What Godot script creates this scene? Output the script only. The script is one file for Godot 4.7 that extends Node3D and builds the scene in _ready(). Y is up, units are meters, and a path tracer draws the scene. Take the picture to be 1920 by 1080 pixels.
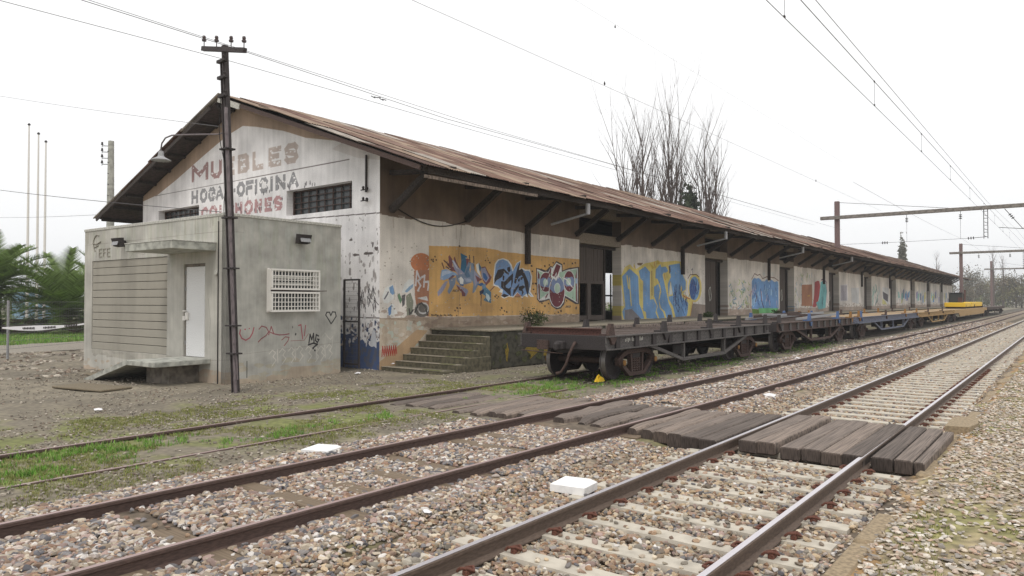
extends Node3D

# ---------------------------------------------------------------- helpers
class Mh:
	var v := PackedVector3Array()
	var n := PackedVector3Array()
	var t := PackedVector2Array()
	var c := PackedColorArray()
	var ix := PackedInt32Array()
	var col := Color.WHITE

	func quad(a: Vector3, b: Vector3, e: Vector3, d: Vector3, uv := PackedVector2Array()) -> void:
		var nn := (b - a).cross(e - a)
		if nn.length_squared() < 1e-14:
			nn = (e - a).cross(d - a)
		nn = nn.normalized()
		var k := v.size()
		v.append_array([a, b, e, d])
		n.append_array([nn, nn, nn, nn])
		if uv.size() == 4:
			t.append_array(uv)
		else:
			var l1 := a.distance_to(b)
			var l2 := a.distance_to(d)
			t.append_array([Vector2(0, l2), Vector2(l1, l2), Vector2(l1, 0), Vector2(0, 0)])
		c.append_array([col, col, col, col])
		ix.append_array([k, k + 2, k + 1, k, k + 3, k + 2])

	func tri(a: Vector3, b: Vector3, e: Vector3) -> void:
		var nn := (b - a).cross(e - a).normalized()
		var k := v.size()
		v.append_array([a, b, e])
		n.append_array([nn, nn, nn])
		t.append_array([Vector2(a.x, a.y), Vector2(b.x, b.y), Vector2(e.x, e.y)])
		c.append_array([col, col, col])
		ix.append_array([k, k + 2, k + 1])

	func box(o: Vector3, s: Vector3, b := Basis()) -> void:
		cbox(o, s, 0.0, b)

	func cbox(o: Vector3, s: Vector3, ch: float, b := Basis()) -> void:
		var h := s * 0.5
		var f := func(x: float, y: float, z: float) -> Vector3: return o + b * Vector3(x, y, z)
		var i := h - Vector3(ch, ch, ch)
		quad(f.call(h.x, -i.y, i.z), f.call(h.x, -i.y, -i.z), f.call(h.x, i.y, -i.z), f.call(h.x, i.y, i.z))
		quad(f.call(-h.x, -i.y, -i.z), f.call(-h.x, -i.y, i.z), f.call(-h.x, i.y, i.z), f.call(-h.x, i.y, -i.z))
		quad(f.call(-i.x, h.y, i.z), f.call(i.x, h.y, i.z), f.call(i.x, h.y, -i.z), f.call(-i.x, h.y, -i.z))
		quad(f.call(-i.x, -h.y, -i.z), f.call(i.x, -h.y, -i.z), f.call(i.x, -h.y, i.z), f.call(-i.x, -h.y, i.z))
		quad(f.call(-i.x, -i.y, h.z), f.call(i.x, -i.y, h.z), f.call(i.x, i.y, h.z), f.call(-i.x, i.y, h.z))
		quad(f.call(i.x, -i.y, -h.z), f.call(-i.x, -i.y, -h.z), f.call(-i.x, i.y, -h.z), f.call(i.x, i.y, -h.z))
		if ch <= 0.0:
			return
		for sy in [-1, 1]:
			for sz in [-1, 1]:
				strip(f.call(-i.x, sy * h.y, sz * i.z), f.call(i.x, sy * h.y, sz * i.z), f.call(i.x, sy * i.y, sz * h.z), f.call(-i.x, sy * i.y, sz * h.z), o)
		for sx in [-1, 1]:
			for sz in [-1, 1]:
				strip(f.call(sx * h.x, -i.y, sz * i.z), f.call(sx * h.x, i.y, sz * i.z), f.call(sx * i.x, i.y, sz * h.z), f.call(sx * i.x, -i.y, sz * h.z), o)
			for sy in [-1, 1]:
				strip(f.call(sx * h.x, sy * i.y, -i.z), f.call(sx * h.x, sy * i.y, i.z), f.call(sx * i.x, sy * h.y, i.z), f.call(sx * i.x, sy * h.y, -i.z), o)
				for sz in [-1, 1]:
					var p: Vector3 = f.call(sx * h.x, sy * i.y, sz * i.z)
					var q: Vector3 = f.call(sx * i.x, sy * h.y, sz * i.z)
					var r: Vector3 = f.call(sx * i.x, sy * i.y, sz * h.z)
					if (q - p).cross(r - p).dot(p - o) > 0:
						tri(p, q, r)
					else:
						tri(p, r, q)

	func strip(a: Vector3, b: Vector3, e: Vector3, d: Vector3, o: Vector3) -> void:
		if (b - a).cross(e - a).dot(a + e - o * 2.0) > 0:
			quad(a, b, e, d)
		else:
			quad(d, e, b, a)

	func bar(a: Vector3, b: Vector3, w: float, h: float, up := Vector3.UP) -> void:
		var z := (b - a).normalized()
		var x := up.cross(z)
		if x.length() < 0.01:
			x = Vector3.RIGHT.cross(z)
		x = x.normalized()
		var y := z.cross(x)
		box((a + b) * 0.5, Vector3(w, h, a.distance_to(b)), Basis(x, y, z))

	func tube(p: Array, r: Array, sides := 8, caps := true) -> void:
		var m := p.size()
		var k := v.size()
		var d0: Vector3 = (p[1] - p[0]).normalized()
		var x := d0.cross(Vector3.UP if absf(d0.y) < 0.9 else Vector3.RIGHT).normalized()
		var run := 0.0
		for i in m:
			var d: Vector3 = ((p[mini(i + 1, m - 1)] as Vector3) - (p[maxi(i - 1, 0)] as Vector3)).normalized()
			x = (x - d * x.dot(d)).normalized()
			var y := d.cross(x)
			if i > 0:
				run += (p[i] as Vector3).distance_to(p[i - 1])
			var rr: float = r[mini(i, r.size() - 1)]
			for s in sides + 1:
				var a := TAU * s / sides
				var q := x * cos(a) + y * sin(a)
				v.append((p[i] as Vector3) + q * rr)
				n.append(q)
				t.append(Vector2(float(s) / sides, run))
				c.append(col)
		for i in m - 1:
			for s in sides:
				var a := k + i * (sides + 1) + s
				var b := a + sides + 1
				ix.append_array([a, b, a + 1, a + 1, b, b + 1])
		if caps:
			for e in [0, m - 1]:
				var d: Vector3 = (p[1] - p[0]).normalized() if e == 0 else (p[m - 1] - p[m - 2]).normalized()
				var o: int = k + e * (sides + 1)
				var f := v.size()
				v.append(p[e])
				n.append(-d if e == 0 else d)
				t.append(Vector2.ZERO)
				c.append(col)
				for s in sides + 1:
					v.append(v[o + s])
					n.append(-d if e == 0 else d)
					t.append(Vector2.ZERO)
					c.append(col)
				for s in sides:
					if e == 0:
						ix.append_array([f, f + 1 + s, f + 2 + s])
					else:
						ix.append_array([f, f + 2 + s, f + 1 + s])

	# profile: points (radius, height) from bottom to top, turned round the y axis of tf
	func lathe(pr: Array, sides: int, tf: Transform3D) -> void:
		for i in pr.size() - 1:
			var a: Vector2 = pr[i]
			var b: Vector2 = pr[i + 1]
			for s in sides:
				var a0 := TAU * s / sides
				var a1 := TAU * (s + 1) / sides
				var p := [Vector3(a.x * cos(a0), a.y, -a.x * sin(a0)), Vector3(a.x * cos(a1), a.y, -a.x * sin(a1)), Vector3(b.x * cos(a1), b.y, -b.x * sin(a1)), Vector3(b.x * cos(a0), b.y, -b.x * sin(a0))]
				var nn := Vector2(b.y - a.y, a.x - b.x).normalized()
				var n0 := tf.basis * Vector3(nn.x * cos(a0), nn.y, -nn.x * sin(a0))
				var n1 := tf.basis * Vector3(nn.x * cos(a1), nn.y, -nn.x * sin(a1))
				var k := v.size()
				for q in p:
					v.append(tf * (q as Vector3))
					t.append(Vector2(0, 0))
					c.append(col)
				n.append_array([n0, n1, n1, n0])
				ix.append_array([k, k + 2, k + 1, k, k + 3, k + 2])

	# polygon (x, y of tf, anticlockwise) pushed from z0 to z1 of tf
	func prism(poly: PackedVector2Array, z0: float, z1: float, tf := Transform3D()) -> void:
		if Geometry2D.is_polygon_clockwise(poly):
			poly.reverse()
		var m := poly.size()
		for i in m:
			var a := poly[i]
			var b := poly[(i + 1) % m]
			quad(tf * Vector3(a.x, a.y, z1), tf * Vector3(a.x, a.y, z0), tf * Vector3(b.x, b.y, z0), tf * Vector3(b.x, b.y, z1))
		var ti := Geometry2D.triangulate_polygon(poly)
		for i in range(0, ti.size(), 3):
			var p := [poly[ti[i]], poly[ti[i + 1]], poly[ti[i + 2]]]
			var q := []
			var w := []
			for e in p:
				q.append(tf * Vector3(e.x, e.y, z1))
				w.append(tf * Vector3(e.x, e.y, z0))
			var out := tf.basis * Vector3(0, 0, 1)
			if ((q[1] - q[0]) as Vector3).cross(q[2] - q[0]).dot(out) < 0:
				tri(q[0], q[2], q[1])
				tri(w[0], w[1], w[2])
			else:
				tri(q[0], q[1], q[2])
				tri(w[0], w[2], w[1])

	func mesh() -> ArrayMesh:
		var a := []
		a.resize(Mesh.ARRAY_MAX)
		a[Mesh.ARRAY_VERTEX] = v
		a[Mesh.ARRAY_NORMAL] = n
		a[Mesh.ARRAY_TEX_UV] = t
		a[Mesh.ARRAY_COLOR] = c
		a[Mesh.ARRAY_INDEX] = ix
		var m := ArrayMesh.new()
		m.add_surface_from_arrays(Mesh.PRIMITIVE_TRIANGLES, a)
		return m

# a wall's coat of paint: metres u (to the right), v (up) on an Image
class Cv:
	var im: Image
	var u0: float
	var v1: float
	var s: float
	var w: int
	var h: int

	func _init(ua: float, ub: float, va: float, vb: float, width: int, base: Color) -> void:
		u0 = ua
		v1 = vb
		w = width
		s = width / (ub - ua)
		h = int(ceil((vb - va) * s))
		im = Image.create(w, h, false, Image.FORMAT_RGBA8)
		im.fill(base)

	func uv(u: float, y: float) -> Vector2:
		return Vector2((u - u0) * s / w, (v1 - y) * s / h)

	func poly(p: Array, c: Color) -> void:
		var m := p.size() / 2
		var xs := PackedFloat32Array()
		var ys := PackedFloat32Array()
		for i in m:
			xs.append((p[i * 2] - u0) * s)
			ys.append((v1 - p[i * 2 + 1]) * s)
		var lo := 1e9
		var hi := -1e9
		for y in ys:
			lo = minf(lo, y)
			hi = maxf(hi, y)
		for y in range(maxi(0, int(lo)), mini(h, int(hi) + 1)):
			var cy := y + 0.5
			var cut := []
			for i in m:
				var j := (i + 1) % m
				if (ys[i] <= cy) != (ys[j] <= cy):
					cut.append(xs[i] + (cy - ys[i]) / (ys[j] - ys[i]) * (xs[j] - xs[i]))
			cut.sort()
			for k in range(0, cut.size() - 1, 2):
				var x0 := maxi(0, int(round(cut[k])))
				var x1 := mini(w, int(round(cut[k + 1])))
				if x1 > x0:
					im.fill_rect(Rect2i(x0, y, x1 - x0, 1), c)

	func line(p: Array, wd: float, c: Color) -> void:
		var q := wd * 0.5
		for i in range(0, p.size() - 2, 2):
			var a := Vector2(p[i], p[i + 1])
			var b := Vector2(p[i + 2], p[i + 3])
			var d := (b - a).normalized() * q
			var e := Vector2(-d.y, d.x)
			a -= d * 0.8
			b += d * 0.8
			poly([a.x + e.x, a.y + e.y, b.x + e.x, b.y + e.y, b.x - e.x, b.y - e.y, a.x - e.x, a.y - e.y], c)

	func dab(x: float, y: float, rx: float, ry: float, c: Color, g: RandomNumberGenerator) -> void:
		var p := []
		for k in 9:
			var a := TAU * k / 9
			var r := g.randf_range(0.5, 1.15)
			p.append_array([x + cos(a) * rx * r, y + sin(a) * ry * r])
		poly(p, c)

	# blotches, vertical streaks and fine grain of the surface itself
	func weather(seed_: int, blot: float, streak: float, grain: float) -> void:
		var f := FastNoiseLite.new()
		f.seed = seed_
		f.frequency = 0.006
		f.fractal_octaves = 4
		var a := f.get_image(w, h).get_data()
		f.frequency = 0.05
		f.fractal_octaves = 2
		var si := f.get_image(w, maxi(8, h / 14))
		si.resize(w, h, Image.INTERPOLATE_BILINEAR)
		var b := si.get_data()
		f.frequency = 0.35
		var e := f.get_image(w, h).get_data()
		var d := im.get_data()
		var kb := blot / 128.0
		var ks := streak / 128.0
		var kg := grain / 128.0
		for i in w * h:
			var m := 1.0 + (a[i] - 128) * kb + (b[i] - 128) * ks + (e[i] - 128) * kg
			var j := i * 4
			d[j] = clampi(int(d[j] * m), 0, 255)
			d[j + 1] = clampi(int(d[j + 1] * m), 0, 255)
			d[j + 2] = clampi(int(d[j + 2] * m), 0, 255)
		im = Image.create_from_data(w, h, false, Image.FORMAT_RGBA8, d)

	func tex() -> ImageTexture:
		return ImageTexture.create_from_image(im)

var rng := RandomNumberGenerator.new()
var taken := {}
var M := {}
var CS := sin(deg_to_rad(38.0))
var CC := cos(deg_to_rad(38.0))

func C8(r: int, g: int, b: int) -> Color:
	return Color8(r, g, b)

# spray paint: each colour mixed a little towards grey
func D8(r: int, g: int, b: int) -> Color:
	return Color8(r, g, b).lerp(Color8(176, 166, 156), 0.14)

func numbered(called: String) -> String:
	if not taken.has(called):
		taken[called] = 0
		return called
	taken[called] += 1
	return "%s_%03d" % [called, taken[called]]

func tag(o: Node3D, label: String, category: String, group := "") -> void:
	o.set_meta("label", label)
	o.set_meta("category", category)
	if group != "":
		o.set_meta("group", group)

func thing(called: String, label: String, category: String, at := Vector3.ZERO, turn := 0.0, group := "") -> Node3D:
	var o := Node3D.new()
	o.name = numbered(called)
	add_child(o)
	o.position = at
	o.rotation.y = turn
	tag(o, label, category, group)
	return o

func world_of(o: Node) -> Transform3D:
	var tf := Transform3D()
	while o != self and o != null:
		tf = (o as Node3D).transform * tf
		o = o.get_parent()
	return tf

# one named mesh; the shape is given in the world's metres unless own is set
func obj(called: String, m: Mh, mat: Material, parent: Node = null, own := false) -> MeshInstance3D:
	return put(called, m.mesh(), mat, parent, Transform3D(), own)

func put(called: String, m: Mesh, mat: Material, parent: Node = null, tf := Transform3D(), own := false) -> MeshInstance3D:
	var o := MeshInstance3D.new()
	o.mesh = m
	o.material_override = mat
	if parent == null or parent == self:
		o.name = numbered(called)
		add_child(o)
		o.transform = tf
	else:
		o.name = called
		parent.add_child(o, true)
		o.transform = tf if own else world_of(parent).affine_inverse() * tf
	return o

func setting(called: String, m: Mh, mat: Material) -> MeshInstance3D:
	var o := obj(called, m, mat)
	o.set_meta("kind", "structure")
	return o

# a thing of one mesh, standing at "at" with the shape given round that point
func solo(called: String, m: Mh, mat: Material, at: Vector3, label: String, category: String, group := "", turn := 0.0) -> MeshInstance3D:
	var o := obj(called, m, mat)
	o.position = at
	o.rotation.y = turn
	tag(o, label, category, group)
	return o

func many(called: String, m: Mesh, mat: Material, tfs: Array, cols: Array, parent: Node = null) -> MultiMeshInstance3D:
	var mm := MultiMesh.new()
	mm.transform_format = MultiMesh.TRANSFORM_3D
	mm.use_colors = not cols.is_empty()
	mm.mesh = m
	mm.instance_count = tfs.size()
	var inv := Transform3D() if parent == null else world_of(parent).affine_inverse()
	for i in tfs.size():
		var q: Transform3D = inv * tfs[i]
		mm.set_instance_transform(i, q)
		if not cols.is_empty():
			var k: Color = cols[i]
			mm.set_instance_color(i, k)
	var o := MultiMeshInstance3D.new()
	o.multimesh = mm
	o.material_override = mat
	if parent == null:
		o.name = numbered(called)
		add_child(o)
	else:
		o.name = called
		parent.add_child(o, true)
	o.set_meta("kind", "stuff")
	return o

func lin(r: int, g: int, b: int) -> Color:
	return Color8(r, g, b).srgb_to_linear()

func noise_tex(size: int, seed_: int, freq: float, oct: int, lo: float, hi: float, sx := 1, sy := 1) -> ImageTexture:
	var f := FastNoiseLite.new()
	f.seed = seed_
	f.frequency = freq
	f.fractal_octaves = oct
	var g := f.get_seamless_image(size / sx, size / sy)
	g.resize(size, size, Image.INTERPOLATE_CUBIC)
	g.convert(Image.FORMAT_L8)
	var d := g.get_data()
	for i in d.size():
		d[i] = clampi(int(255.0 * lerpf(lo, hi, d[i] / 255.0)), 0, 255)
	return ImageTexture.create_from_image(Image.create_from_data(size, size, false, Image.FORMAT_L8, d))

# a plain material broken up by a tiling grain laid on by position
func mat(c: Color, rough := 0.9, grain: Texture2D = null, scale := Vector3.ONE, metal := 0.0, relief := 0.0) -> StandardMaterial3D:
	var m := StandardMaterial3D.new()
	m.albedo_color = c
	m.roughness = rough
	m.metallic = metal
	if grain:
		m.albedo_texture = grain
		m.uv1_triplanar = true
		m.uv1_world_triplanar = true
		m.uv1_scale = scale
		if relief > 0.0:
			m.heightmap_enabled = true
			m.heightmap_texture = grain
			m.heightmap_scale = relief * 0.22
	return m

func tinted(rough := 0.95, tex: Texture2D = null) -> StandardMaterial3D:
	var m := StandardMaterial3D.new()
	m.vertex_color_use_as_albedo = true
	m.roughness = rough
	if tex:
		m.albedo_texture = tex
	return m

func painted(cv: Cv, relief := 0.0) -> StandardMaterial3D:
	var m := StandardMaterial3D.new()
	m.albedo_texture = cv.tex()
	m.texture_repeat = false
	m.roughness = 0.92
	if relief > 0.0:
		m.heightmap_enabled = true
		m.heightmap_texture = m.albedo_texture
		m.heightmap_scale = relief
	return m

# a wall with rectangular openings. O: corner; U: along; N: outward; holes: [u0, u1, v0, v1]; top: height over u
func wall_grid(m: Mh, O: Vector3, U: Vector3, N: Vector3, us: Array, vs: Array, holes: Array, th: float, cv: Cv = null, off := 0.0, top = null) -> void:
	var P := func(u: float, y: float, k: float) -> Vector3: return O + U * u + Vector3(0, y, 0) - N * k
	var solid := func(i: int, j: int) -> bool:
		if i < 0 or j < 0 or i >= us.size() - 1 or j >= vs.size() - 1:
			return false
		var u: float = (us[i] + us[i + 1]) * 0.5
		var y: float = (vs[j] + vs[j + 1]) * 0.5
		for q in holes:
			if u > q[0] and u < q[1] and y > q[2] and y < q[3]:
				return false
		return true
	for i in us.size() - 1:
		for j in vs.size() - 1:
			if not solid.call(i, j):
				continue
			var a: float = us[i]
			var b: float = us[i + 1]
			var y0: float = vs[j]
			var ya: float = vs[j + 1]
			var yb: float = ya
			if j == vs.size() - 2 and top != null:
				ya = top.call(a)
				yb = top.call(b)
			var uv := PackedVector2Array()
			if cv:
				uv = PackedVector2Array([cv.uv(a + off, y0), cv.uv(b + off, y0), cv.uv(b + off, yb), cv.uv(a + off, ya)])
			m.quad(P.call(a, y0, 0.0), P.call(b, y0, 0.0), P.call(b, yb, 0.0), P.call(a, ya, 0.0), uv)
			m.quad(P.call(b, y0, th), P.call(a, y0, th), P.call(a, ya, th), P.call(b, yb, th), uv)
			var e := PackedVector2Array()
			if cv:
				e = PackedVector2Array([uv[0], uv[0], uv[3], uv[3]])
			if not solid.call(i - 1, j):
				m.quad(P.call(a, y0, th), P.call(a, y0, 0.0), P.call(a, ya, 0.0), P.call(a, ya, th), e)
			if cv:
				e = PackedVector2Array([uv[1], uv[1], uv[2], uv[2]])
			if not solid.call(i + 1, j):
				m.quad(P.call(b, y0, 0.0), P.call(b, y0, th), P.call(b, yb, th), P.call(b, yb, 0.0), e)
			if cv:
				e = PackedVector2Array([uv[3], uv[2], uv[2], uv[3]])
			if not solid.call(i, j + 1):
				m.quad(P.call(a, ya, 0.0), P.call(b, yb, 0.0), P.call(b, yb, th), P.call(a, ya, th), e)
			if cv:
				e = PackedVector2Array([uv[0], uv[1], uv[1], uv[0]])
			if not solid.call(i, j - 1):
				m.quad(P.call(a, y0, th), P.call(b, y0, th), P.call(b, y0, 0.0), P.call(a, y0, 0.0), e)

func in_view(x: float, z: float, near := 3.0) -> bool:
	var d := -x * CS - z * CC
	var r := x * CC - z * CS
	return d > near and absf(r) < d * 0.8 + 1.5

func depth(x: float, z: float) -> float:
	return -x * CS - z * CC

func ground_y(x: float, z: float) -> float:
	var y := 0.0
	y += 0.10 * smoothstep(-1.55, -1.2, x)
	y -= 0.05 * smoothstep(-5.0, -4.6, x) * (1.0 - smoothstep(-1.8, -1.5, x))
	y += 0.02 * smoothstep(-8.6, -8.2, x) * (1.0 - smoothstep(-5.1, -4.7, x))
	if x < -8.3 and x > -12.0:
		y += 0.05 * smoothstep(-8.3, -9.0, x) * smoothstep(-12.0, -11.3, x)
	y += 0.022 * sin(x * 1.7 + z * 0.6) * sin(z * 1.3 - x * 0.4)
	return y

func _ready() -> void:
	var cam := Camera3D.new()
	cam.name = "camera"
	cam.fov = 43.84
	cam.near = 0.1
	cam.far = 3000.0
	cam.position = Vector3(0, 2.13, 0)
	cam.rotation_degrees = Vector3(1.04, 38.0, 0)
	add_child(cam)
	cam.current = true
	var sky := ProceduralSkyMaterial.new()
	sky.sky_top_color = Color(1.0, 1.0, 1.0)
	sky.sky_horizon_color = Color(0.975, 0.98, 0.985)
	sky.sky_curve = 0.12
	sky.sky_energy_multiplier = 1.05
	sky.ground_bottom_color = Color(0.42, 0.4, 0.37)
	sky.ground_horizon_color = Color(0.5, 0.48, 0.45)
	var env := Environment.new()
	env.background_mode = Environment.BG_SKY
	env.sky = Sky.new()
	env.sky.sky_material = sky
	env.tonemap_mode = Environment.TONE_MAPPER_LINEAR
	env.tonemap_exposure = 1.0
	env.sdfgi_enabled = true
	env.ssao_enabled = true
	env.ssil_enabled = true
	env.fog_enabled = true
	env.fog_density = 0.0007
	env.fog_light_color = Color(0.93, 0.94, 0.95)
	var we := WorldEnvironment.new()
	we.name = "world_environment"
	we.environment = env
	add_child(we)
	var sun := DirectionalLight3D.new()
	sun.name = "sun"
	sun.light_energy = 0.5
	sun.light_color = Color(1.0, 0.985, 0.96)
	sun.light_angular_distance = 16.0
	sun.shadow_enabled = true
	sun.rotation_degrees = Vector3(-62, 25, 0)
	add_child(sun)
	rng.seed = 20240
	make_materials()
	build_ground()
	build_warehouse()
	build_platform()
	build_kiosk()
	build_tracks()
	build_crossing()
	build_wagons()
	build_poles()
	build_catenary()
	build_wires()
	build_trees()
	build_left_side()
	build_small_things()
	build_stones()
	build_grass()

func make_materials() -> void:
	var fine := noise_tex(512, 3, 0.045, 5, 0.72, 1.12)
	var blot := noise_tex(512, 5, 0.012, 5, 0.68, 1.15)
	var rust := noise_tex(512, 9, 0.03, 5, 0.55, 1.3)
	var wood := noise_tex(512, 13, 0.05, 4, 0.55, 1.25, 1, 16)
	M.fine = fine
	M.blot = blot
	M.rust_grain = rust
	M.concrete = mat(C8(180, 180, 171), 0.93, blot, Vector3(0.5, 0.5, 0.5), 0, 0.3)
	M.concrete_pale = mat(C8(196, 194, 186), 0.93, fine, Vector3(0.7, 0.7, 0.7), 0, 0.3)
	M.lintel = mat(C8(150, 138, 124), 0.95, fine, Vector3(0.5, 0.5, 0.5))
	M.concrete_dark = mat(C8(128, 120, 110), 0.95, blot, Vector3(0.6, 0.6, 0.6), 0, 0.5)
	M.plinth = mat(C8(72, 69, 58), 0.95, rust, Vector3(0.22, 0.3, 0.22))
	M.step = mat(C8(100, 94, 76), 0.95, blot, Vector3(0.9, 0.9, 0.9))
	M.tread = mat(C8(150, 141, 124), 0.95, fine, Vector3(0.5, 0.5, 0.5))
	M.emblem = mat(C8(146, 141, 131), 0.95)
	M.moss = mat(C8(92, 98, 44), 1.0, rust, Vector3(1.2, 1.2, 1.2), 0, 0.8)
	M.moss_dark = mat(C8(76, 78, 50), 1.0, rust, Vector3(0.8, 0.8, 0.8))
	M.yellow_stain = mat(C8(138, 116, 40), 0.95, rust, Vector3(1.3, 1.3, 1.3))
	M.sleeper = mat(C8(192, 184, 170), 0.93, noise_tex(256, 61, 0.02, 3, 0.86, 1.08), Vector3(0.7, 0.7, 0.7))
	M.rail = mat(C8(104, 88, 77), 0.75, fine, Vector3(2.5, 2.5, 0.5), 0.05)
	M.rail_dull = mat(C8(94, 75, 68), 0.8, fine, Vector3(2.5, 2.5, 0.5), 0.05)
	M.shine = mat(C8(222, 216, 220), 0.3, null, Vector3.ONE, 0.85)
	M.shine_dull = mat(C8(168, 146, 142), 0.5, null, Vector3.ONE, 0.4)
	M.clip = mat(C8(108, 66, 52), 0.8, rust, Vector3(4, 4, 4))
	M.timber_z = mat(C8(132, 119, 110), 0.95, wood, Vector3(3.2, 3.2, 0.45), 0, 0.8)
	M.timber_dark = mat(C8(108, 97, 90), 0.95, wood, Vector3(3.2, 3.2, 0.45), 0, 0.8)
	M.timber_pale = mat(C8(144, 129, 118), 0.95, wood, Vector3(3.0, 3.0, 0.4), 0, 0.8)
	M.board = mat(C8(98, 88, 82), 0.95, wood, Vector3(3.0, 0.35, 3.0), 0, 0.6)
	M.beam = mat(C8(66, 58, 54), 0.95, rust, Vector3(0.8, 0.8, 0.8))
	M.soffit = mat(C8(74, 62, 58), 0.95, wood, Vector3(0.35, 2.4, 2.4), 0, 0.5)
	M.pole = mat(C8(96, 76, 76), 0.7, rust, Vector3(1.6, 0.35, 1.6), 0.1)
	M.pole_dark = mat(C8(66, 58, 58), 0.7, rust, Vector3(1.6, 0.35, 1.6), 0.1)
	M.pipe = mat(C8(116, 105, 107), 0.55, rust, Vector3(1.6, 0.3, 1.6), 0.2)
	for q in ["timber_z", "timber_dark", "timber_pale"]:
		M[q].vertex_color_use_as_albedo = true
	M.iron = mat(C8(62, 56, 56), 0.75, rust, Vector3(2, 2, 2), 0.15)
	M.iron_grey = mat(C8(94, 90, 88), 0.75, rust, Vector3(0.9, 0.9, 0.9), 0.05)
	M.iron_brown = mat(C8(82, 64, 58), 0.85, rust, Vector3(1.2, 1.2, 1.2), 0.05)
	M.iron_red = mat(C8(92, 60, 53), 0.85, rust, Vector3(1.4, 1.4, 1.4), 0.05)
	M.wagon_blue = mat(C8(110, 114, 130), 0.8, rust, Vector3(0.6, 0.6, 0.6))
	M.wagon_tan = mat(C8(178, 146, 98), 0.85, rust, Vector3(0.5, 0.5, 0.5))
	M.stake_blue = mat(C8(76, 104, 150), 0.8, rust, Vector3(1.5, 1.5, 1.5))
	M.ochre = mat(C8(150, 108, 54), 0.85, rust, Vector3(2.5, 2.5, 2.5))
	M.deck = mat(C8(96, 82, 75), 0.95, wood, Vector3(0.4, 3, 3), 0, 0.5)
	M.deck_tan = mat(C8(176, 150, 116), 0.95, wood, Vector3(0.4, 3, 3), 0, 0.4)
	M.white = mat(C8(240, 240, 240), 0.6, fine, Vector3(1.5, 1.5, 1.5))
	M.foam = mat(C8(240, 239, 238), 0.8, noise_tex(256, 63, 0.02, 3, 0.93, 1.03), Vector3(1.5, 1.5, 1.5))
	M.white_bar = mat(C8(226, 222, 216), 0.6)
	M.glass_dark = mat(C8(54, 58, 60), 0.25)
	M.black = mat(C8(30, 28, 28), 0.8)
	M.porcelain = mat(C8(70, 56, 58), 0.25)
	M.tread_steel = mat(C8(150, 144, 142), 0.4, M.fine, Vector3(3, 3, 3), 0.6)
	M.wire = mat(C8(74, 70, 72), 0.6)
	M.wire_thin = mat(C8(120, 118, 120), 0.6)
	M.steel = mat(C8(168, 168, 170), 0.6, fine, Vector3(1, 1, 1), 0.15)
	M.catenary = mat(C8(134, 128, 122), 0.9, blot, Vector3(0.5, 0.5, 0.5))
	M.mast = mat(C8(128, 106, 104), 0.85, rust, Vector3(0.7, 0.7, 0.7))
	M.yellow = mat(C8(226, 186, 32), 0.55)
	M.bark = mat(C8(96, 82, 76), 0.95, rust, Vector3(0.8, 0.25, 0.8))
	M.palm_bark = mat(C8(82, 70, 60), 1.0, rust, Vector3(1.5, 3.0, 1.5), 0, 3.0)
	M.stone_wall = mat(C8(126, 106, 94), 0.95, rust, Vector3(0.9, 1.4, 0.9), 0, 2.0)
	M.kerb = mat(C8(158, 140, 114), 0.95, fine, Vector3(0.8, 0.8, 0.8), 0, 0.4)
	M.slab = mat(C8(128, 116, 96), 0.95, fine, Vector3(0.9, 0.9, 0.9), 0, 0.4)
	M.litter = mat(C8(222, 220, 222), 0.8)
	M.tinted = tinted()
	var leafy := tinted(0.8)
	leafy.backlight_enabled = true
	leafy.backlight = Color(0.35, 0.4, 0.2)
	M.leafy = leafy

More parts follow.
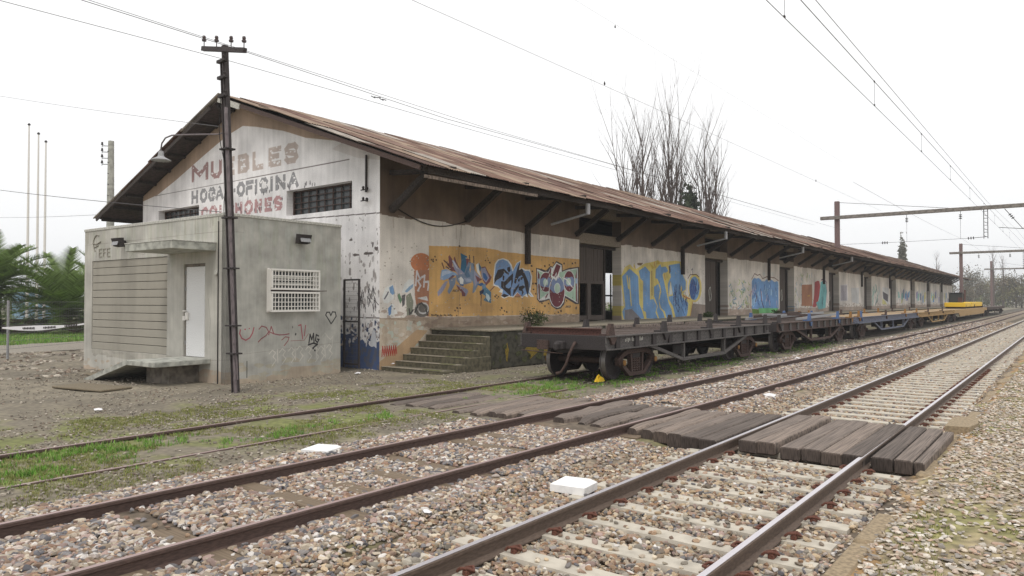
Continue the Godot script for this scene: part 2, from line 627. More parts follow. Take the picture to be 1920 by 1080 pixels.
# ---------------------------------------------------------------- ground
func build_ground() -> void:
	var n := 1024
	var f := FastNoiseLite.new()
	f.seed = 21
	f.frequency = 0.008
	f.fractal_octaves = 4
	var a := f.get_image(n, n).get_data()
	f.seed = 22
	f.frequency = 0.03
	f.fractal_octaves = 4
	var b := f.get_image(n, n).get_data()
	f.seed = 23
	f.frequency = 0.33
	f.fractal_octaves = 2
	var e := f.get_image(n, n).get_data()
	var d := PackedByteArray()
	d.resize(n * n * 3)
	var dirt := Vector3(116, 108, 94)
	var dirt2 := Vector3(134, 125, 109)
	var moss := Vector3(104, 108, 62)
	var bed := Vector3(88, 77, 66)
	var gravel := Vector3(138, 124, 107)
	var darkdirt := Vector3(92, 82, 66)
	var ochre := Vector3(164, 132, 92)
	for j in n:
		var z := -50.0 * (1.0 - (j + 0.5) / n)
		for i in n:
			var x := -46.0 + 50.0 * (i + 0.5) / n
			var k := j * n + i
			var na := a[k] / 255.0
			var nb := b[k] / 255.0
			var ne := e[k] / 255.0
			var q := x + (nb - 0.5) * 0.9
			var p := dirt.lerp(dirt2, clampf((na - 0.3) * 2.0, 0, 1))
			if q < -8.2:
				# yard: moss grows towards the old siding
				var ms := smoothstep(-16.5, -12.5, q) * (1.0 - smoothstep(-9.4, -8.3, q)) * smoothstep(0.42, 0.62, nb * 0.6 + na * 0.4)
				ms *= 1.0 - smoothstep(-9.0, -13.0, z) * 0.7
				p = p.lerp(moss, ms * 0.9)
				if q > -13.5 and z < -12.5:
					p = p.lerp(Vector3(104, 104, 74), 0.5 * smoothstep(0.4, 0.7, nb))
				# shade under the standing wagons, painted in as darker earth
				var wagon_shade := smoothstep(-11.9, -11.2, q) * (1.0 - smoothstep(-9.2, -8.7, q)) * smoothstep(-14.6, -15.8, z)
				p = p.lerp(Vector3(66, 60, 50), 0.8 * wagon_shade)
			elif q < -5.2:
				p = bed.lerp(gravel, 0.35 + 0.5 * smoothstep(-14.0, -30.0, z))
			elif q < -4.5:
				p = gravel.lerp(darkdirt, smoothstep(0.5, 0.66, na * 0.5 + nb * 0.5) * 0.9)
				p = p.lerp(moss, smoothstep(0.62, 0.75, nb) * 0.4)
			elif q < -1.55:
				p = bed.lerp(gravel, 0.3 + 0.5 * smoothstep(-14.0, -30.0, z))
			elif q < -1.3:
				p = ochre.lerp(gravel, smoothstep(0.45, 0.65, nb))
			else:
				p = Vector3(150, 136, 108).lerp(Vector3(122, 120, 76), smoothstep(0.5, 0.68, na * 0.4 + nb * 0.6) * 0.8)
			# far gravel reads as speckle
			var sp := 0.78 + 0.44 * ne
			if q > -8.2:
				sp = 0.62 + 0.76 * ne
			p *= sp * (0.86 + 0.28 * nb)
			d[k * 3] = clampi(int(p.x), 0, 255)
			d[k * 3 + 1] = clampi(int(p.y), 0, 255)
			d[k * 3 + 2] = clampi(int(p.z), 0, 255)
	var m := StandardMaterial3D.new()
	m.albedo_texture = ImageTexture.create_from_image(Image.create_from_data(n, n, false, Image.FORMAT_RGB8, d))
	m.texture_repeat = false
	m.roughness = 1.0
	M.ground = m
	var xs := []
	var zs := []
	for v in [-900, -400, -220, -140, -100, -80, -65, -55]:
		xs.append(float(v))
	for i in 201:
		xs.append(-46.0 + 50.0 * i / 200)
	for v in [6, 9, 14, 25, 60, 150, 400, 900]:
		xs.append(float(v))
	for v in [-1800, -900, -500, -350, -250, -180, -130, -100, -80, -65, -56]:
		zs.append(float(v))
	for i in 201:
		zs.append(-50.0 + 50.0 * i / 200)
	for v in [4, 10, 30, 120]:
		zs.append(float(v))
	var g := Mh.new()
	var w := xs.size()
	for z in zs:
		for x in xs:
			g.v.append(Vector3(x, ground_y(x, z) - 0.012, z))
			g.t.append(Vector2((x + 46.0) / 50.0, (z + 50.0) / 50.0))
			g.c.append(Color.WHITE)
			var gx := (ground_y(x + 0.1, z) - ground_y(x - 0.1, z)) / 0.2
			var gz := (ground_y(x, z + 0.1) - ground_y(x, z - 0.1)) / 0.2
			g.n.append(Vector3(-gx, 1, -gz).normalized())
	for j in zs.size() - 1:
		for i in w - 1:
			var k := j * w + i
			g.ix.append_array([k, k + 1, k + w, k + 1, k + w + 1, k + w])
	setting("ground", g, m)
	# pale road past the yard on the left, and its verge
	var road := Mh.new()
	road.quad(Vector3(-39.5, 0.02, -5), Vector3(-33.2, 0.02, -5), Vector3(-36.0, 0.02, -30), Vector3(-43.0, 0.02, -30))
	setting("path", road, mat(C8(150, 142, 130), 0.95, M.fine, Vector3(0.4, 0.4, 0.4)))

func near_xs(a: float, b: float, step: float) -> Array:
	var r := []
	var x := a
	while x < b:
		r.append(x)
		x += step
	r.append(b)
	return r

# ---------------------------------------------------------------- warehouse
const ZG := -14.9
const ZE := -149.7
const XR := -16.83
const XL := -32.43
const XA := -24.63

func roof_y(x: float) -> float:
	return 9.66 - 0.358 * absf(x - XA)

const STROKES := {
	"M": [[0, 0, 0, 1, 0.5, 0.35, 1, 1, 1, 0]], "U": [[0, 1, 0, 0.25, 0.25, 0, 0.75, 0, 1, 0.25, 1, 1]], "E": [[1, 1, 0, 1, 0, 0, 1, 0], [0, 0.52, 0.8, 0.52]],
	"B": [[0, 0, 0, 1, 0.75, 1, 0.95, 0.85, 0.95, 0.66, 0.75, 0.53, 0, 0.53], [0.75, 0.53, 1, 0.38, 1, 0.15, 0.78, 0, 0, 0]], "L": [[0, 1, 0, 0, 1, 0]],
	"S": [[1, 0.82, 0.8, 1, 0.25, 1, 0, 0.82, 0.05, 0.62, 0.9, 0.42, 1, 0.2, 0.78, 0, 0.2, 0, 0, 0.18]], "H": [[0, 0, 0, 1], [1, 0, 1, 1], [0, 0.5, 1, 0.5]],
	"O": [[0.3, 0, 0.7, 0, 1, 0.3, 1, 0.7, 0.7, 1, 0.3, 1, 0, 0.7, 0, 0.3, 0.3, 0]], "G": [[1, 0.8, 0.75, 1, 0.25, 1, 0, 0.7, 0, 0.3, 0.25, 0, 0.75, 0, 1, 0.2, 1, 0.48, 0.6, 0.48]],
	"A": [[0, 0, 0.5, 1, 1, 0], [0.22, 0.36, 0.78, 0.36]], "R": [[0, 0, 0, 1, 0.75, 1, 1, 0.8, 0.75, 0.5, 0, 0.5], [0.5, 0.5, 1, 0]], "-": [[0, 0.5, 1, 0.5]],
	"F": [[0, 0, 0, 1, 1, 1], [0, 0.52, 0.8, 0.52]], "I": [[0.5, 0, 0.5, 1]], "C": [[1, 0.78, 0.75, 1, 0.25, 1, 0, 0.7, 0, 0.3, 0.25, 0, 0.75, 0, 1, 0.22]], "N": [[0, 0, 0, 1, 1, 0, 1, 1]]}

func letter(cv: Cv, ch: String, x0: float, x1: float, y0: float, y1: float, w: float, c: Color) -> void:
	for st in STROKES[ch]:
		var p := []
		for k in range(0, st.size(), 2):
			p.append(lerpf(x0 + w * 0.5, x1 - w * 0.5, st[k]))
			p.append(lerpf(y0 + w * 0.5, y1 - w * 0.5, st[k + 1]))
		cv.line(p, w, c)

func gable_paint() -> Cv:
	var g := RandomNumberGenerator.new()
	g.seed = 77
	var cv := Cv.new(XL, XR, 0.0, 9.8, 1280, C8(230, 227, 227))
	# bare plaster band under the roof
	cv.poly([XL, 6.2, XL, 9.8, XR, 9.8, -18.6, 7.0, -18.75, 7.35, -20.6, 7.72, -21.9, 8.15, -23.6, 8.55, -24.5, 8.72, -25.6, 8.5, -27.3, 7.95, -29.5, 7.2, -31.1, 6.72, XL, 6.55], C8(168, 146, 128))
	cv.poly([-19.2, 7.15, -17.9, 6.7, XR, 6.5, XR, 7.2, -18.6, 7.3], C8(216, 210, 208))
	# letters, then flakes lost from them
	var ly := Cv.new(XL, XR, 0.0, 9.8, 1280, Color(0, 0, 0, 0))
	var red := Color8(148, 112, 110, 205)
	var tan := Color8(176, 158, 148, 190)
	var grey := Color8(136, 136, 138, 230)
	var rose := Color8(176, 132, 134, 225)
	for q in [["M", -28.23, -26.95], ["U", -26.75, -25.95], ["E", -25.68, -25.02], ["B", -24.82, -24.05], ["L", -23.84, -23.12], ["E", -22.82, -22.02], ["S", -21.84, -21.03]]:
		letter(ly, q[0], q[1], q[2], 6.94, 7.66, 0.2, red if q[1] < -25.8 else tan)
	for q in [["H", -28.24, -27.71], ["O", -27.56, -27.02], ["G", -26.93, -26.4], ["A", -26.38, -25.8], ["R", -25.72, -25.2], ["-", -25.12, -24.96], ["O", -24.88, -24.32], ["F", -24.28, -23.74], ["I", -23.72, -23.48], ["C", -23.38, -22.83], ["I", -22.74, -22.48], ["N", -22.37, -21.77], ["A", -21.62, -21.0]]:
		letter(ly, q[0], q[1], q[2], 6.06, 6.62, 0.155, grey)
	for q in [["C", -27.46, -26.94], ["O", -26.84, -26.26], ["L", -26.1, -25.66], ["C", -25.56, -25.06], ["H", -24.98, -24.5], ["O", -24.34, -23.8], ["N", -23.68, -23.22], ["E", -23.05, -22.56], ["S", -22.46, -21.93]]:
		letter(ly, q[0], q[1], q[2], 5.35, 5.88, 0.15, rose)
	for k in 420:
		var x := g.randf_range(-28.5, -20.8)
		var r := g.randf_range(0.015, 0.05)
		ly.dab(x, g.randf_range(5.3, 7.7), r * g.randf_range(1, 2.2), r, Color(0, 0, 0, 0), g)
	cv.im.blend_rect(ly.im, Rect2i(0, 0, cv.w, cv.h), Vector2i.ZERO)
	# grey washes and shuttering joints
	cv.line([-31.3, 6.69, -18.3, 6.70], 0.03, C8(128, 120, 118))
	cv.line([-21.8, 4.98, XR, 4.86], 0.035, C8(104, 98, 96))
	cv.line([-18.6, 1.62, XR, 1.6], 0.035, C8(110, 104, 102))
	for k in 40:
		cv.dab(g.randf_range(-25, -20), g.randf_range(5.4, 6.2), 0.03, 0.09, C8(92, 88, 92), g)
	# corner: flaking white over dark, blue dado
	for k in 190:
		var y := g.randf_range(1.4, 4.9)
		var r := g.randf_range(0.01, 0.055) * (1.2 if y < 3.6 else 0.7)
		cv.dab(g.randf_range(-19.6, XR), y, r, r * g.randf_range(0.8, 2.8), C8(156, 150, 148) if k % 3 else C8(186, 180, 180), g)
	for q in [[-17.35, 3.62, 0.22, 0.06], [-17.0, 3.75, 0.1, 0.1], [-17.9, 3.6, 0.2, 0.05], [-17.15, 3.9, 0.06, 0.12], [-18.2, 4.1, 0.1, 0.05]]:
		cv.dab(q[0], q[1], q[2], q[3], C8(100, 92, 90), g)
	for k in 26:
		var x := g.randf_range(-18.0, -16.95)
		var y := g.randf_range(1.75, 2.4)
		cv.line([x, y, x + g.randf_range(-0.06, 0.06), y + 0.25, x + g.randf_range(0, 0.16), y + 0.1], 0.025, C8(86, 82, 84))
	cv.poly([XL, 0, XL, 1.1, -19.6, 1.2, -18.4, 1.05, -17.9, 1.15, -17.5, 0.82, -17.2, 0.7, XR, 0.9, XR, 0], C8(70, 86, 122))
	for k in 220:
		var y := g.randf_range(0.7, 1.6)
		cv.dab(g.randf_range(-19.6, XR), y, g.randf_range(0.02, 0.09), g.randf_range(0.02, 0.1), C8(66, 76, 104) if k % 3 == 0 else (C8(206, 204, 206) if k % 3 == 1 else C8(160, 150, 148)), g)
	cv.dab(-17.1, 0.95, 0.16, 0.4, C8(204, 206, 212), g)
	for k in 40:
		cv.dab(g.randf_range(-19, XR), g.randf_range(0, 0.6), 0.07, 0.12, C8(84, 88, 104), g)
	cv.weather(31, 0.11, 0.04, 0.07)
	return cv

func side_paint(k: int, ua: float, ub: float) -> Cv:
	var g := RandomNumberGenerator.new()
	g.seed = 500 + k
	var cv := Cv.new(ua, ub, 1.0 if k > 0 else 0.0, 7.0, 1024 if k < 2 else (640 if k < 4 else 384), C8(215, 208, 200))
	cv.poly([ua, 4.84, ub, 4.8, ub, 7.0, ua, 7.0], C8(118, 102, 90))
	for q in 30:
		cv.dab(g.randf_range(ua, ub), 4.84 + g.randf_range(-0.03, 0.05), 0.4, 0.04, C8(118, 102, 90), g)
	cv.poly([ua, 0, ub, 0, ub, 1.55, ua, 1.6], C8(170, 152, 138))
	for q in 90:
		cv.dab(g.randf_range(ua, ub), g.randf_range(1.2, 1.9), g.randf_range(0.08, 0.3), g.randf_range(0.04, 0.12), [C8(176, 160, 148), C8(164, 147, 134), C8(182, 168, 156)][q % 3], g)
	match k:
		0:
			paint_bay_a(cv)
			for q in 160:
				cv.dab(g.randf_range(ua, ub), g.randf_range(1.15, 1.58), g.randf_range(0.06, 0.3), g.randf_range(0.03, 0.09), [C8(160, 142, 124), C8(144, 125, 109), C8(168, 152, 136)][q % 3], g)
			cv.poly([14.9, 0, 17.4, 0, 17.6, 1.0, 16.0, 1.5, 14.9, 1.58], C8(182, 168, 150))
			for q in 90:
				cv.dab(g.randf_range(14.9, 17.0), g.randf_range(0.3, 1.5), g.randf_range(0.05, 0.16), g.randf_range(0.04, 0.14), [C8(190, 180, 166), C8(178, 182, 170), C8(174, 158, 140)][q % 3], g)
			cv.poly([14.9, 0, 15.6, 0, 17.0, 1.15, 16.5, 1.2, 14.9, 0.25], C8(176, 148, 116))
			for q in 7:
				cv.line([15.0 + q * 0.09, 0.42, 15.03 + q * 0.09, 0.72, 15.08 + q * 0.09, 0.46], 0.035, C8(166, 60, 50))
		1: paint_bay_b(cv)
		2: paint_bay_c(cv)
		3: paint_bay_d(cv)
		4:
			paint_bay_e(cv)
		5:
			paint_bay_f(cv)
		_:
			var pal := [C8(96, 150, 196), C8(206, 206, 206), C8(140, 186, 176), C8(206, 196, 110), C8(150, 146, 180), C8(120, 130, 150)]
			for q in 9:
				var u := g.randf_range(ua + 0.5, ub - 1.5)
				var y := g.randf_range(1.7, 2.6)
				cv.poly([u, y, u + g.randf_range(0.6, 1.6), y + 0.1, u + g.randf_range(0.6, 1.5), y + g.randf_range(0.6, 1.3), u + 0.1, y + g.randf_range(0.5, 1.1)], pal[(q + k) % 6])
			for q in 30:
				var u := g.randf_range(ua + 0.5, ub - 0.5)
				var y := g.randf_range(1.7, 3.3)
				cv.line([u, y, u + g.randf_range(-0.4, 0.4), y + 0.3, u + g.randf_range(-0.4, 0.4), y + 0.6], 0.07, C8(90, 90, 110) if q % 2 else pal[q % 6])
	# drip marks below the bracket feet
	for q in 12:
		var u := g.randf_range(ua, ub)
		cv.line([u, 4.8, u + 0.02, g.randf_range(4.2, 4.6)], 0.03, C8(186, 174, 162))
	# flakes off the paint, down to the render
	for q in (420 if k < 2 else 120):
		var r := g.randf_range(0.006, 0.03)
		cv.dab(g.randf_range(ua, ub), g.randf_range(1.6, 4.0), r * g.randf_range(1, 2), r, C8(184, 174, 164) if q % 3 else C8(140, 126, 114), g)
	for q in 14:
		var u := g.randf_range(ua, ub)
		var y := g.randf_range(2.0, 3.4)
		cv.line([u, y, u + 0.01, y - g.randf_range(0.2, 0.7)], 0.014, C8(150, 138, 128))
	cv.line([ua + 3.6, 1.6, ua + 3.7, 2.6, ua + 3.55, 3.4, ua + 3.75, 4.8], 0.014, C8(120, 108, 98))
	cv.weather(60 + k, 0.13, 0.045, 0.08)
	return cv

func build_warehouse() -> void:
	var wh := thing("warehouse", "long white freight shed with rusty roof, painted gable and graffiti along its side", "warehouse", Vector3(XA, 0, ZG))
	# gable
	var cv := gable_paint()
	var m := Mh.new()
	var us := [0.0, 1.43, 4.8, XA - XL, 10.73, 14.27, XR - XL - 0.004]
	wall_grid(m, Vector3(XL, 0, ZG), Vector3.RIGHT, Vector3.BACK, us, [0.0, 5.11, 6.0, 9.0], [[1.43, 4.8, 5.11, 6.0], [10.73, 14.27, 5.11, 6.0]], 0.42, cv, XL, func(u: float) -> float: return roof_y(XL + u) - 0.1)
	obj("gable_wall", m, painted(cv, 0.25), wh)
	for w in [[-31.0, -27.63], [-21.7, -18.16]]:
		var fr := Mh.new()
		var z := ZG - 0.3
		for q in [[w[0], w[0] + 0.06], [w[1] - 0.06, w[1]]]:
			fr.box(Vector3((q[0] + q[1]) * 0.5, 5.555, z), Vector3(0.06, 0.88, 0.06))
		fr.box(Vector3((w[0] + w[1]) * 0.5, 5.14, z), Vector3(w[1] - w[0] - 0.13, 0.05, 0.06))
		fr.box(Vector3((w[0] + w[1]) * 0.5, 5.97, z), Vector3(w[1] - w[0] - 0.13, 0.05, 0.06))
		var f := obj("window", fr, M.iron_brown, wh)
		for k in 7:
			var b := Mh.new()
			b.box(Vector3(lerpf(w[0], w[1], (k + 1) / 8.0), 5.555, z + 0.004), Vector3(0.035 if k % 2 else 0.05, 0.78, 0.03))
			obj("upright", b, M.iron_brown, f)
		for k in 3:
			var b := Mh.new()
			b.box(Vector3((w[0] + w[1]) * 0.5, 5.35 + k * 0.21, z + 0.045), Vector3(w[1] - w[0] - 0.14, 0.025, 0.025))
			obj("crossbar", b, M.iron_brown, f)
		var gl := Mh.new()
		gl.box(Vector3((w[0] + w[1]) * 0.5 - 0.1, 5.555, z - 0.04), Vector3(w[1] - w[0] - 0.3, 0.8, 0.006))
		obj("pane", gl, M.glass_dark, f)
	# side wall, bay by bay
	var u := 14.9
	for k in 10:
		var ub := 26.29 + 13.55 * k
		if k == 9:
			ub = 149.7
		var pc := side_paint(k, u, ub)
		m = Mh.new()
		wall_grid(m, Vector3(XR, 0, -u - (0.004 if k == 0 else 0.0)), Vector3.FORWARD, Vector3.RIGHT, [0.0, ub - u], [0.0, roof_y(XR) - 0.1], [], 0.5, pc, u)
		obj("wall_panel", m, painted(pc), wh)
		if k < 9:
			door_bay(wh, k, ub, ub + (3.7 if k == 0 else 3.5))
		u = ub + (3.7 if k == 0 else 3.5)
	# far side, back end, floor: seen through the broken door
	m = Mh.new()
	var hs := []
	var cuts := [0.0]
	for k in 9:
		var a := 26.29 + 13.55 * k - 14.9
		cuts.append_array([a, a + 3.5])
		hs.append([a, a + 3.5, 1.3, 4.6])
	cuts.append(149.7 - 14.9)
	var open_hole := [hs[2]]
	wall_grid(m, Vector3(XL + 0.4, 0, ZG - 0.42), Vector3.FORWARD, Vector3.RIGHT, cuts, [0.0, 1.3, 4.6, roof_y(XL) - 0.12], open_hole, 0.4)
	obj("rear_wall", m, M.concrete_dark, wh)
	m = Mh.new()
	m.box(Vector3(XL + 0.2, 2.6, -54.9), Vector3(0.12, 0.14, 3.5))
	m.bar(Vector3(XL + 0.2, 3.3, -54.0), Vector3(XL + 0.2, 4.5, -53.4), 0.12, 0.12)
	m.box(Vector3(XL + 0.2, 2.9, -55.5), Vector3(0.1, 3.2, 0.12))
	obj("door_frame", m, M.beam, wh)
	m = Mh.new()
	wall_grid(m, Vector3(XL + 0.45, 0, ZE), Vector3.RIGHT, Vector3.BACK, [0.0, XA - XL - 0.45, XR - XL - 1.0], [0.0, 6.7], [], 0.4, null, 0.0, func(q: float) -> float: return roof_y(XL + 0.45 + q) - 0.15)
	obj("end_wall", m, M.concrete, wh)
	m = Mh.new()
	m.box(Vector3(XA, 0.62, (ZG + ZE) * 0.5), Vector3(XR - XL - 1.2, 1.24, ZG - ZE - 1.2))
	obj("floor", m, M.concrete_dark, wh)
	# things fixed to the corner of the gable
	m = Mh.new()
	m.tube([Vector3(-17.42, 6.72, ZG + 0.05), Vector3(-17.42, 5.55, ZG + 0.05)], [0.035], 8)
	obj("conduit", m, M.iron, wh)
	for q in [5.62, 5.28]:
		m = Mh.new()
		m.bar(Vector3(-17.62, q, ZG + 0.09), Vector3(-17.28, q + 0.02, ZG + 0.09), 0.03, 0.03)
		m.lathe([Vector2(0.0, -0.07), Vector2(0.045, -0.06), Vector2(0.03, 0.0), Vector2(0.05, 0.03), Vector2(0.0, 0.07)], 8, Transform3D(Basis(), Vector3(-17.45, q + 0.05, ZG + 0.14)))
		m.lathe([Vector2(0.0, -0.07), Vector2(0.045, -0.06), Vector2(0.03, 0.0), Vector2(0.05, 0.03), Vector2(0.0, 0.07)], 8, Transform3D(Basis(), Vector3(-17.3, q + 0.02, ZG + 0.12)))
		obj("insulator_bracket", m, M.iron, wh)
	m = Mh.new()
	var cable := []
	for k in 13:
		var s := k / 12.0
		cable.append(Vector3(XR + 0.05, 5.05 - 0.35 * sin(PI * s) - 0.1 * s, -15.6 - 3.3 * s))
	m.tube(cable, [0.018], 5)
	obj("cable", m, M.black, wh)
	build_roof(wh)

func door_bay(wh: Node3D, k: int, a: float, b: float) -> void:
	var m := Mh.new()
	# lintel beam and the bit of wall above the fanlight
	m.box(Vector3(XR - 0.25, 4.9, -(a + b) * 0.5), Vector3(0.46, 0.46, b - a - 0.004))
	m.box(Vector3(XR - 0.25, 6.35, -(a + b) * 0.5), Vector3(0.46, 0.9, b - a - 0.004))
	obj("lintel", m, M.lintel, wh)
	var x := XR - 0.36
	var fr := Mh.new()
	var w := b - a
	fr.box(Vector3(x, 2.96, -a - 0.07), Vector3(0.14, 3.4, 0.12))
	fr.box(Vector3(x, 2.96, -a - w * 0.72), Vector3(0.14, 3.4, 0.1))
	fr.box(Vector3(x, 4.6, -a - w * 0.5), Vector3(0.12, 0.12, w - 0.02))
	var d := obj("door", fr, M.beam, wh)
	if k == 0:
		# boards remain above a mid rail; the lower half is gone
		for i in 15:
			var q := Mh.new()
			q.box(Vector3(x - 0.02 + rng.randf_range(-0.008, 0.008), 3.78 + rng.randf_range(-0.02, 0.02), -a - 0.2 - i * 0.165), Vector3(0.04, 1.5, 0.158))
			obj("board", q, M.board, d)
		var r := Mh.new()
		r.box(Vector3(x + 0.03, 2.98, -a - 1.36), Vector3(0.08, 0.14, 2.4))
		r.box(Vector3(x + 0.04, 2.12, -a - 1.25), Vector3(0.1, 1.66, 0.3))
		r.box(Vector3(x + 0.02, 2.12, -a - 2.55), Vector3(0.1, 1.66, 0.12))
		r.box(Vector3(x, 1.38, -a - 1.36), Vector3(0.1, 0.2, 2.4))
		obj("rail", r, M.board, d)
	else:
		for i in 12:
			if k < 3 and i < 3:
				continue
			var q := Mh.new()
			q.box(Vector3(x - 0.02 + rng.randf_range(-0.008, 0.008), 2.9, -a - 0.2 - i * 0.2), Vector3(0.04, 3.25, 0.19))
			obj("board", q, M.board, d)
		if k < 4:
			var g := Mh.new()
			var p := []
			for i in 12:
				var s := TAU * i / 11.0
				p.append(Vector3(x + 0.012, 2.55 + 0.42 * sin(s), -a - 1.55 + 0.16 * cos(s) + 0.06 * sin(s * 3)))
			g.tube(p, [0.03], 5)
			obj("chalk_ring", g, M.concrete_pale, d)

func build_roof(wh: Node3D) -> void:
	# corrugated sheets
	var shades := [C8(130, 102, 88), C8(162, 140, 122), C8(120, 90, 78), C8(178, 168, 158), C8(146, 119, 106), C8(102, 78, 69)]
	var st := noise_tex(256, 41, 0.06, 4, 0.5, 1.3, 1, 1)
	var g := RandomNumberGenerator.new()
	g.seed = 91
	var mats := []
	for c in shades:
		var m := StandardMaterial3D.new()
		m.albedo_color = c
		m.albedo_texture = st
		m.roughness = 0.85
		m.metallic = 0.05
		mats.append(m)
	var L := 2.95
	var meshes := []
	for k in 4:
		var m := Mh.new()
		var cols := 48
		for i in cols:
			var z0 := 0.49 - 0.98 * i / cols
			var z1 := 0.49 - 0.98 * (i + 1) / cols
			var y0 := 0.014 * cos(TAU * i / 4.8)
			var y1 := 0.014 * cos(TAU * (i + 1) / 4.8)
			var ua := k * 0.31 + i * 0.03
			m.quad(Vector3(-L * 0.5, y0, z0), Vector3(L * 0.5, y0, z0), Vector3(L * 0.5, y1, z1), Vector3(-L * 0.5, y1, z1), PackedVector2Array([Vector2(ua, k * 0.23), Vector2(ua, k * 0.23 + 0.16), Vector2(ua + 0.03, k * 0.23 + 0.16), Vector2(ua + 0.03, k * 0.23)]))
		meshes.append(m.mesh())
	var sl := 0.358
	var ln := sqrt(1 + sl * sl)
	var xr := Vector3(1, -sl, 0) / ln
	var yr := Vector3(sl, 1, 0) / ln
	var xl := Vector3(-1, -sl, 0) / ln
	var yl := Vector3(-sl, 1, 0) / ln
	var tfs := []
	var tints := []
	var n := 0
	for j in 152:
		var z := -14.45 - j * 0.9
		var sag := 0.03 * sin(j * 0.23) + 0.02 * sin(j * 0.61)
		for r in 4:
			var s := 1.42 + r * 2.8
			var lift := 0.05 + 0.012 * (3 - r) + 0.006 * (j % 2) + g.randf_range(0.0, 0.012)
			if g.randf() < 0.06:
				lift += 0.05
			var push := g.randf_range(-0.02, 0.02) + (g.randf_range(-0.1, 0.16) if r == 3 else 0.0)
			var b := Basis(xr, yr, Vector3(0, 0, 1)) * Basis(Vector3(0, 0, 1), -0.008 + g.randf_range(-0.006, 0.004)) * Basis(Vector3(0, 1, 0), g.randf_range(-0.006, 0.006))
			var tf := Transform3D(b, Vector3(XA, 9.66 + sag, z) + xr * (s + push) + yr * lift)
			if n < 300:
				put("roof_sheet", meshes[g.randi() % 4], mats[[0, 0, 1, 1, 2, 3, 4, 4, 5][g.randi() % 9]], wh, tf)
			else:
				tfs.append(tf)
				tints.append((shades[g.randi() % 6] as Color).srgb_to_linear())
			n += 1
			var b2 := Basis(xl, yl, Vector3(0, 0, -1))
			tfs.append(Transform3D(b2, Vector3(XA, 9.66 + sag, z) + xl * s + yl * lift))
			tints.append((shades[g.randi() % 6] as Color).srgb_to_linear())
	var mm := tinted(0.85, st)
	many("roof_sheets", meshes[0], mm, tfs, tints, wh)
	# boarding below the sheets
	for sd in [1, -1]:
		var m := Mh.new()
		var xv: Vector3 = xr if sd > 0 else xl
		var yv: Vector3 = yr if sd > 0 else yl
		var zv := xv.cross(yv)
		m.box(Vector3(XA, 9.66, -82.4) + xv * 5.55 - yv * 0.02, Vector3(11.1, 0.03, 136.6), Basis(xv, yv, zv))
		obj("roof_deck", m, M.soffit, wh)
		for k in 9:
			m = Mh.new()
			m.box(Vector3(XA, 9.66, -82.4) + xv * (0.5 + k * 1.31) - yv * 0.1, Vector3(0.1, 0.13, 136.4), Basis(xv, yv, zv))
			obj("purlin", m, M.beam, wh)
	# ridge cap
	var m := Mh.new()
	for sd in [1, -1]:
		var xv: Vector3 = xr if sd > 0 else xl
		var yv: Vector3 = yr if sd > 0 else yl
		m.box(Vector3(XA, 9.75, -82.4) + xv * 0.16 - yv * 0.002, Vector3(0.34, 0.012, 136.8), Basis(xv, yv, xv.cross(yv)))
	obj("ridge_cap", m, mats[1], wh)
	# barge boards on the gable edge, pale by the ridge
	for sd in [1, -1]:
		var xv: Vector3 = xr if sd > 0 else xl
		var yv: Vector3 = yr if sd > 0 else yl
		m = Mh.new()
		m.box(Vector3(XA, 9.6, -14.03) + xv * 5.9 - yv * 0.02, Vector3(10.4, 0.14, 0.05), Basis(xv, yv, xv.cross(yv)))
		obj("barge_board", m, M.iron_brown if sd > 0 else M.beam, wh)
	m = Mh.new()
	m.box(Vector3(XA, 9.56, -13.99) + xr * 0.75 + yr * -0.02, Vector3(1.5, 0.2, 0.05), Basis(xr, yr, xr.cross(yr)))
	var bb := obj("barge_board", m, M.concrete_pale, wh)
	bb.set_meta("label", "pale whitewashed length of barge board at the ridge")
	# canopy struts, ties and eave beam
	for k in 38:
		var z := -15.34 - 3.55 * k
		m = Mh.new()
		m.bar(Vector3(XR + 0.04, 4.98, z), Vector3(-15.25, 5.96, z), 0.16, 0.2)
		m.box(Vector3(-15.45, 6.06, z), Vector3(2.7, 0.14, 0.16), Basis(Vector3(0, 0, 1), -0.07))
		if k % 4 == 2:
			m.box(Vector3(XR + 0.09, 4.28, z), Vector3(0.16, 1.4, 0.18))
		obj("canopy_strut", m, M.beam, wh)
	m = Mh.new()
	m.box(Vector3(-14.28, 5.82, -82.4), Vector3(0.1, 0.16, 136.0))
	obj("eave_beam", m, M.beam, wh)
	# a bent, half loose fascia plank under the first sheets and a rain pipe stub
	m = Mh.new()
	m.bar(Vector3(-14.2, 5.62, -14.2), Vector3(-14.15, 5.68, -19.5), 0.04, 0.09)
	obj("loose_fascia", m, M.timber_pale, wh)
	for z in [-22.7, -36.2, -49.8, -63.4]:
		m = Mh.new()
		m.tube([Vector3(-14.15, 5.75, z), Vector3(-14.15, 5.35, z)], [0.09], 8)
		m.tube([Vector3(-14.15, 5.38, z), Vector3(-15.6, 5.05, z + 0.3)], [0.05], 6)
		obj("rain_spout", m, M.steel, wh)

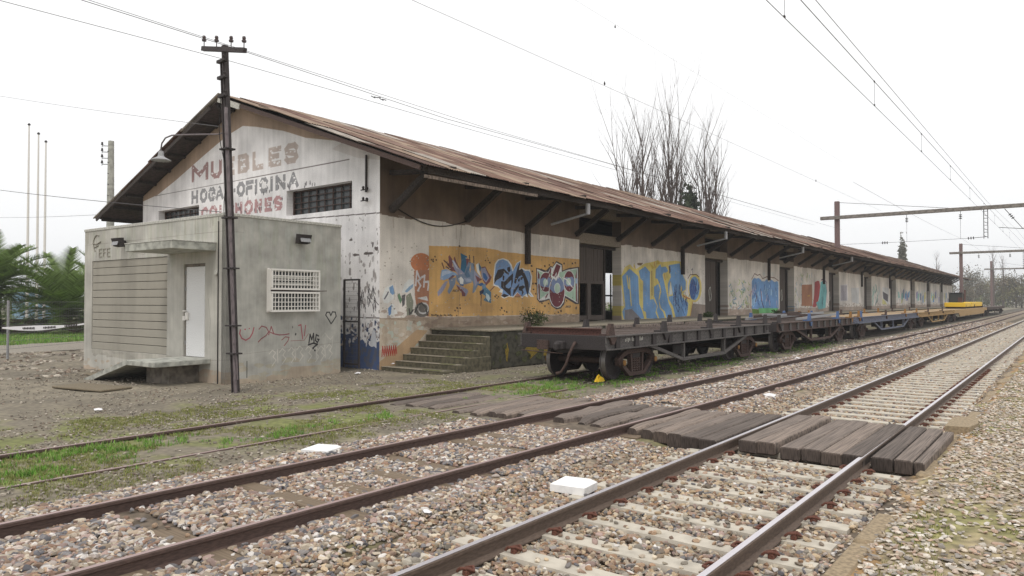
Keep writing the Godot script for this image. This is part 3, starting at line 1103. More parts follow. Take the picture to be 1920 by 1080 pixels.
# ---------------------------------------------------------------- platform
func build_platform() -> void:
	var pf := thing("loading_platform", "mossy concrete loading platform with worn steps beside the graffiti wall", "platform", Vector3(-15.5, 0, -17))
	var m := Mh.new()
	m.cbox(Vector3(-15.5, 0.59, -83.6), Vector3(2.62, 1.18, 132.9), 0.03)
	obj("platform_wall", m, M.plinth, pf)
	m = Mh.new()
	m.cbox(Vector3(-15.49, 1.2, -83.6), Vector3(2.68, 0.06, 132.96), 0.015)
	obj("platform_top", m, M.tread, pf)
	var zs := [-14.97, -15.55, -15.87, -16.2, -16.56, -16.9, -17.1]
	var ys := [0.1, 0.24, 0.43, 0.63, 0.82, 1.02, 1.2]
	for k in 6:
		var xr := -14.22 + rng.randf_range(-0.06, 0.05)
		m = Mh.new()
		m.cbox(Vector3((XR + xr) * 0.5, ys[k] * 0.5 - 0.1, (zs[k] - 17.13) * 0.5), Vector3(xr - XR - 0.01, ys[k] + 0.2, zs[k] + 17.13), 0.025)
		var s := obj("step", m, M.step, pf)
		m = Mh.new()
		m.cbox(Vector3(xr - 0.45, ys[k] + 0.012, zs[k] - 0.06), Vector3(rng.randf_range(0.4, 0.9), 0.014, 0.13), 0.006)
		obj("moss_edge", m, M.moss, s)
		m = Mh.new()
		m.cbox(Vector3((XR + xr) * 0.5 - 0.02, ys[k] + 0.002, zs[k] - 0.12), Vector3(xr - XR - 0.06, 0.016, 0.26), 0.006)
		obj("tread", m, M.tread, s)
	var stain := func(z: float, y: float, w: float, h: float, x: float) -> Mh:
		var q := Mh.new()
		var pg := PackedVector2Array()
		for i in 11:
			var r := rng.randf_range(0.6, 1.1)
			pg.append(Vector2(z + cos(TAU * i / 11) * w * 0.5 * r, y + sin(TAU * i / 11) * h * 0.5 * r))
		q.prism(pg, x, x + 0.006, Transform3D(Basis(Vector3(0, 0, 1), Vector3(0, 1, 0), Vector3(-1, 0, 0)), Vector3.ZERO))
		return q
	for q in [[-17.9, 0.5, 0.2, 0.6], [-19.3, 0.55, 0.8, 0.8], [-20.2, 0.42, 0.7, 0.5], [-21.6, 0.5, 0.6, 0.7]]:
		obj("yellow_paint", stain.call(q[0], q[1], q[2], q[3], 14.184), M.yellow_stain, pf)
	for k in 26:
		obj("moss_patch", stain.call(rng.randf_range(-24, -17.2), rng.randf_range(0.1, 1.1), rng.randf_range(0.1, 0.5), rng.randf_range(0.1, 0.3), 14.178), M.moss_dark, pf)


func paint_bay_a(cv: Cv) -> void:
	cv.poly([14.92, 0.0, 26.3, 0.0, 26.3, 1.5, 20.0, 1.56, 14.92, 1.6], D8(150,132,112))
	cv.poly([17.16, 3.42, 17.14, 3.33, 17.08, 3.25, 16.99, 3.17, 16.87, 3.12, 16.74, 3.09, 16.61, 3.09, 16.48, 3.11, 16.37, 3.15, 16.28, 3.22, 16.23, 3.29, 16.21, 3.38, 16.22, 3.47, 16.28, 3.55, 16.37, 3.62, 16.48, 3.67, 16.61, 3.70, 16.74, 3.71, 16.87, 3.69, 16.99, 3.65, 17.08, 3.59, 17.14, 3.51], D8(186,112,72))
	cv.poly([16.36, 3.12, 17.06, 3.17, 17.08, 1.62, 16.55, 1.63, 16.41, 2.25], D8(166,112,84))
	cv.poly([15.00, 2.25, 15.13, 2.53, 15.32, 2.63, 15.44, 2.65, 15.53, 2.39, 15.47, 2.20, 15.23, 2.05, 15.07, 2.08], D8(226,228,226))
	cv.poly([15.29, 2.55, 15.44, 2.63, 15.54, 2.37, 15.43, 2.32, 15.33, 2.39], D8(112,150,194))
	cv.line([15.10, 2.20, 15.21, 2.34, 15.25, 2.41], 0.050, D8(90,90,100))
	cv.poly([15.82, 2.39, 15.95, 2.68, 16.14, 2.84, 16.34, 2.81, 16.32, 2.59, 16.05, 2.40], D8(226,228,226))
	cv.poly([15.95, 2.44, 16.14, 2.59, 16.34, 2.69, 16.31, 2.57, 16.05, 2.40], D8(128,160,192))
	cv.poly([15.23, 1.86, 15.38, 2.04, 15.49, 2.02, 15.65, 1.73, 15.30, 1.66], D8(226,228,226))
	cv.poly([15.24, 1.90, 15.40, 2.02, 15.37, 1.72, 15.27, 1.67], D8(96,138,190))
	cv.poly([15.63, 2.30, 15.72, 2.39, 15.84, 2.16, 15.76, 2.04], D8(92,128,96))
	cv.poly([15.82, 2.30, 15.98, 2.35, 15.95, 2.01, 15.85, 1.94], D8(84,82,84))
	cv.poly([16.01, 2.30, 16.21, 2.40, 16.34, 2.11, 16.28, 1.70, 16.05, 1.66], D8(124,128,112))
	cv.poly([17.08, 1.84, 17.06, 1.77, 17.02, 1.71, 16.96, 1.65, 16.87, 1.62, 16.78, 1.60, 16.68, 1.60, 16.59, 1.62, 16.51, 1.66, 16.45, 1.71, 16.41, 1.78, 16.39, 1.84, 16.41, 1.91, 16.45, 1.97, 16.51, 2.03, 16.59, 2.06, 16.68, 2.08, 16.78, 2.08, 16.87, 2.06, 16.96, 2.02, 17.02, 1.97, 17.06, 1.91], D8(96,92,88))
	cv.line([17.02, 1.89, 17.01, 1.83, 16.98, 1.79, 16.92, 1.75, 16.86, 1.73, 16.78, 1.72, 16.71, 1.73, 16.64, 1.75, 16.59, 1.79, 16.56, 1.84, 16.54, 1.89, 16.56, 1.94, 16.59, 1.99, 16.64, 2.03, 16.71, 2.05, 16.78, 2.06, 16.86, 2.05, 16.92, 2.03, 16.98, 1.99, 17.01, 1.94, 17.02, 1.89], 0.050, D8(200,198,196))
	cv.line([16.41, 1.77, 16.58, 2.01, 16.71, 2.06, 16.88, 1.94, 16.99, 1.67], 0.060, D8(60,58,58))
	cv.line([16.15, 1.87, 16.18, 1.70, 16.31, 1.82], 0.060, D8(60,58,58))
	cv.line([16.44, 2.64, 16.49, 3.10, 16.64, 2.84, 16.54, 2.79, 16.66, 2.64, 16.54, 2.47], 0.070, D8(215,210,212))
	cv.line([16.68, 2.89, 16.85, 2.97, 16.81, 2.60], 0.070, D8(215,210,212))
	cv.line([16.81, 2.76, 17.04, 2.77, 17.00, 2.50], 0.070, D8(215,210,212))
	cv.poly([16.49, 2.23, 16.95, 2.29, 17.02, 2.13, 16.71, 2.18], D8(214,212,212))
	cv.poly([17.05, 3.97, 17.37, 3.98, 18.55, 4.04, 19.02, 4.05, 19.58, 4.06, 20.00, 4.06, 20.68, 4.03, 20.90, 3.98, 21.67, 3.98, 22.19, 3.96, 23.22, 3.94, 26.29, 3.94, 26.29, 1.46, 26.29, 1.56, 21.77, 1.58, 19.18, 1.59, 17.06, 1.61], D8(206,160,94))
	cv.poly([17.30, 2.01, 18.79, 2.06, 20.42, 2.00, 20.34, 1.72, 18.79, 1.67, 17.27, 1.76], D8(196,151,90))
	cv.poly([17.30, 3.64, 17.36, 3.65, 17.37, 3.60, 17.31, 3.60], D8(66,48,36))
	cv.poly([17.21, 3.54, 17.27, 3.55, 17.28, 3.50, 17.23, 3.50], D8(66,48,36))
	cv.poly([17.20, 3.48, 17.28, 3.49, 17.29, 3.43, 17.22, 3.43], D8(66,48,36))
	cv.poly([17.35, 3.53, 17.42, 3.54, 17.42, 3.49, 17.37, 3.49], D8(66,48,36))
	cv.poly([17.13, 3.53, 17.19, 3.54, 17.20, 3.49, 17.14, 3.49], D8(66,48,36))
	cv.poly([19.92, 3.62, 19.99, 3.63, 19.99, 3.58, 19.93, 3.58], D8(66,48,36))
	cv.poly([20.08, 3.64, 20.14, 3.65, 20.15, 3.60, 20.10, 3.60], D8(66,48,36))
	cv.poly([20.06, 3.72, 20.12, 3.72, 20.12, 3.68, 20.07, 3.68], D8(66,48,36))
	cv.poly([20.16, 3.56, 20.25, 3.58, 20.26, 3.51, 20.18, 3.51], D8(66,48,36))
	cv.poly([18.39, 1.91, 18.48, 1.92, 18.49, 1.85, 18.41, 1.86], D8(66,48,36))
	cv.poly([18.55, 2.01, 18.61, 2.01, 18.61, 1.97, 18.56, 1.97], D8(66,48,36))
	cv.poly([18.45, 1.79, 18.50, 1.80, 18.51, 1.76, 18.46, 1.76], D8(66,48,36))
	cv.poly([18.29, 1.82, 18.36, 1.83, 18.37, 1.77, 18.31, 1.77], D8(66,48,36))
	cv.poly([18.56, 1.90, 18.63, 1.91, 18.64, 1.85, 18.58, 1.85], D8(66,48,36))
	cv.poly([18.38, 1.64, 18.44, 1.65, 18.45, 1.60, 18.40, 1.60], D8(66,48,36))
	cv.poly([20.85, 1.90, 20.95, 1.91, 20.96, 1.83, 20.87, 1.83], D8(66,48,36))
	cv.poly([21.03, 1.78, 21.11, 1.78, 21.11, 1.73, 21.05, 1.73], D8(66,48,36))
	cv.poly([20.78, 1.81, 20.84, 1.82, 20.85, 1.77, 20.80, 1.77], D8(66,48,36))
	cv.poly([20.95, 1.64, 21.03, 1.64, 21.03, 1.59, 20.97, 1.59], D8(66,48,36))
	cv.poly([21.15, 1.74, 21.25, 1.75, 21.26, 1.68, 21.18, 1.69], D8(66,48,36))
	cv.poly([20.55, 2.37, 20.64, 2.38, 20.65, 2.31, 20.57, 2.32], D8(66,48,36))
	cv.poly([20.47, 2.32, 20.56, 2.33, 20.57, 2.26, 20.49, 2.27], D8(66,48,36))
	cv.poly([20.68, 2.31, 20.75, 2.32, 20.76, 2.26, 20.69, 2.27], D8(66,48,36))
	cv.poly([20.60, 2.25, 20.66, 2.26, 20.67, 2.21, 20.61, 2.22], D8(66,48,36))
	cv.poly([18.51, 4.07, 18.60, 4.08, 18.61, 4.02, 18.53, 4.02], D8(66,48,36))
	cv.poly([22.79, 3.33, 22.89, 3.34, 22.90, 3.27, 22.82, 3.28], D8(66,48,36))
	cv.poly([22.84, 2.84, 22.92, 2.85, 22.93, 2.80, 22.86, 2.80], D8(66,48,36))
	cv.poly([22.87, 2.61, 22.97, 2.62, 22.98, 2.56, 22.89, 2.56], D8(66,48,36))
	cv.poly([22.73, 3.53, 22.82, 3.54, 22.83, 3.48, 22.75, 3.48], D8(66,48,36))
	cv.poly([23.03, 2.45, 23.10, 2.45, 23.11, 2.40, 23.05, 2.41], D8(66,48,36))
	cv.poly([22.99, 2.85, 23.09, 2.86, 23.11, 2.79, 23.01, 2.79], D8(66,48,36))
	cv.line([17.68, 3.42, 17.77, 3.24], 0.050, D8(84,50,44))
	cv.line([17.77, 3.51, 18.14, 3.31, 18.02, 3.41], 0.050, D8(84,50,44))
	cv.line([17.88, 3.30, 18.19, 3.18], 0.050, D8(84,50,44))
	cv.line([17.95, 3.38, 18.17, 3.21], 0.050, D8(84,50,44))
	cv.poly([17.99, 3.66, 18.06, 3.71, 18.21, 3.54, 18.19, 3.36, 18.40, 3.14, 18.17, 3.18, 18.02, 3.41], D8(112,62,66))
	cv.poly([18.26, 3.62, 18.32, 3.67, 18.41, 3.47, 18.59, 3.25, 18.75, 3.11, 18.52, 3.18, 18.31, 3.44], D8(112,62,66))
	cv.poly([18.61, 3.81, 18.96, 3.71, 18.92, 3.23, 18.79, 3.10, 18.61, 3.22, 18.65, 3.53], D8(42,96,132))
	cv.poly([18.90, 3.65, 19.07, 3.61, 19.02, 3.42, 18.94, 3.31], D8(112,62,66))
	cv.poly([17.66, 3.18, 17.88, 3.22, 18.38, 3.10, 18.44, 3.04, 17.99, 2.90, 17.77, 2.84, 17.59, 2.86, 17.62, 3.04], D8(128,160,200))
	cv.poly([17.68, 3.14, 17.99, 3.18, 18.21, 3.11, 17.88, 3.04, 17.66, 2.96], D8(172,190,214))
	cv.poly([18.17, 3.54, 18.26, 3.54, 18.48, 3.32, 18.82, 3.10, 18.71, 2.99, 18.48, 3.04, 18.29, 3.24], D8(140,142,168))
	cv.poly([18.18, 3.53, 18.26, 3.53, 18.44, 3.33, 18.55, 3.22, 18.40, 3.27], D8(190,194,210))
	cv.poly([18.38, 3.03, 18.79, 3.08, 19.02, 3.50, 19.18, 3.52, 19.08, 3.24, 19.24, 3.01, 19.20, 2.79, 18.86, 2.71, 18.55, 2.73, 18.40, 2.85], D8(112,128,152))
	cv.poly([18.83, 3.07, 19.00, 3.37, 19.10, 3.32, 19.02, 3.16, 19.14, 3.00, 18.94, 2.95], D8(74,104,134))
	cv.poly([18.79, 2.94, 19.14, 2.92, 19.20, 2.82, 18.90, 2.79], D8(150,160,182))
	cv.poly([17.84, 2.80, 17.97, 2.81, 17.81, 2.56, 17.66, 2.40, 17.48, 2.28, 17.46, 2.43, 17.66, 2.64], D8(140,142,168))
	cv.poly([17.99, 2.87, 18.38, 2.96, 18.34, 2.72, 18.14, 2.47, 18.03, 2.36, 17.95, 2.46, 18.06, 2.67], D8(112,128,152))
	cv.poly([17.99, 2.90, 18.21, 3.03, 18.33, 3.01, 18.06, 2.85], D8(92,70,92))
	cv.poly([18.36, 2.72, 18.71, 2.63, 18.96, 2.55, 19.03, 2.47, 18.89, 2.29, 18.71, 2.29, 18.67, 2.42, 18.48, 2.57], D8(140,142,168))
	cv.poly([18.40, 2.69, 18.67, 2.55, 18.87, 2.39, 18.85, 2.29, 18.70, 2.29, 18.67, 2.42, 18.48, 2.56], D8(112,62,66))
	cv.poly([18.55, 2.75, 18.79, 2.71, 18.77, 2.65, 18.59, 2.68], D8(44,84,140))
	cv.poly([18.50, 2.91, 18.65, 2.99, 18.77, 2.88, 18.76, 2.72, 18.61, 2.72], D8(226,228,226))
	cv.line([19.31, 3.72, 19.34, 3.25], 0.050, D8(70,58,64))
	cv.line([19.08, 3.74, 19.11, 3.50], 0.050, D8(70,58,64))
	cv.poly([19.17, 3.48, 19.29, 3.48, 19.34, 3.25, 19.67, 2.99, 19.59, 2.75, 19.34, 2.43, 19.24, 2.41, 19.30, 2.74, 19.18, 2.92, 19.14, 3.21], D8(112,128,152))
	cv.poly([19.34, 3.22, 19.71, 2.96, 19.54, 2.80, 19.38, 2.64, 19.34, 2.93], D8(140,142,168))
	cv.poly([19.43, 3.43, 19.57, 3.50, 19.61, 3.26, 19.70, 3.00, 19.50, 3.17], D8(226,228,226))
	cv.poly([19.58, 3.50, 19.74, 3.34, 19.67, 3.18, 19.61, 3.26], D8(60,100,136))
	cv.poly([19.40, 3.05, 19.78, 2.91, 19.52, 2.81], D8(112,62,66))
	cv.poly([19.75, 3.36, 19.96, 3.39, 20.13, 3.17, 20.32, 3.01, 20.22, 2.84, 20.00, 2.69, 19.83, 2.86, 19.73, 3.07], D8(112,62,66))
	cv.poly([19.73, 3.31, 19.95, 3.35, 20.10, 3.12, 20.19, 2.98, 20.00, 2.80, 19.83, 2.91, 19.73, 3.07], D8(140,142,168))
	cv.poly([19.81, 3.16, 19.96, 3.13, 20.10, 2.97, 20.00, 2.86, 19.85, 2.97], D8(44,84,140))
	cv.poly([19.50, 2.72, 19.77, 2.80, 19.88, 2.75, 19.71, 2.66], D8(44,84,140))
	cv.poly([19.77, 2.70, 19.96, 2.78, 20.00, 2.62, 19.79, 2.54], D8(96,128,160))
	cv.poly([19.77, 2.55, 20.00, 2.63, 20.28, 2.46, 20.28, 2.05, 19.96, 2.13, 19.85, 2.16, 20.00, 2.30, 19.77, 2.40], D8(70,116,146))
	cv.poly([19.98, 2.43, 20.17, 2.35, 20.23, 2.22, 20.15, 2.10, 20.00, 2.24], D8(206,226,232))
	cv.poly([19.63, 2.48, 19.90, 2.57, 19.85, 2.43, 19.67, 2.34], D8(36,44,72))
	cv.line([20.25, 2.52, 20.49, 2.68], 0.040, D8(110,70,66))
	cv.line([19.73, 2.35, 19.71, 1.95], 0.040, D8(70,58,64))
	cv.line([18.22, 2.46, 18.25, 2.51], 0.035, D8(50,40,34))
	cv.line([18.29, 2.46, 18.32, 2.51], 0.035, D8(50,40,34))
	cv.line([18.35, 2.46, 18.38, 2.51], 0.035, D8(50,40,34))
	cv.line([18.41, 2.46, 18.44, 2.51], 0.035, D8(50,40,34))
	cv.line([18.48, 2.46, 18.51, 2.51], 0.035, D8(50,40,34))
	cv.line([17.16, 1.65, 17.18, 1.68, 17.21, 1.65], 0.030, D8(50,40,34))
	cv.line([17.22, 1.65, 17.24, 1.67, 17.27, 1.65], 0.030, D8(50,40,34))
	cv.line([17.28, 1.65, 17.30, 1.66, 17.33, 1.65], 0.030, D8(50,40,34))
	cv.line([17.34, 1.65, 17.36, 1.68, 17.39, 1.65], 0.030, D8(50,40,34))
	cv.line([17.40, 1.65, 17.42, 1.67, 17.45, 1.64], 0.030, D8(50,40,34))
	cv.line([17.46, 1.64, 17.49, 1.65, 17.51, 1.64], 0.030, D8(50,40,34))
	cv.line([17.59, 1.64, 17.61, 1.66, 17.63, 1.64], 0.030, D8(50,40,34))
	cv.line([17.65, 1.64, 17.67, 1.65, 17.69, 1.64], 0.030, D8(50,40,34))
	cv.line([17.77, 1.64, 17.79, 1.66, 17.82, 1.64], 0.030, D8(50,40,34))
	cv.line([17.83, 1.64, 17.86, 1.65, 17.88, 1.64], 0.030, D8(50,40,34))
	cv.line([17.96, 1.64, 17.98, 1.66, 18.00, 1.64], 0.030, D8(50,40,34))
	cv.line([18.02, 1.64, 18.04, 1.65, 18.07, 1.64], 0.030, D8(50,40,34))
	cv.line([18.08, 1.63, 18.11, 1.67, 18.13, 1.63], 0.030, D8(50,40,34))
	cv.line([18.15, 1.63, 18.17, 1.65, 18.19, 1.63], 0.030, D8(50,40,34))
	cv.poly([20.42, 3.01, 20.50, 3.51, 20.68, 3.68, 20.99, 3.74, 21.33, 3.68, 21.51, 3.52, 21.61, 3.32, 21.81, 3.59, 22.11, 3.71, 22.01, 3.37, 22.19, 3.42, 22.39, 3.36, 22.69, 3.37, 22.84, 3.10, 22.81, 2.81, 22.71, 2.51, 22.95, 2.30, 22.72, 2.30, 22.58, 2.39, 22.55, 2.27, 22.29, 2.33, 22.19, 2.23, 21.87, 2.44, 21.61, 2.26, 21.35, 2.30, 21.04, 2.22, 20.85, 2.29, 20.94, 2.43, 20.73, 2.47, 20.85, 2.56, 20.68, 2.65, 20.42, 2.70], D8(226,228,226))
	cv.poly([20.48, 3.01, 20.56, 3.48, 20.73, 3.64, 20.99, 3.70, 21.26, 3.64, 21.44, 3.49, 21.57, 3.25, 21.84, 3.56, 22.04, 3.66, 21.95, 3.34, 22.19, 3.37, 22.37, 3.31, 22.63, 3.32, 22.75, 3.10, 22.72, 2.81, 22.63, 2.48, 22.84, 2.32, 22.55, 2.45, 22.43, 2.40, 22.19, 2.29, 21.88, 2.48, 21.61, 2.30, 21.35, 2.35, 21.06, 2.27, 20.91, 2.32, 20.99, 2.55, 20.82, 2.60, 20.71, 2.70, 20.48, 2.74], D8(116,152,200))
	cv.poly([20.48, 2.98, 20.68, 3.29, 21.04, 3.35, 21.36, 3.17, 21.31, 3.12, 21.08, 3.21, 20.90, 3.02, 20.60, 2.90, 20.46, 2.75], D8(40,36,40))
	cv.poly([20.88, 2.88, 21.08, 2.86, 21.35, 3.05, 21.61, 3.20, 21.59, 2.84, 21.45, 2.56, 21.48, 2.30, 21.13, 2.50, 20.87, 2.65], D8(40,36,40))
	cv.poly([21.14, 2.71, 21.50, 2.94, 21.48, 2.67, 21.34, 2.60, 21.17, 2.64], D8(116,152,200))
	cv.poly([20.97, 3.11, 21.08, 3.06, 21.04, 2.90, 20.96, 2.91], D8(40,36,40))
	cv.poly([21.95, 3.31, 22.17, 3.40, 22.39, 3.15, 22.60, 2.86, 22.62, 2.57, 22.55, 2.30, 22.41, 2.57, 22.30, 2.91, 22.14, 3.14, 21.93, 3.02, 21.76, 2.79, 21.70, 2.96], D8(40,36,40))
	cv.poly([21.88, 3.42, 22.08, 3.69, 21.98, 3.34, 21.84, 3.13, 21.75, 2.79, 21.67, 2.84, 21.77, 3.16], D8(40,36,40))
	cv.poly([21.59, 2.30, 21.63, 2.56, 22.00, 2.81, 21.95, 2.68, 21.72, 2.45], D8(40,36,40))
	cv.poly([21.81, 2.90, 21.98, 3.08, 22.19, 3.11, 22.30, 2.94, 22.14, 2.80, 21.91, 2.82], D8(116,152,200))
	cv.poly([21.91, 2.96, 22.04, 3.02, 22.02, 2.88, 21.91, 2.88], D8(40,36,40))
	cv.poly([22.07, 3.05, 22.25, 3.09, 22.19, 2.97, 22.08, 2.94], D8(40,36,40))
	cv.poly([21.95, 2.68, 22.24, 2.74, 22.38, 2.68, 22.19, 2.57, 22.29, 2.48, 22.14, 2.31, 22.17, 2.51, 21.98, 2.54], D8(40,36,40))
	cv.poly([20.88, 2.32, 21.04, 2.41, 21.36, 2.33, 21.08, 2.26], D8(40,36,40))
	cv.poly([21.25, 3.40, 21.40, 3.44, 21.45, 3.29, 21.35, 3.20, 21.24, 3.31], D8(40,36,40))
	cv.line([22.68, 3.24, 22.73, 3.04, 22.65, 2.69], 0.050, D8(70,96,140))
	cv.poly([21.87, 2.45, 22.17, 2.31, 21.72, 2.30], D8(190,130,100))
	cv.line([21.74, 2.28, 21.77, 2.31], 0.030, D8(90,60,50))
	cv.line([21.81, 2.28, 21.83, 2.31], 0.030, D8(90,60,50))
	cv.line([21.87, 2.28, 21.90, 2.31], 0.030, D8(90,60,50))
	cv.line([21.94, 2.28, 21.96, 2.31], 0.030, D8(90,60,50))
	cv.line([22.01, 2.28, 22.03, 2.31], 0.030, D8(90,60,50))
	cv.poly([23.10, 3.45, 23.43, 3.43, 23.79, 3.37, 24.11, 3.57, 24.25, 3.54, 24.53, 3.79, 24.98, 3.68, 24.99, 3.41, 25.49, 3.54, 26.27, 3.61, 26.27, 1.99, 25.99, 1.99, 25.20, 2.26, 25.11, 1.99, 24.83, 1.81, 24.52, 1.78, 24.19, 1.92, 24.02, 2.18, 23.65, 2.10, 23.34, 2.06, 23.16, 2.19], D8(58,52,56))
	cv.poly([23.17, 3.41, 23.61, 3.31, 23.93, 3.29, 24.11, 3.51, 24.25, 3.50, 24.53, 3.73, 24.91, 3.63, 24.93, 3.35, 25.39, 3.46, 26.17, 3.56, 26.14, 2.04, 25.99, 2.09, 25.17, 2.36, 25.07, 2.09, 24.81, 1.87, 24.52, 1.86, 24.25, 1.96, 24.02, 2.23, 23.65, 2.17, 23.32, 2.14, 23.21, 2.24], D8(226,228,226))
	cv.poly([23.23, 3.36, 23.59, 3.27, 23.88, 3.25, 24.84, 3.34, 25.39, 3.42, 26.10, 3.51, 26.07, 2.10, 25.15, 2.40, 24.02, 2.51, 23.35, 2.19, 23.27, 2.25], D8(168,200,178))
	cv.poly([23.39, 3.30, 23.42, 3.30, 23.41, 3.28, 23.38, 3.28], D8(110,150,122))
	cv.poly([23.82, 3.16, 23.85, 3.16, 23.85, 3.14, 23.82, 3.14], D8(110,150,122))
	cv.poly([24.27, 3.01, 24.30, 3.01, 24.29, 2.99, 24.26, 2.99], D8(110,150,122))
	cv.poly([24.72, 2.86, 24.75, 2.85, 24.75, 2.83, 24.72, 2.84], D8(110,150,122))
	cv.poly([25.19, 2.70, 25.22, 2.70, 25.21, 2.68, 25.18, 2.68], D8(110,150,122))
	cv.poly([25.66, 2.54, 25.70, 2.54, 25.69, 2.52, 25.66, 2.52], D8(110,150,122))
	cv.poly([23.48, 2.36, 23.52, 2.36, 23.51, 2.34, 23.48, 2.34], D8(110,150,122))
	cv.poly([23.92, 3.30, 23.95, 3.30, 23.95, 3.28, 23.92, 3.28], D8(110,150,122))
	cv.poly([24.37, 3.15, 24.40, 3.15, 24.40, 3.13, 24.36, 3.14], D8(110,150,122))
	cv.poly([24.82, 3.00, 24.86, 3.00, 24.85, 2.98, 24.82, 2.98], D8(110,150,122))
	cv.poly([25.29, 2.85, 25.33, 2.85, 25.32, 2.83, 25.29, 2.83], D8(110,150,122))
	cv.poly([25.77, 2.69, 25.81, 2.69, 25.80, 2.67, 25.77, 2.67], D8(110,150,122))
	cv.poly([23.58, 2.50, 23.61, 2.50, 23.61, 2.48, 23.58, 2.48], D8(110,150,122))
	cv.poly([24.02, 2.34, 24.05, 2.34, 24.05, 2.32, 24.02, 2.32], D8(110,150,122))
	cv.poly([24.47, 3.30, 24.50, 3.30, 24.50, 3.28, 24.47, 3.28], D8(110,150,122))
	cv.poly([24.93, 3.15, 24.96, 3.15, 24.96, 3.13, 24.93, 3.13], D8(110,150,122))
	cv.poly([25.40, 3.00, 25.44, 2.99, 25.43, 2.98, 25.40, 2.98], D8(110,150,122))
	cv.poly([25.88, 2.84, 25.92, 2.84, 25.91, 2.82, 25.88, 2.82], D8(110,150,122))
	cv.poly([23.68, 2.64, 23.71, 2.64, 23.71, 2.62, 23.68, 2.62], D8(110,150,122))
	cv.poly([24.12, 2.49, 24.15, 2.48, 24.15, 2.47, 24.12, 2.47], D8(110,150,122))
	cv.poly([24.57, 2.33, 24.61, 2.33, 24.60, 2.31, 24.57, 2.31], D8(110,150,122))
	cv.poly([25.04, 3.30, 25.07, 3.30, 25.07, 3.28, 25.03, 3.28], D8(110,150,122))
	cv.poly([25.51, 3.15, 25.54, 3.14, 25.54, 3.13, 25.51, 3.13], D8(110,150,122))
	cv.poly([26.00, 2.99, 26.03, 2.99, 26.03, 2.97, 25.99, 2.97], D8(110,150,122))
	cv.poly([23.78, 2.78, 23.81, 2.78, 23.81, 2.76, 23.78, 2.76], D8(110,150,122))
	cv.poly([24.22, 2.63, 24.26, 2.63, 24.25, 2.61, 24.22, 2.61], D8(110,150,122))
	cv.poly([24.68, 2.47, 24.71, 2.47, 24.70, 2.45, 24.67, 2.45], D8(110,150,122))
	cv.poly([25.14, 2.31, 25.17, 2.31, 25.17, 2.29, 25.14, 2.29], D8(110,150,122))
	cv.poly([25.62, 3.30, 25.65, 3.30, 25.65, 3.28, 25.61, 3.28], D8(110,150,122))
	cv.poly([23.45, 3.07, 23.48, 3.07, 23.47, 3.05, 23.44, 3.06], D8(110,150,122))
	cv.poly([23.88, 2.93, 23.91, 2.92, 23.91, 2.91, 23.88, 2.91], D8(110,150,122))
	cv.poly([24.33, 2.77, 24.36, 2.77, 24.35, 2.75, 24.32, 2.76], D8(110,150,122))
	cv.poly([24.78, 2.62, 24.81, 2.62, 24.81, 2.60, 24.78, 2.60], D8(110,150,122))
	cv.poly([25.25, 2.46, 25.28, 2.46, 25.28, 2.44, 25.24, 2.44], D8(110,150,122))
	cv.poly([25.73, 2.30, 25.76, 2.29, 25.76, 2.27, 25.72, 2.28], D8(110,150,122))
	cv.poly([23.54, 3.22, 23.57, 3.22, 23.57, 3.20, 23.54, 3.20], D8(110,150,122))
	cv.poly([23.98, 3.07, 24.01, 3.07, 24.01, 3.05, 23.98, 3.05], D8(110,150,122))
	cv.poly([24.43, 2.92, 24.46, 2.92, 24.46, 2.90, 24.42, 2.90], D8(110,150,122))
	cv.poly([24.89, 2.76, 24.92, 2.76, 24.92, 2.74, 24.88, 2.75], D8(110,150,122))
	cv.poly([25.36, 2.61, 25.39, 2.60, 25.39, 2.59, 25.35, 2.59], D8(110,150,122))
	cv.poly([25.84, 2.44, 25.87, 2.44, 25.87, 2.42, 25.83, 2.43], D8(110,150,122))
	cv.poly([23.64, 2.27, 23.67, 2.27, 23.67, 2.25, 23.64, 2.25], D8(110,150,122))
	cv.poly([24.08, 3.21, 24.11, 3.21, 24.11, 3.19, 24.08, 3.20], D8(110,150,122))
	cv.poly([24.53, 3.07, 24.56, 3.06, 24.56, 3.04, 24.53, 3.05], D8(110,150,122))
	cv.poly([24.99, 2.91, 25.03, 2.91, 25.02, 2.89, 24.99, 2.89], D8(110,150,122))
	cv.poly([25.46, 2.76, 25.50, 2.75, 25.49, 2.73, 25.46, 2.74], D8(110,150,122))
	cv.poly([23.21, 3.35, 23.34, 3.20, 23.36, 2.17, 23.27, 2.22], D8(104,44,54))
	cv.poly([26.08, 3.49, 26.11, 2.07, 26.01, 2.14, 25.98, 3.19], D8(104,44,54))
	cv.poly([23.21, 3.01, 23.36, 3.04, 23.36, 2.81, 23.23, 2.81], D8(150,176,206))
	cv.poly([25.98, 3.11, 26.12, 3.11, 26.12, 2.89, 25.99, 2.89], D8(150,176,206))
	cv.poly([24.27, 2.91, 24.25, 2.79, 24.19, 2.68, 24.10, 2.58, 23.99, 2.52, 23.86, 2.48, 23.72, 2.48, 23.59, 2.51, 23.48, 2.58, 23.39, 2.66, 23.34, 2.77, 23.32, 2.89, 23.34, 3.01, 23.40, 3.11, 23.48, 3.21, 23.59, 3.27, 23.72, 3.31, 23.86, 3.32, 23.99, 3.29, 24.10, 3.22, 24.19, 3.14, 24.25, 3.03], D8(226,228,226))
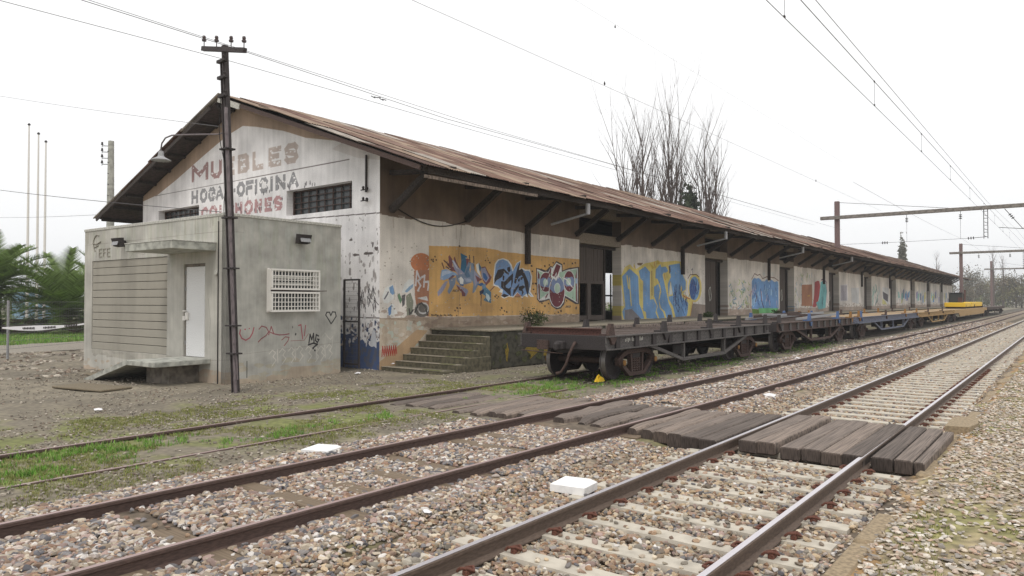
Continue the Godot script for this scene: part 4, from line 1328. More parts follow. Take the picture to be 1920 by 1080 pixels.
	cv.poly([24.23, 2.91, 24.21, 2.79, 24.16, 2.69, 24.08, 2.60, 23.97, 2.54, 23.85, 2.51, 23.73, 2.50, 23.61, 2.53, 23.51, 2.59, 23.43, 2.68, 23.38, 2.78, 23.36, 2.89, 23.38, 3.00, 23.43, 3.10, 23.51, 3.19, 23.61, 3.25, 23.73, 3.29, 23.85, 3.29, 23.97, 3.26, 24.08, 3.21, 24.16, 3.12, 24.21, 3.02], D8(104,44,54))
	cv.poly([23.36, 2.99, 23.57, 3.08, 23.79, 3.05, 24.01, 3.10, 24.21, 3.01, 24.21, 2.75, 24.01, 2.68, 23.79, 2.70, 23.57, 2.69, 23.38, 2.76], D8(118,138,178))
	cv.poly([23.93, 2.89, 23.92, 2.84, 23.90, 2.80, 23.87, 2.77, 23.82, 2.75, 23.78, 2.73, 23.73, 2.73, 23.68, 2.75, 23.64, 2.77, 23.61, 2.80, 23.59, 2.84, 23.58, 2.88, 23.59, 2.92, 23.61, 2.96, 23.64, 3.00, 23.68, 3.02, 23.73, 3.03, 23.78, 3.03, 23.83, 3.02, 23.87, 3.00, 23.90, 2.97, 23.92, 2.93], D8(190,214,200))
	cv.poly([25.94, 2.98, 25.93, 2.84, 25.87, 2.72, 25.79, 2.62, 25.68, 2.55, 25.55, 2.51, 25.42, 2.51, 25.30, 2.54, 25.20, 2.61, 25.11, 2.71, 25.06, 2.83, 25.05, 2.96, 25.06, 3.09, 25.12, 3.21, 25.20, 3.31, 25.31, 3.38, 25.43, 3.42, 25.56, 3.43, 25.68, 3.39, 25.79, 3.32, 25.87, 3.23, 25.93, 3.11], D8(226,228,226))
	cv.poly([25.90, 2.97, 25.88, 2.85, 25.83, 2.74, 25.76, 2.64, 25.66, 2.57, 25.55, 2.53, 25.43, 2.53, 25.32, 2.57, 25.23, 2.63, 25.15, 2.72, 25.10, 2.84, 25.09, 2.96, 25.11, 3.08, 25.15, 3.19, 25.23, 3.29, 25.32, 3.36, 25.43, 3.40, 25.55, 3.40, 25.66, 3.37, 25.76, 3.30, 25.83, 3.21, 25.88, 3.10], D8(104,44,54))
	cv.poly([25.09, 3.07, 25.29, 3.15, 25.49, 3.13, 25.69, 3.18, 25.88, 3.08, 25.88, 2.81, 25.69, 2.74, 25.49, 2.76, 25.29, 2.74, 25.11, 2.82], D8(118,138,178))
	cv.poly([25.64, 2.96, 25.63, 2.91, 25.61, 2.87, 25.57, 2.83, 25.53, 2.81, 25.48, 2.80, 25.42, 2.79, 25.37, 2.81, 25.33, 2.83, 25.29, 2.86, 25.27, 2.90, 25.26, 2.95, 25.27, 2.99, 25.29, 3.03, 25.33, 3.07, 25.37, 3.09, 25.42, 3.11, 25.48, 3.11, 25.53, 3.10, 25.57, 3.07, 25.61, 3.04, 25.63, 3.00], D8(190,214,200))
	cv.poly([25.19, 2.52, 25.16, 2.33, 25.09, 2.15, 24.97, 2.01, 24.82, 1.91, 24.66, 1.85, 24.49, 1.86, 24.32, 1.91, 24.18, 2.01, 24.07, 2.15, 24.00, 2.32, 23.98, 2.51, 24.00, 2.69, 24.07, 2.86, 24.18, 3.01, 24.33, 3.11, 24.49, 3.17, 24.66, 3.18, 24.83, 3.13, 24.97, 3.03, 25.09, 2.88, 25.16, 2.71], D8(226,228,226))
	cv.poly([25.13, 2.52, 25.10, 2.34, 25.04, 2.17, 24.93, 2.03, 24.80, 1.93, 24.65, 1.88, 24.49, 1.88, 24.35, 1.93, 24.22, 2.03, 24.12, 2.17, 24.06, 2.33, 24.03, 2.51, 24.06, 2.69, 24.12, 2.85, 24.22, 2.99, 24.35, 3.09, 24.50, 3.15, 24.65, 3.15, 24.80, 3.10, 24.93, 3.01, 25.04, 2.87, 25.10, 2.70], D8(104,44,54))
	cv.poly([24.05, 2.64, 24.20, 2.96, 24.34, 3.07, 24.57, 3.13, 24.86, 3.08, 25.05, 2.90, 25.12, 2.65, 24.91, 2.52, 24.57, 2.45, 24.29, 2.48], D8(118,138,178))
	cv.poly([24.82, 2.66, 24.81, 2.60, 24.79, 2.54, 24.74, 2.49, 24.69, 2.46, 24.63, 2.44, 24.56, 2.44, 24.50, 2.46, 24.45, 2.49, 24.41, 2.54, 24.38, 2.60, 24.37, 2.66, 24.38, 2.72, 24.41, 2.78, 24.45, 2.83, 24.50, 2.86, 24.56, 2.88, 24.63, 2.88, 24.69, 2.87, 24.75, 2.83, 24.79, 2.79, 24.82, 2.73], D8(226,228,226))
	cv.poly([24.79, 2.66, 24.78, 2.61, 24.76, 2.55, 24.72, 2.51, 24.67, 2.48, 24.62, 2.46, 24.57, 2.46, 24.52, 2.48, 24.47, 2.51, 24.44, 2.55, 24.42, 2.60, 24.41, 2.66, 24.42, 2.71, 24.44, 2.77, 24.47, 2.81, 24.52, 2.84, 24.57, 2.86, 24.62, 2.86, 24.68, 2.84, 24.72, 2.81, 24.76, 2.77, 24.78, 2.72], D8(180,206,188))
	cv.poly([24.49, 3.71, 24.92, 3.63, 24.67, 3.16, 24.53, 2.97, 24.15, 3.14], D8(226,228,226))
	cv.poly([24.54, 3.67, 24.85, 3.60, 24.60, 3.18, 24.46, 3.10, 24.22, 3.18], D8(104,44,54))
	cv.line([24.34, 3.07, 24.53, 3.29, 24.48, 2.99, 24.72, 3.29, 24.67, 3.08], 0.040, D8(226,228,226))
	cv.line([23.61, 2.61, 24.16, 3.49, 24.02, 3.14], 0.050, D8(226,228,226))
	cv.line([23.84, 3.03, 24.13, 3.45, 24.09, 3.22], 0.070, D8(104,44,54))
	cv.line([25.00, 3.11, 25.29, 3.04, 25.74, 2.72], 0.060, D8(226,228,226))
	cv.poly([23.71, 2.23, 23.83, 2.40, 23.97, 2.46, 23.81, 2.26], D8(104,44,54))
	cv.poly([22.74, 3.55, 22.85, 3.56, 22.86, 3.48, 22.77, 3.48], D8(62,46,38))
	cv.poly([22.80, 3.32, 22.88, 3.33, 22.89, 3.27, 22.82, 3.27], D8(62,46,38))
	cv.poly([22.83, 2.85, 22.93, 2.86, 22.94, 2.78, 22.85, 2.78], D8(62,46,38))
	cv.poly([22.89, 2.61, 22.96, 2.62, 22.97, 2.56, 22.90, 2.56], D8(62,46,38))
	cv.poly([23.04, 2.43, 23.12, 2.44, 23.12, 2.38, 23.05, 2.38], D8(62,46,38))
	cv.poly([23.64, 3.58, 23.75, 3.59, 23.76, 3.51, 23.66, 3.51], D8(62,46,38))
	cv.poly([23.43, 3.43, 23.51, 3.44, 23.52, 3.38, 23.45, 3.38], D8(62,46,38))
	cv.poly([23.97, 3.63, 24.06, 3.64, 24.07, 3.57, 23.99, 3.57], D8(62,46,38))
	cv.poly([24.24, 3.73, 24.34, 3.74, 24.35, 3.67, 24.26, 3.67], D8(62,46,38))
	cv.poly([25.04, 3.74, 25.15, 3.75, 25.16, 3.67, 25.06, 3.67], D8(62,46,38))
	cv.poly([25.91, 3.80, 26.01, 3.81, 26.02, 3.74, 25.93, 3.74], D8(62,46,38))
	cv.poly([25.68, 3.77, 25.79, 3.78, 25.81, 3.70, 25.70, 3.70], D8(62,46,38))
	cv.poly([25.24, 2.17, 25.33, 2.17, 25.34, 2.11, 25.26, 2.11], D8(62,46,38))
	cv.poly([25.95, 1.85, 26.07, 1.85, 26.08, 1.77, 25.97, 1.77], D8(62,46,38))
	cv.poly([24.37, 1.63, 24.44, 1.64, 24.44, 1.59, 24.38, 1.59], D8(62,46,38))
	cv.poly([24.61, 1.69, 24.71, 1.70, 24.72, 1.63, 24.63, 1.63], D8(62,46,38))
	cv.poly([24.80, 1.75, 24.92, 1.76, 24.93, 1.67, 24.82, 1.67], D8(62,46,38))
	cv.poly([23.64, 1.95, 23.75, 1.96, 23.76, 1.88, 23.66, 1.89], D8(62,46,38))
	cv.poly([23.91, 2.05, 24.00, 2.06, 24.02, 1.99, 23.93, 1.99], D8(62,46,38))
	cv.poly([23.45, 2.07, 23.54, 2.07, 23.55, 2.01, 23.47, 2.01], D8(62,46,38))
	cv.poly([23.02, 2.85, 23.13, 2.86, 23.14, 2.78, 23.05, 2.79], D8(62,46,38))
	cv.poly([26.02, 1.89, 26.10, 1.89, 26.11, 1.84, 26.04, 1.84], D8(62,46,38))
	cv.line([25.22, 1.86, 25.28, 1.92], 0.040, D8(70,56,50))
	cv.line([25.30, 1.86, 25.36, 1.92], 0.040, D8(70,56,50))
	cv.line([25.37, 1.86, 25.44, 1.92], 0.040, D8(70,56,50))
	cv.line([25.45, 1.86, 25.52, 1.92], 0.040, D8(70,56,50))
	cv.line([25.53, 1.85, 25.60, 1.92], 0.040, D8(70,56,50))


func paint_bay_b(cv: Cv) -> void:
	cv.poly([30.2, 1.2, 40, 1.2, 40, 1.9, 36.0, 2.1, 30.2, 1.8], D8(140,126,116))
	cv.poly([29.91, 3.27, 30.11, 3.51, 30.31, 3.75, 30.82, 3.91, 31.17, 3.74, 31.45, 3.70, 32.32, 4.01, 33.15, 4.12, 33.77, 4.23, 34.24, 4.16, 35.90, 4.31, 36.67, 4.28, 36.72, 3.79, 37.05, 3.38, 37.35, 3.24, 37.25, 2.78, 36.84, 2.54, 37.75, 2.28, 38.17, 2.16, 37.78, 1.29, 37.28, 1.30, 35.70, 1.26, 34.06, 1.22, 32.45, 1.23, 30.06, 1.25, 29.92, 1.63, 29.89, 1.90, 30.20, 1.89], D8(220,200,112))
	cv.poly([30.51, 3.55, 30.76, 3.86, 30.65, 3.46], D8(206,176,70))
	cv.poly([31.24, 3.98, 31.45, 3.65, 31.17, 3.81], D8(206,176,70))
	cv.poly([32.84, 4.08, 33.45, 3.83, 33.14, 3.78], D8(206,176,70))
	cv.poly([33.77, 4.27, 34.08, 4.07, 33.61, 4.01], D8(206,176,70))
	cv.line([33.38, 4.11, 33.49, 3.86], 0.060, D8(190,110,60))
	cv.line([34.56, 3.54, 34.64, 3.25], 0.060, D8(190,110,60))
	cv.poly([31.56, 4.00, 32.17, 4.03, 31.96, 3.89, 31.60, 3.90], D8(110,90,60))
	cv.poly([30.06, 3.30, 30.79, 3.70, 31.66, 3.35, 31.76, 1.99, 32.08, 1.61, 32.27, 1.25, 30.20, 1.27, 30.07, 1.63, 30.35, 1.89], D8(106,152,202))
	cv.line([30.53, 3.32, 30.68, 2.76], 0.120, D8(220,200,112))
	cv.line([30.77, 3.23, 30.82, 2.69, 30.95, 1.92], 0.100, D8(220,200,112))
	cv.poly([31.72, 3.62, 32.39, 3.87, 32.92, 3.60, 32.90, 2.19, 33.30, 2.23, 33.69, 1.87, 33.51, 1.56, 33.78, 1.22, 32.52, 1.25, 32.45, 1.57, 32.16, 1.68, 32.17, 3.12, 31.88, 3.25], D8(106,152,202))
	cv.line([33.11, 3.64, 33.13, 2.44], 0.090, D8(150,110,70))
	cv.poly([33.55, 3.75, 34.08, 4.05, 34.18, 3.89, 34.73, 3.95, 34.99, 3.74, 34.72, 3.62, 34.48, 3.62, 34.33, 3.50, 34.56, 3.03, 34.80, 2.52, 35.04, 2.01, 35.37, 1.68, 35.55, 1.27, 34.78, 1.24, 34.58, 1.58, 34.14, 1.76, 33.92, 2.16, 34.17, 2.59, 34.09, 2.88, 33.76, 3.27, 33.51, 3.30], D8(106,152,202))
	cv.poly([33.35, 2.86, 33.84, 3.02, 34.03, 2.73, 33.87, 2.23, 33.98, 1.77, 34.38, 1.55, 34.58, 1.25, 33.92, 1.22, 33.63, 1.63, 33.76, 1.87, 33.36, 2.37], D8(106,152,202))
	cv.poly([35.06, 4.03, 36.42, 4.19, 36.56, 3.79, 37.21, 3.20, 37.17, 2.77, 36.76, 2.65, 36.63, 2.99, 36.45, 2.76, 36.75, 2.31, 37.52, 2.01, 37.39, 1.47, 37.28, 1.30, 35.87, 1.26, 35.54, 1.86, 35.04, 2.23, 34.95, 3.04, 35.32, 3.41], D8(106,152,202))
	cv.poly([35.05, 3.96, 35.24, 4.00, 35.30, 3.71, 35.15, 3.56], D8(70,70,90))
	cv.poly([35.04, 2.37, 35.28, 3.23, 35.56, 2.42], D8(220,200,112))
	cv.poly([35.17, 2.45, 35.31, 3.08, 35.46, 2.49], D8(190,206,220))
	cv.poly([39.35, 2.88, 39.31, 2.65, 39.20, 2.44, 39.02, 2.26, 38.79, 2.14, 38.53, 2.07, 38.27, 2.07, 38.02, 2.14, 37.80, 2.26, 37.63, 2.43, 37.53, 2.63, 37.50, 2.86, 37.54, 3.08, 37.64, 3.29, 37.81, 3.46, 38.03, 3.59, 38.29, 3.66, 38.55, 3.67, 38.81, 3.61, 39.03, 3.49, 39.21, 3.32, 39.32, 3.11], D8(220,200,112))
	cv.poly([39.04, 2.86, 39.01, 2.66, 38.92, 2.49, 38.79, 2.34, 38.62, 2.24, 38.42, 2.18, 38.23, 2.18, 38.04, 2.23, 37.87, 2.34, 37.75, 2.48, 37.67, 2.65, 37.64, 2.84, 37.67, 3.03, 37.76, 3.20, 37.88, 3.35, 38.05, 3.45, 38.24, 3.51, 38.44, 3.52, 38.63, 3.47, 38.80, 3.37, 38.93, 3.22, 39.01, 3.05], D8(106,152,202))
	cv.poly([38.58, 2.79, 38.56, 2.63, 38.50, 2.47, 38.42, 2.35, 38.31, 2.25, 38.18, 2.21, 38.05, 2.21, 37.93, 2.25, 37.83, 2.34, 37.75, 2.47, 37.70, 2.62, 37.68, 2.78, 37.70, 2.94, 37.75, 3.10, 37.84, 3.22, 37.94, 3.31, 38.07, 3.36, 38.20, 3.37, 38.32, 3.32, 38.43, 3.24, 38.51, 3.11, 38.56, 2.96], D8(56,90,150))
	cv.line([36.02, 3.02, 35.97, 2.76, 35.82, 2.42], 0.045, D8(34,44,80))
	cv.line([37.15, 2.13, 37.25, 1.86, 37.16, 1.56], 0.045, D8(38,62,120))
	cv.line([35.91, 3.01, 35.80, 2.61, 36.05, 2.32], 0.045, D8(34,44,80))
	cv.line([36.95, 2.63, 36.87, 2.28, 37.05, 1.90], 0.045, D8(38,62,120))
	cv.line([37.09, 2.62, 37.13, 2.27, 37.09, 2.08], 0.045, D8(34,44,80))
	cv.line([36.41, 3.04, 36.57, 2.65, 36.42, 2.47], 0.045, D8(38,62,120))
	cv.line([37.13, 2.28, 37.28, 1.89, 37.13, 1.67], 0.045, D8(34,44,80))
	cv.line([36.61, 2.57, 36.48, 2.29, 36.75, 2.07], 0.045, D8(38,62,120))
	cv.line([35.70, 2.43, 35.62, 2.11, 35.68, 1.86], 0.045, D8(34,44,80))
	cv.line([37.29, 2.44, 37.25, 2.17, 37.34, 1.87], 0.045, D8(38,62,120))
	cv.line([36.21, 2.30, 36.13, 1.97, 36.38, 1.78], 0.045, D8(34,44,80))
	cv.line([35.73, 2.87, 35.83, 2.54, 35.61, 2.30], 0.045, D8(38,62,120))
	cv.line([35.92, 2.62, 35.74, 2.26, 36.08, 1.88], 0.045, D8(34,44,80))
	cv.line([36.84, 2.04, 36.65, 1.76, 37.04, 1.34], 0.045, D8(38,62,120))
	cv.line([36.29, 2.07, 36.34, 1.69, 36.20, 1.54], 0.045, D8(34,44,80))
	cv.line([36.36, 2.99, 36.31, 2.58, 36.28, 2.49], 0.045, D8(38,62,120))
	cv.line([35.70, 2.94, 35.81, 2.65, 35.61, 2.43], 0.045, D8(34,44,80))
	cv.line([37.26, 2.33, 37.14, 2.09, 37.05, 1.79], 0.045, D8(38,62,120))
	cv.line([36.75, 2.78, 36.56, 2.46, 36.63, 2.02], 0.045, D8(34,44,80))
	cv.line([35.83, 2.54, 35.93, 2.24, 36.03, 1.93], 0.045, D8(38,62,120))
	cv.line([36.02, 2.67, 35.84, 2.37, 35.91, 1.95], 0.045, D8(34,44,80))
	cv.line([37.00, 2.37, 36.82, 2.10, 36.88, 1.82], 0.045, D8(38,62,120))
	cv.line([36.00, 2.16, 35.86, 1.92, 36.18, 1.52], 0.045, D8(34,44,80))
	cv.line([37.28, 2.34, 37.43, 1.98, 37.40, 1.64], 0.045, D8(38,62,120))
	cv.line([36.44, 3.02, 36.33, 2.62, 36.61, 2.28], 0.045, D8(34,44,80))
	cv.line([36.17, 2.40, 36.29, 2.05, 36.31, 1.77], 0.045, D8(38,62,120))
	cv.line([38.54, 2.99, 38.45, 2.71, 38.68, 2.48], 0.045, D8(38,48,100))
	cv.line([38.93, 3.38, 39.09, 3.11, 39.09, 2.87], 0.045, D8(38,48,100))
	cv.line([38.56, 3.39, 38.69, 3.12, 38.43, 2.88], 0.045, D8(38,48,100))
	cv.line([38.94, 3.01, 38.79, 2.73, 38.82, 2.49], 0.045, D8(38,48,100))
	cv.line([38.51, 3.06, 38.59, 2.79, 38.65, 2.55], 0.045, D8(38,48,100))
	cv.line([37.99, 3.41, 38.13, 3.14, 37.82, 2.90], 0.045, D8(38,48,100))
	cv.line([38.83, 3.35, 38.93, 3.08, 38.92, 2.84], 0.045, D8(38,48,100))
	cv.line([38.83, 3.08, 38.95, 2.80, 38.72, 2.56], 0.045, D8(38,48,100))
	cv.line([38.56, 3.21, 38.69, 2.94, 38.65, 2.70], 0.045, D8(38,48,100))
	cv.line([38.30, 3.09, 38.14, 2.81, 38.14, 2.57], 0.045, D8(38,48,100))
	cv.line([38.46, 3.11, 38.58, 2.84, 38.49, 2.60], 0.045, D8(38,48,100))
	cv.line([37.88, 3.18, 37.97, 2.91, 37.89, 2.67], 0.045, D8(38,48,100))
	cv.line([37.72, 2.88, 37.83, 2.61, 37.58, 2.38], 0.045, D8(38,48,100))
	cv.line([38.40, 3.18, 38.49, 2.90, 38.33, 2.67], 0.045, D8(38,48,100))
	cv.line([37.95, 3.87, 38.09, 3.96, 38.13, 3.61], 0.050, D8(70,70,90))
	cv.line([37.48, 3.39, 37.76, 3.60, 38.61, 3.64, 38.99, 3.51], 0.050, D8(90,60,40))
	cv.line([36.80, 2.43, 37.29, 2.32, 37.75, 2.24], 0.060, D8(180,100,50))
	cv.line([38.12, 2.08, 37.78, 1.31], 0.060, D8(190,120,50))
	cv.poly([32.0, 1.22, 31.0, 1.75, 30.3, 1.7, 30.3, 1.2], D8(120,116,120))


func paint_bay_c(cv: Cv) -> void:
	cv.line([44.30, 2.74, 44.07, 2.67, 44.38, 2.43], 0.070, D8(206,206,190))
	cv.line([45.30, 2.85, 45.46, 2.78, 45.57, 2.68], 0.070, D8(110,140,110))
	cv.line([44.53, 2.12, 44.31, 2.00, 44.44, 1.96], 0.070, D8(206,206,190))
	cv.line([46.02, 3.05, 45.87, 2.88, 45.66, 2.88], 0.070, D8(120,150,180))
	cv.line([45.81, 3.42, 45.80, 3.28, 45.79, 3.28], 0.070, D8(196,204,150))
	cv.line([44.33, 2.10, 44.18, 2.02, 44.58, 1.98], 0.070, D8(120,150,180))
	cv.line([43.66, 2.00, 43.89, 1.89, 43.93, 1.81], 0.070, D8(170,180,120))
	cv.line([46.61, 2.22, 46.68, 2.11, 46.42, 1.95], 0.070, D8(170,180,120))
	cv.line([47.08, 3.05, 46.82, 2.96, 47.31, 2.88], 0.070, D8(206,206,190))
	cv.line([46.75, 2.98, 46.93, 2.84, 47.04, 2.84], 0.070, D8(170,180,120))
	cv.line([45.78, 2.00, 45.87, 1.90, 45.63, 1.87], 0.070, D8(120,150,180))
	cv.line([43.55, 1.93, 43.71, 1.78, 43.85, 1.77], 0.070, D8(196,204,150))
	cv.line([45.56, 2.74, 45.85, 2.67, 45.86, 2.40], 0.070, D8(170,180,120))
	cv.line([44.09, 2.75, 43.93, 2.61, 44.19, 2.45], 0.070, D8(110,140,110))
	cv.line([45.93, 2.04, 46.17, 1.90, 45.79, 1.86], 0.070, D8(150,176,170))
	cv.line([44.63, 2.50, 44.85, 2.39, 44.55, 2.20], 0.070, D8(206,206,190))
	cv.line([44.48, 2.88, 44.34, 2.72, 44.45, 2.63], 0.070, D8(196,204,150))
	cv.line([46.46, 2.92, 46.54, 2.84, 46.14, 2.57], 0.070, D8(206,206,190))
	cv.line([47.07, 1.97, 47.25, 1.80, 47.26, 1.73], 0.070, D8(170,180,120))
	cv.line([45.77, 2.78, 45.93, 2.70, 45.58, 2.58], 0.070, D8(170,180,120))
	cv.line([46.94, 3.37, 47.05, 3.25, 47.28, 3.19], 0.070, D8(170,180,120))
	cv.line([45.35, 3.35, 45.18, 3.18, 45.05, 3.16], 0.070, D8(196,204,150))
	cv.line([46.66, 2.48, 46.90, 2.34, 46.82, 2.20], 0.070, D8(170,180,120))
	cv.line([46.93, 2.05, 46.67, 1.94, 46.56, 1.72], 0.070, D8(110,140,110))
	cv.line([44.03, 2.87, 44.22, 2.76, 43.74, 2.71], 0.070, D8(150,176,170))
	cv.line([46.65, 3.19, 46.68, 3.10, 46.58, 3.02], 0.070, D8(206,206,190))
	cv.line([43.69, 1.87, 43.90, 1.81, 44.00, 1.71], 0.070, D8(120,150,180))
	cv.line([44.02, 2.10, 43.87, 1.98, 44.00, 1.83], 0.070, D8(196,204,150))
	cv.line([44.12, 2.14, 44.24, 1.98, 44.42, 1.94], 0.070, D8(110,140,110))
	cv.line([46.53, 2.13, 46.34, 2.01, 46.83, 1.92], 0.070, D8(170,180,120))
	cv.line([46.85, 2.13, 46.91, 2.06, 46.94, 1.94], 0.070, D8(206,206,190))
	cv.line([46.58, 2.45, 46.75, 2.33, 46.82, 2.14], 0.070, D8(120,150,180))
	cv.line([43.78, 3.18, 44.00, 3.05, 43.91, 2.93], 0.070, D8(120,150,180))
	cv.line([45.34, 1.85, 45.59, 1.77, 45.01, 1.61], 0.070, D8(120,150,180))
	cv.line([46.46, 2.35, 46.28, 2.28, 46.66, 2.02], 0.070, D8(196,204,150))
	cv.line([45.99, 3.44, 46.19, 3.37, 45.79, 3.24], 0.070, D8(170,180,120))
	cv.line([46.94, 2.02, 46.64, 1.88, 46.72, 1.84], 0.070, D8(196,204,150))
	cv.line([46.14, 3.02, 46.35, 2.89, 46.06, 2.85], 0.070, D8(120,150,180))
	cv.line([45.24, 3.51, 45.45, 3.42, 45.37, 3.22], 0.070, D8(170,180,120))
	cv.line([46.01, 2.85, 45.83, 2.73, 45.96, 2.51], 0.070, D8(150,176,170))
	cv.line([44.64, 2.00, 44.88, 1.89, 44.81, 1.82], 0.070, D8(110,140,110))
	cv.line([44.47, 3.46, 44.34, 3.36, 44.76, 3.31], 0.070, D8(206,206,190))
	cv.line([46.22, 3.50, 46.29, 3.36, 46.53, 3.32], 0.070, D8(150,176,170))
	cv.line([44.24, 2.47, 44.32, 2.40, 44.28, 2.30], 0.070, D8(196,204,150))
	cv.line([43.81, 2.68, 43.60, 2.52, 43.67, 2.44], 0.070, D8(196,204,150))
	cv.line([45.83, 2.00, 45.92, 1.82, 46.11, 1.70], 0.070, D8(196,204,150))
	cv.line([46.19, 2.19, 46.01, 2.12, 46.06, 1.99], 0.070, D8(110,140,110))
	cv.line([47.06, 2.55, 47.36, 2.47, 47.25, 2.41], 0.070, D8(120,150,180))
	cv.line([43.68, 3.31, 43.78, 3.22, 43.96, 3.05], 0.070, D8(196,204,150))
	cv.line([45.22, 2.11, 45.16, 1.98, 45.21, 1.91], 0.070, D8(150,176,170))
	cv.line([45.00, 2.90, 45.15, 2.83, 44.76, 2.72], 0.070, D8(196,204,150))
	cv.line([44.32, 2.59, 44.56, 2.46, 44.23, 2.35], 0.070, D8(150,176,170))
	cv.line([43.88, 3.20, 43.71, 3.08, 43.56, 3.04], 0.070, D8(120,150,180))
	cv.line([44.52, 2.38, 44.77, 2.27, 44.20, 2.19], 0.070, D8(120,150,180))
	cv.line([46.06, 2.93, 46.36, 2.80, 45.95, 2.80], 0.070, D8(150,176,170))
	cv.line([45.98, 2.83, 46.15, 2.69, 45.92, 2.68], 0.070, D8(110,140,110))
	cv.line([44.52, 2.62, 44.50, 2.45, 44.53, 2.45], 0.070, D8(196,204,150))
	cv.line([45.67, 2.55, 45.38, 2.42, 45.58, 2.37], 0.070, D8(170,180,120))
	cv.line([45.56, 2.51, 45.37, 2.42, 45.51, 2.32], 0.070, D8(150,176,170))
	cv.line([45.75, 3.33, 46.01, 3.18, 45.87, 3.08], 0.070, D8(120,150,180))
	cv.poly([47.62, 3.45, 47.84, 3.62, 48.16, 3.69, 48.55, 3.64, 48.81, 3.71, 49.21, 3.65, 49.61, 3.49, 50.16, 3.50, 50.58, 3.66, 50.99, 3.47, 51.57, 3.66, 52.29, 3.49, 52.81, 3.58, 53.13, 3.47, 53.12, 1.61, 50.82, 1.59, 47.59, 1.61], D8(106,152,206))
	cv.line([49.43, 2.57, 49.43, 2.38, 49.54, 2.27], 0.110, D8(160,200,232))
	cv.line([50.10, 3.24, 50.21, 3.08, 50.17, 2.88], 0.110, D8(60,96,160))
	cv.line([47.94, 2.26, 47.98, 2.12, 48.04, 1.97], 0.110, D8(160,200,232))
	cv.line([48.57, 2.53, 48.56, 2.27, 48.47, 2.19], 0.110, D8(160,200,232))
	cv.line([49.10, 2.44, 49.18, 2.26, 49.07, 2.16], 0.110, D8(160,200,232))
	cv.line([50.39, 2.22, 50.29, 2.02, 50.25, 1.88], 0.110, D8(160,200,232))
	cv.line([52.53, 3.05, 52.60, 2.87, 52.67, 2.62], 0.110, D8(60,96,160))
	cv.line([53.03, 3.45, 53.13, 3.23, 53.03, 3.15], 0.110, D8(160,200,232))
	cv.line([50.37, 2.94, 50.40, 2.73, 50.38, 2.56], 0.110, D8(60,96,160))
	cv.line([48.01, 2.78, 48.09, 2.51, 48.01, 2.44], 0.110, D8(60,96,160))
	cv.line([51.14, 3.24, 51.16, 3.01, 51.17, 2.96], 0.110, D8(160,200,232))
	cv.line([47.91, 3.00, 47.96, 2.78, 48.05, 2.71], 0.110, D8(196,180,206))
	cv.line([49.52, 2.76, 49.45, 2.56, 49.57, 2.41], 0.110, D8(196,180,206))
	cv.line([50.67, 2.62, 50.62, 2.39, 50.69, 2.25], 0.110, D8(60,96,160))
	cv.line([51.30, 2.09, 51.25, 1.91, 51.22, 1.76], 0.110, D8(60,96,160))
	cv.line([48.74, 2.72, 48.68, 2.47, 48.63, 2.43], 0.110, D8(160,200,232))
	cv.line([48.85, 2.16, 48.78, 2.01, 49.00, 1.88], 0.110, D8(60,96,160))
	cv.line([47.71, 2.20, 47.79, 1.97, 47.61, 1.81], 0.110, D8(160,200,232))
	cv.line([49.57, 2.51, 49.51, 2.31, 49.64, 2.19], 0.110, D8(196,180,206))
	cv.line([48.13, 2.30, 48.06, 2.11, 48.09, 2.01], 0.110, D8(160,200,232))
	cv.line([51.25, 3.37, 51.36, 3.18, 51.19, 2.99], 0.110, D8(60,96,160))
	cv.line([47.70, 2.87, 47.71, 2.67, 47.83, 2.55], 0.110, D8(196,180,206))
	cv.line([51.50, 2.88, 51.48, 2.66, 51.58, 2.58], 0.110, D8(160,200,232))
	cv.line([48.20, 3.20, 48.24, 2.96, 48.31, 2.88], 0.110, D8(196,180,206))
	cv.line([51.15, 2.17, 51.23, 1.92, 51.24, 1.84], 0.110, D8(196,180,206))
	cv.line([49.59, 2.69, 49.63, 2.49, 49.65, 2.29], 0.110, D8(160,200,232))
	cv.line([50.65, 2.54, 50.60, 2.36, 50.48, 2.14], 0.110, D8(196,180,206))
	cv.line([50.94, 2.47, 50.96, 2.22, 50.84, 2.12], 0.110, D8(60,96,160))
	cv.line([52.58, 2.82, 52.58, 2.54, 52.70, 2.47], 0.110, D8(160,200,232))
	cv.line([49.49, 2.18, 49.42, 1.99, 49.37, 1.83], 0.110, D8(160,200,232))
	cv.line([52.71, 2.13, 52.77, 1.87, 52.87, 1.71], 0.110, D8(196,180,206))
	cv.line([51.56, 2.94, 51.61, 2.70, 51.47, 2.57], 0.110, D8(160,200,232))
	cv.line([48.62, 2.50, 48.69, 2.30, 48.67, 2.15], 0.110, D8(60,96,160))
	cv.line([48.36, 3.37, 48.42, 3.21, 48.45, 2.99], 0.110, D8(60,96,160))
	cv.line([50.65, 3.03, 50.68, 2.89, 50.51, 2.65], 0.110, D8(160,200,232))
	cv.line([48.91, 2.74, 48.91, 2.58, 48.80, 2.35], 0.110, D8(160,200,232))
	cv.line([50.32, 3.14, 50.32, 2.96, 50.24, 2.81], 0.110, D8(160,200,232))
	cv.line([48.34, 2.35, 48.37, 2.12, 48.37, 2.04], 0.110, D8(160,200,232))
	cv.line([47.97, 2.05, 48.04, 1.86, 47.87, 1.75], 0.110, D8(160,200,232))
	cv.line([50.19, 2.87, 50.29, 2.62, 50.26, 2.58], 0.110, D8(160,200,232))
	cv.line([47.58, 3.58, 48.16, 3.98, 48.68, 3.88, 49.22, 3.96, 49.75, 3.68, 50.58, 3.83, 51.43, 3.81, 52.30, 3.79, 53.16, 3.61], 0.060, D8(110,80,70))
	cv.line([49.33, 2.93, 49.52, 2.11, 49.98, 1.60], 0.120, D8(70,60,90))
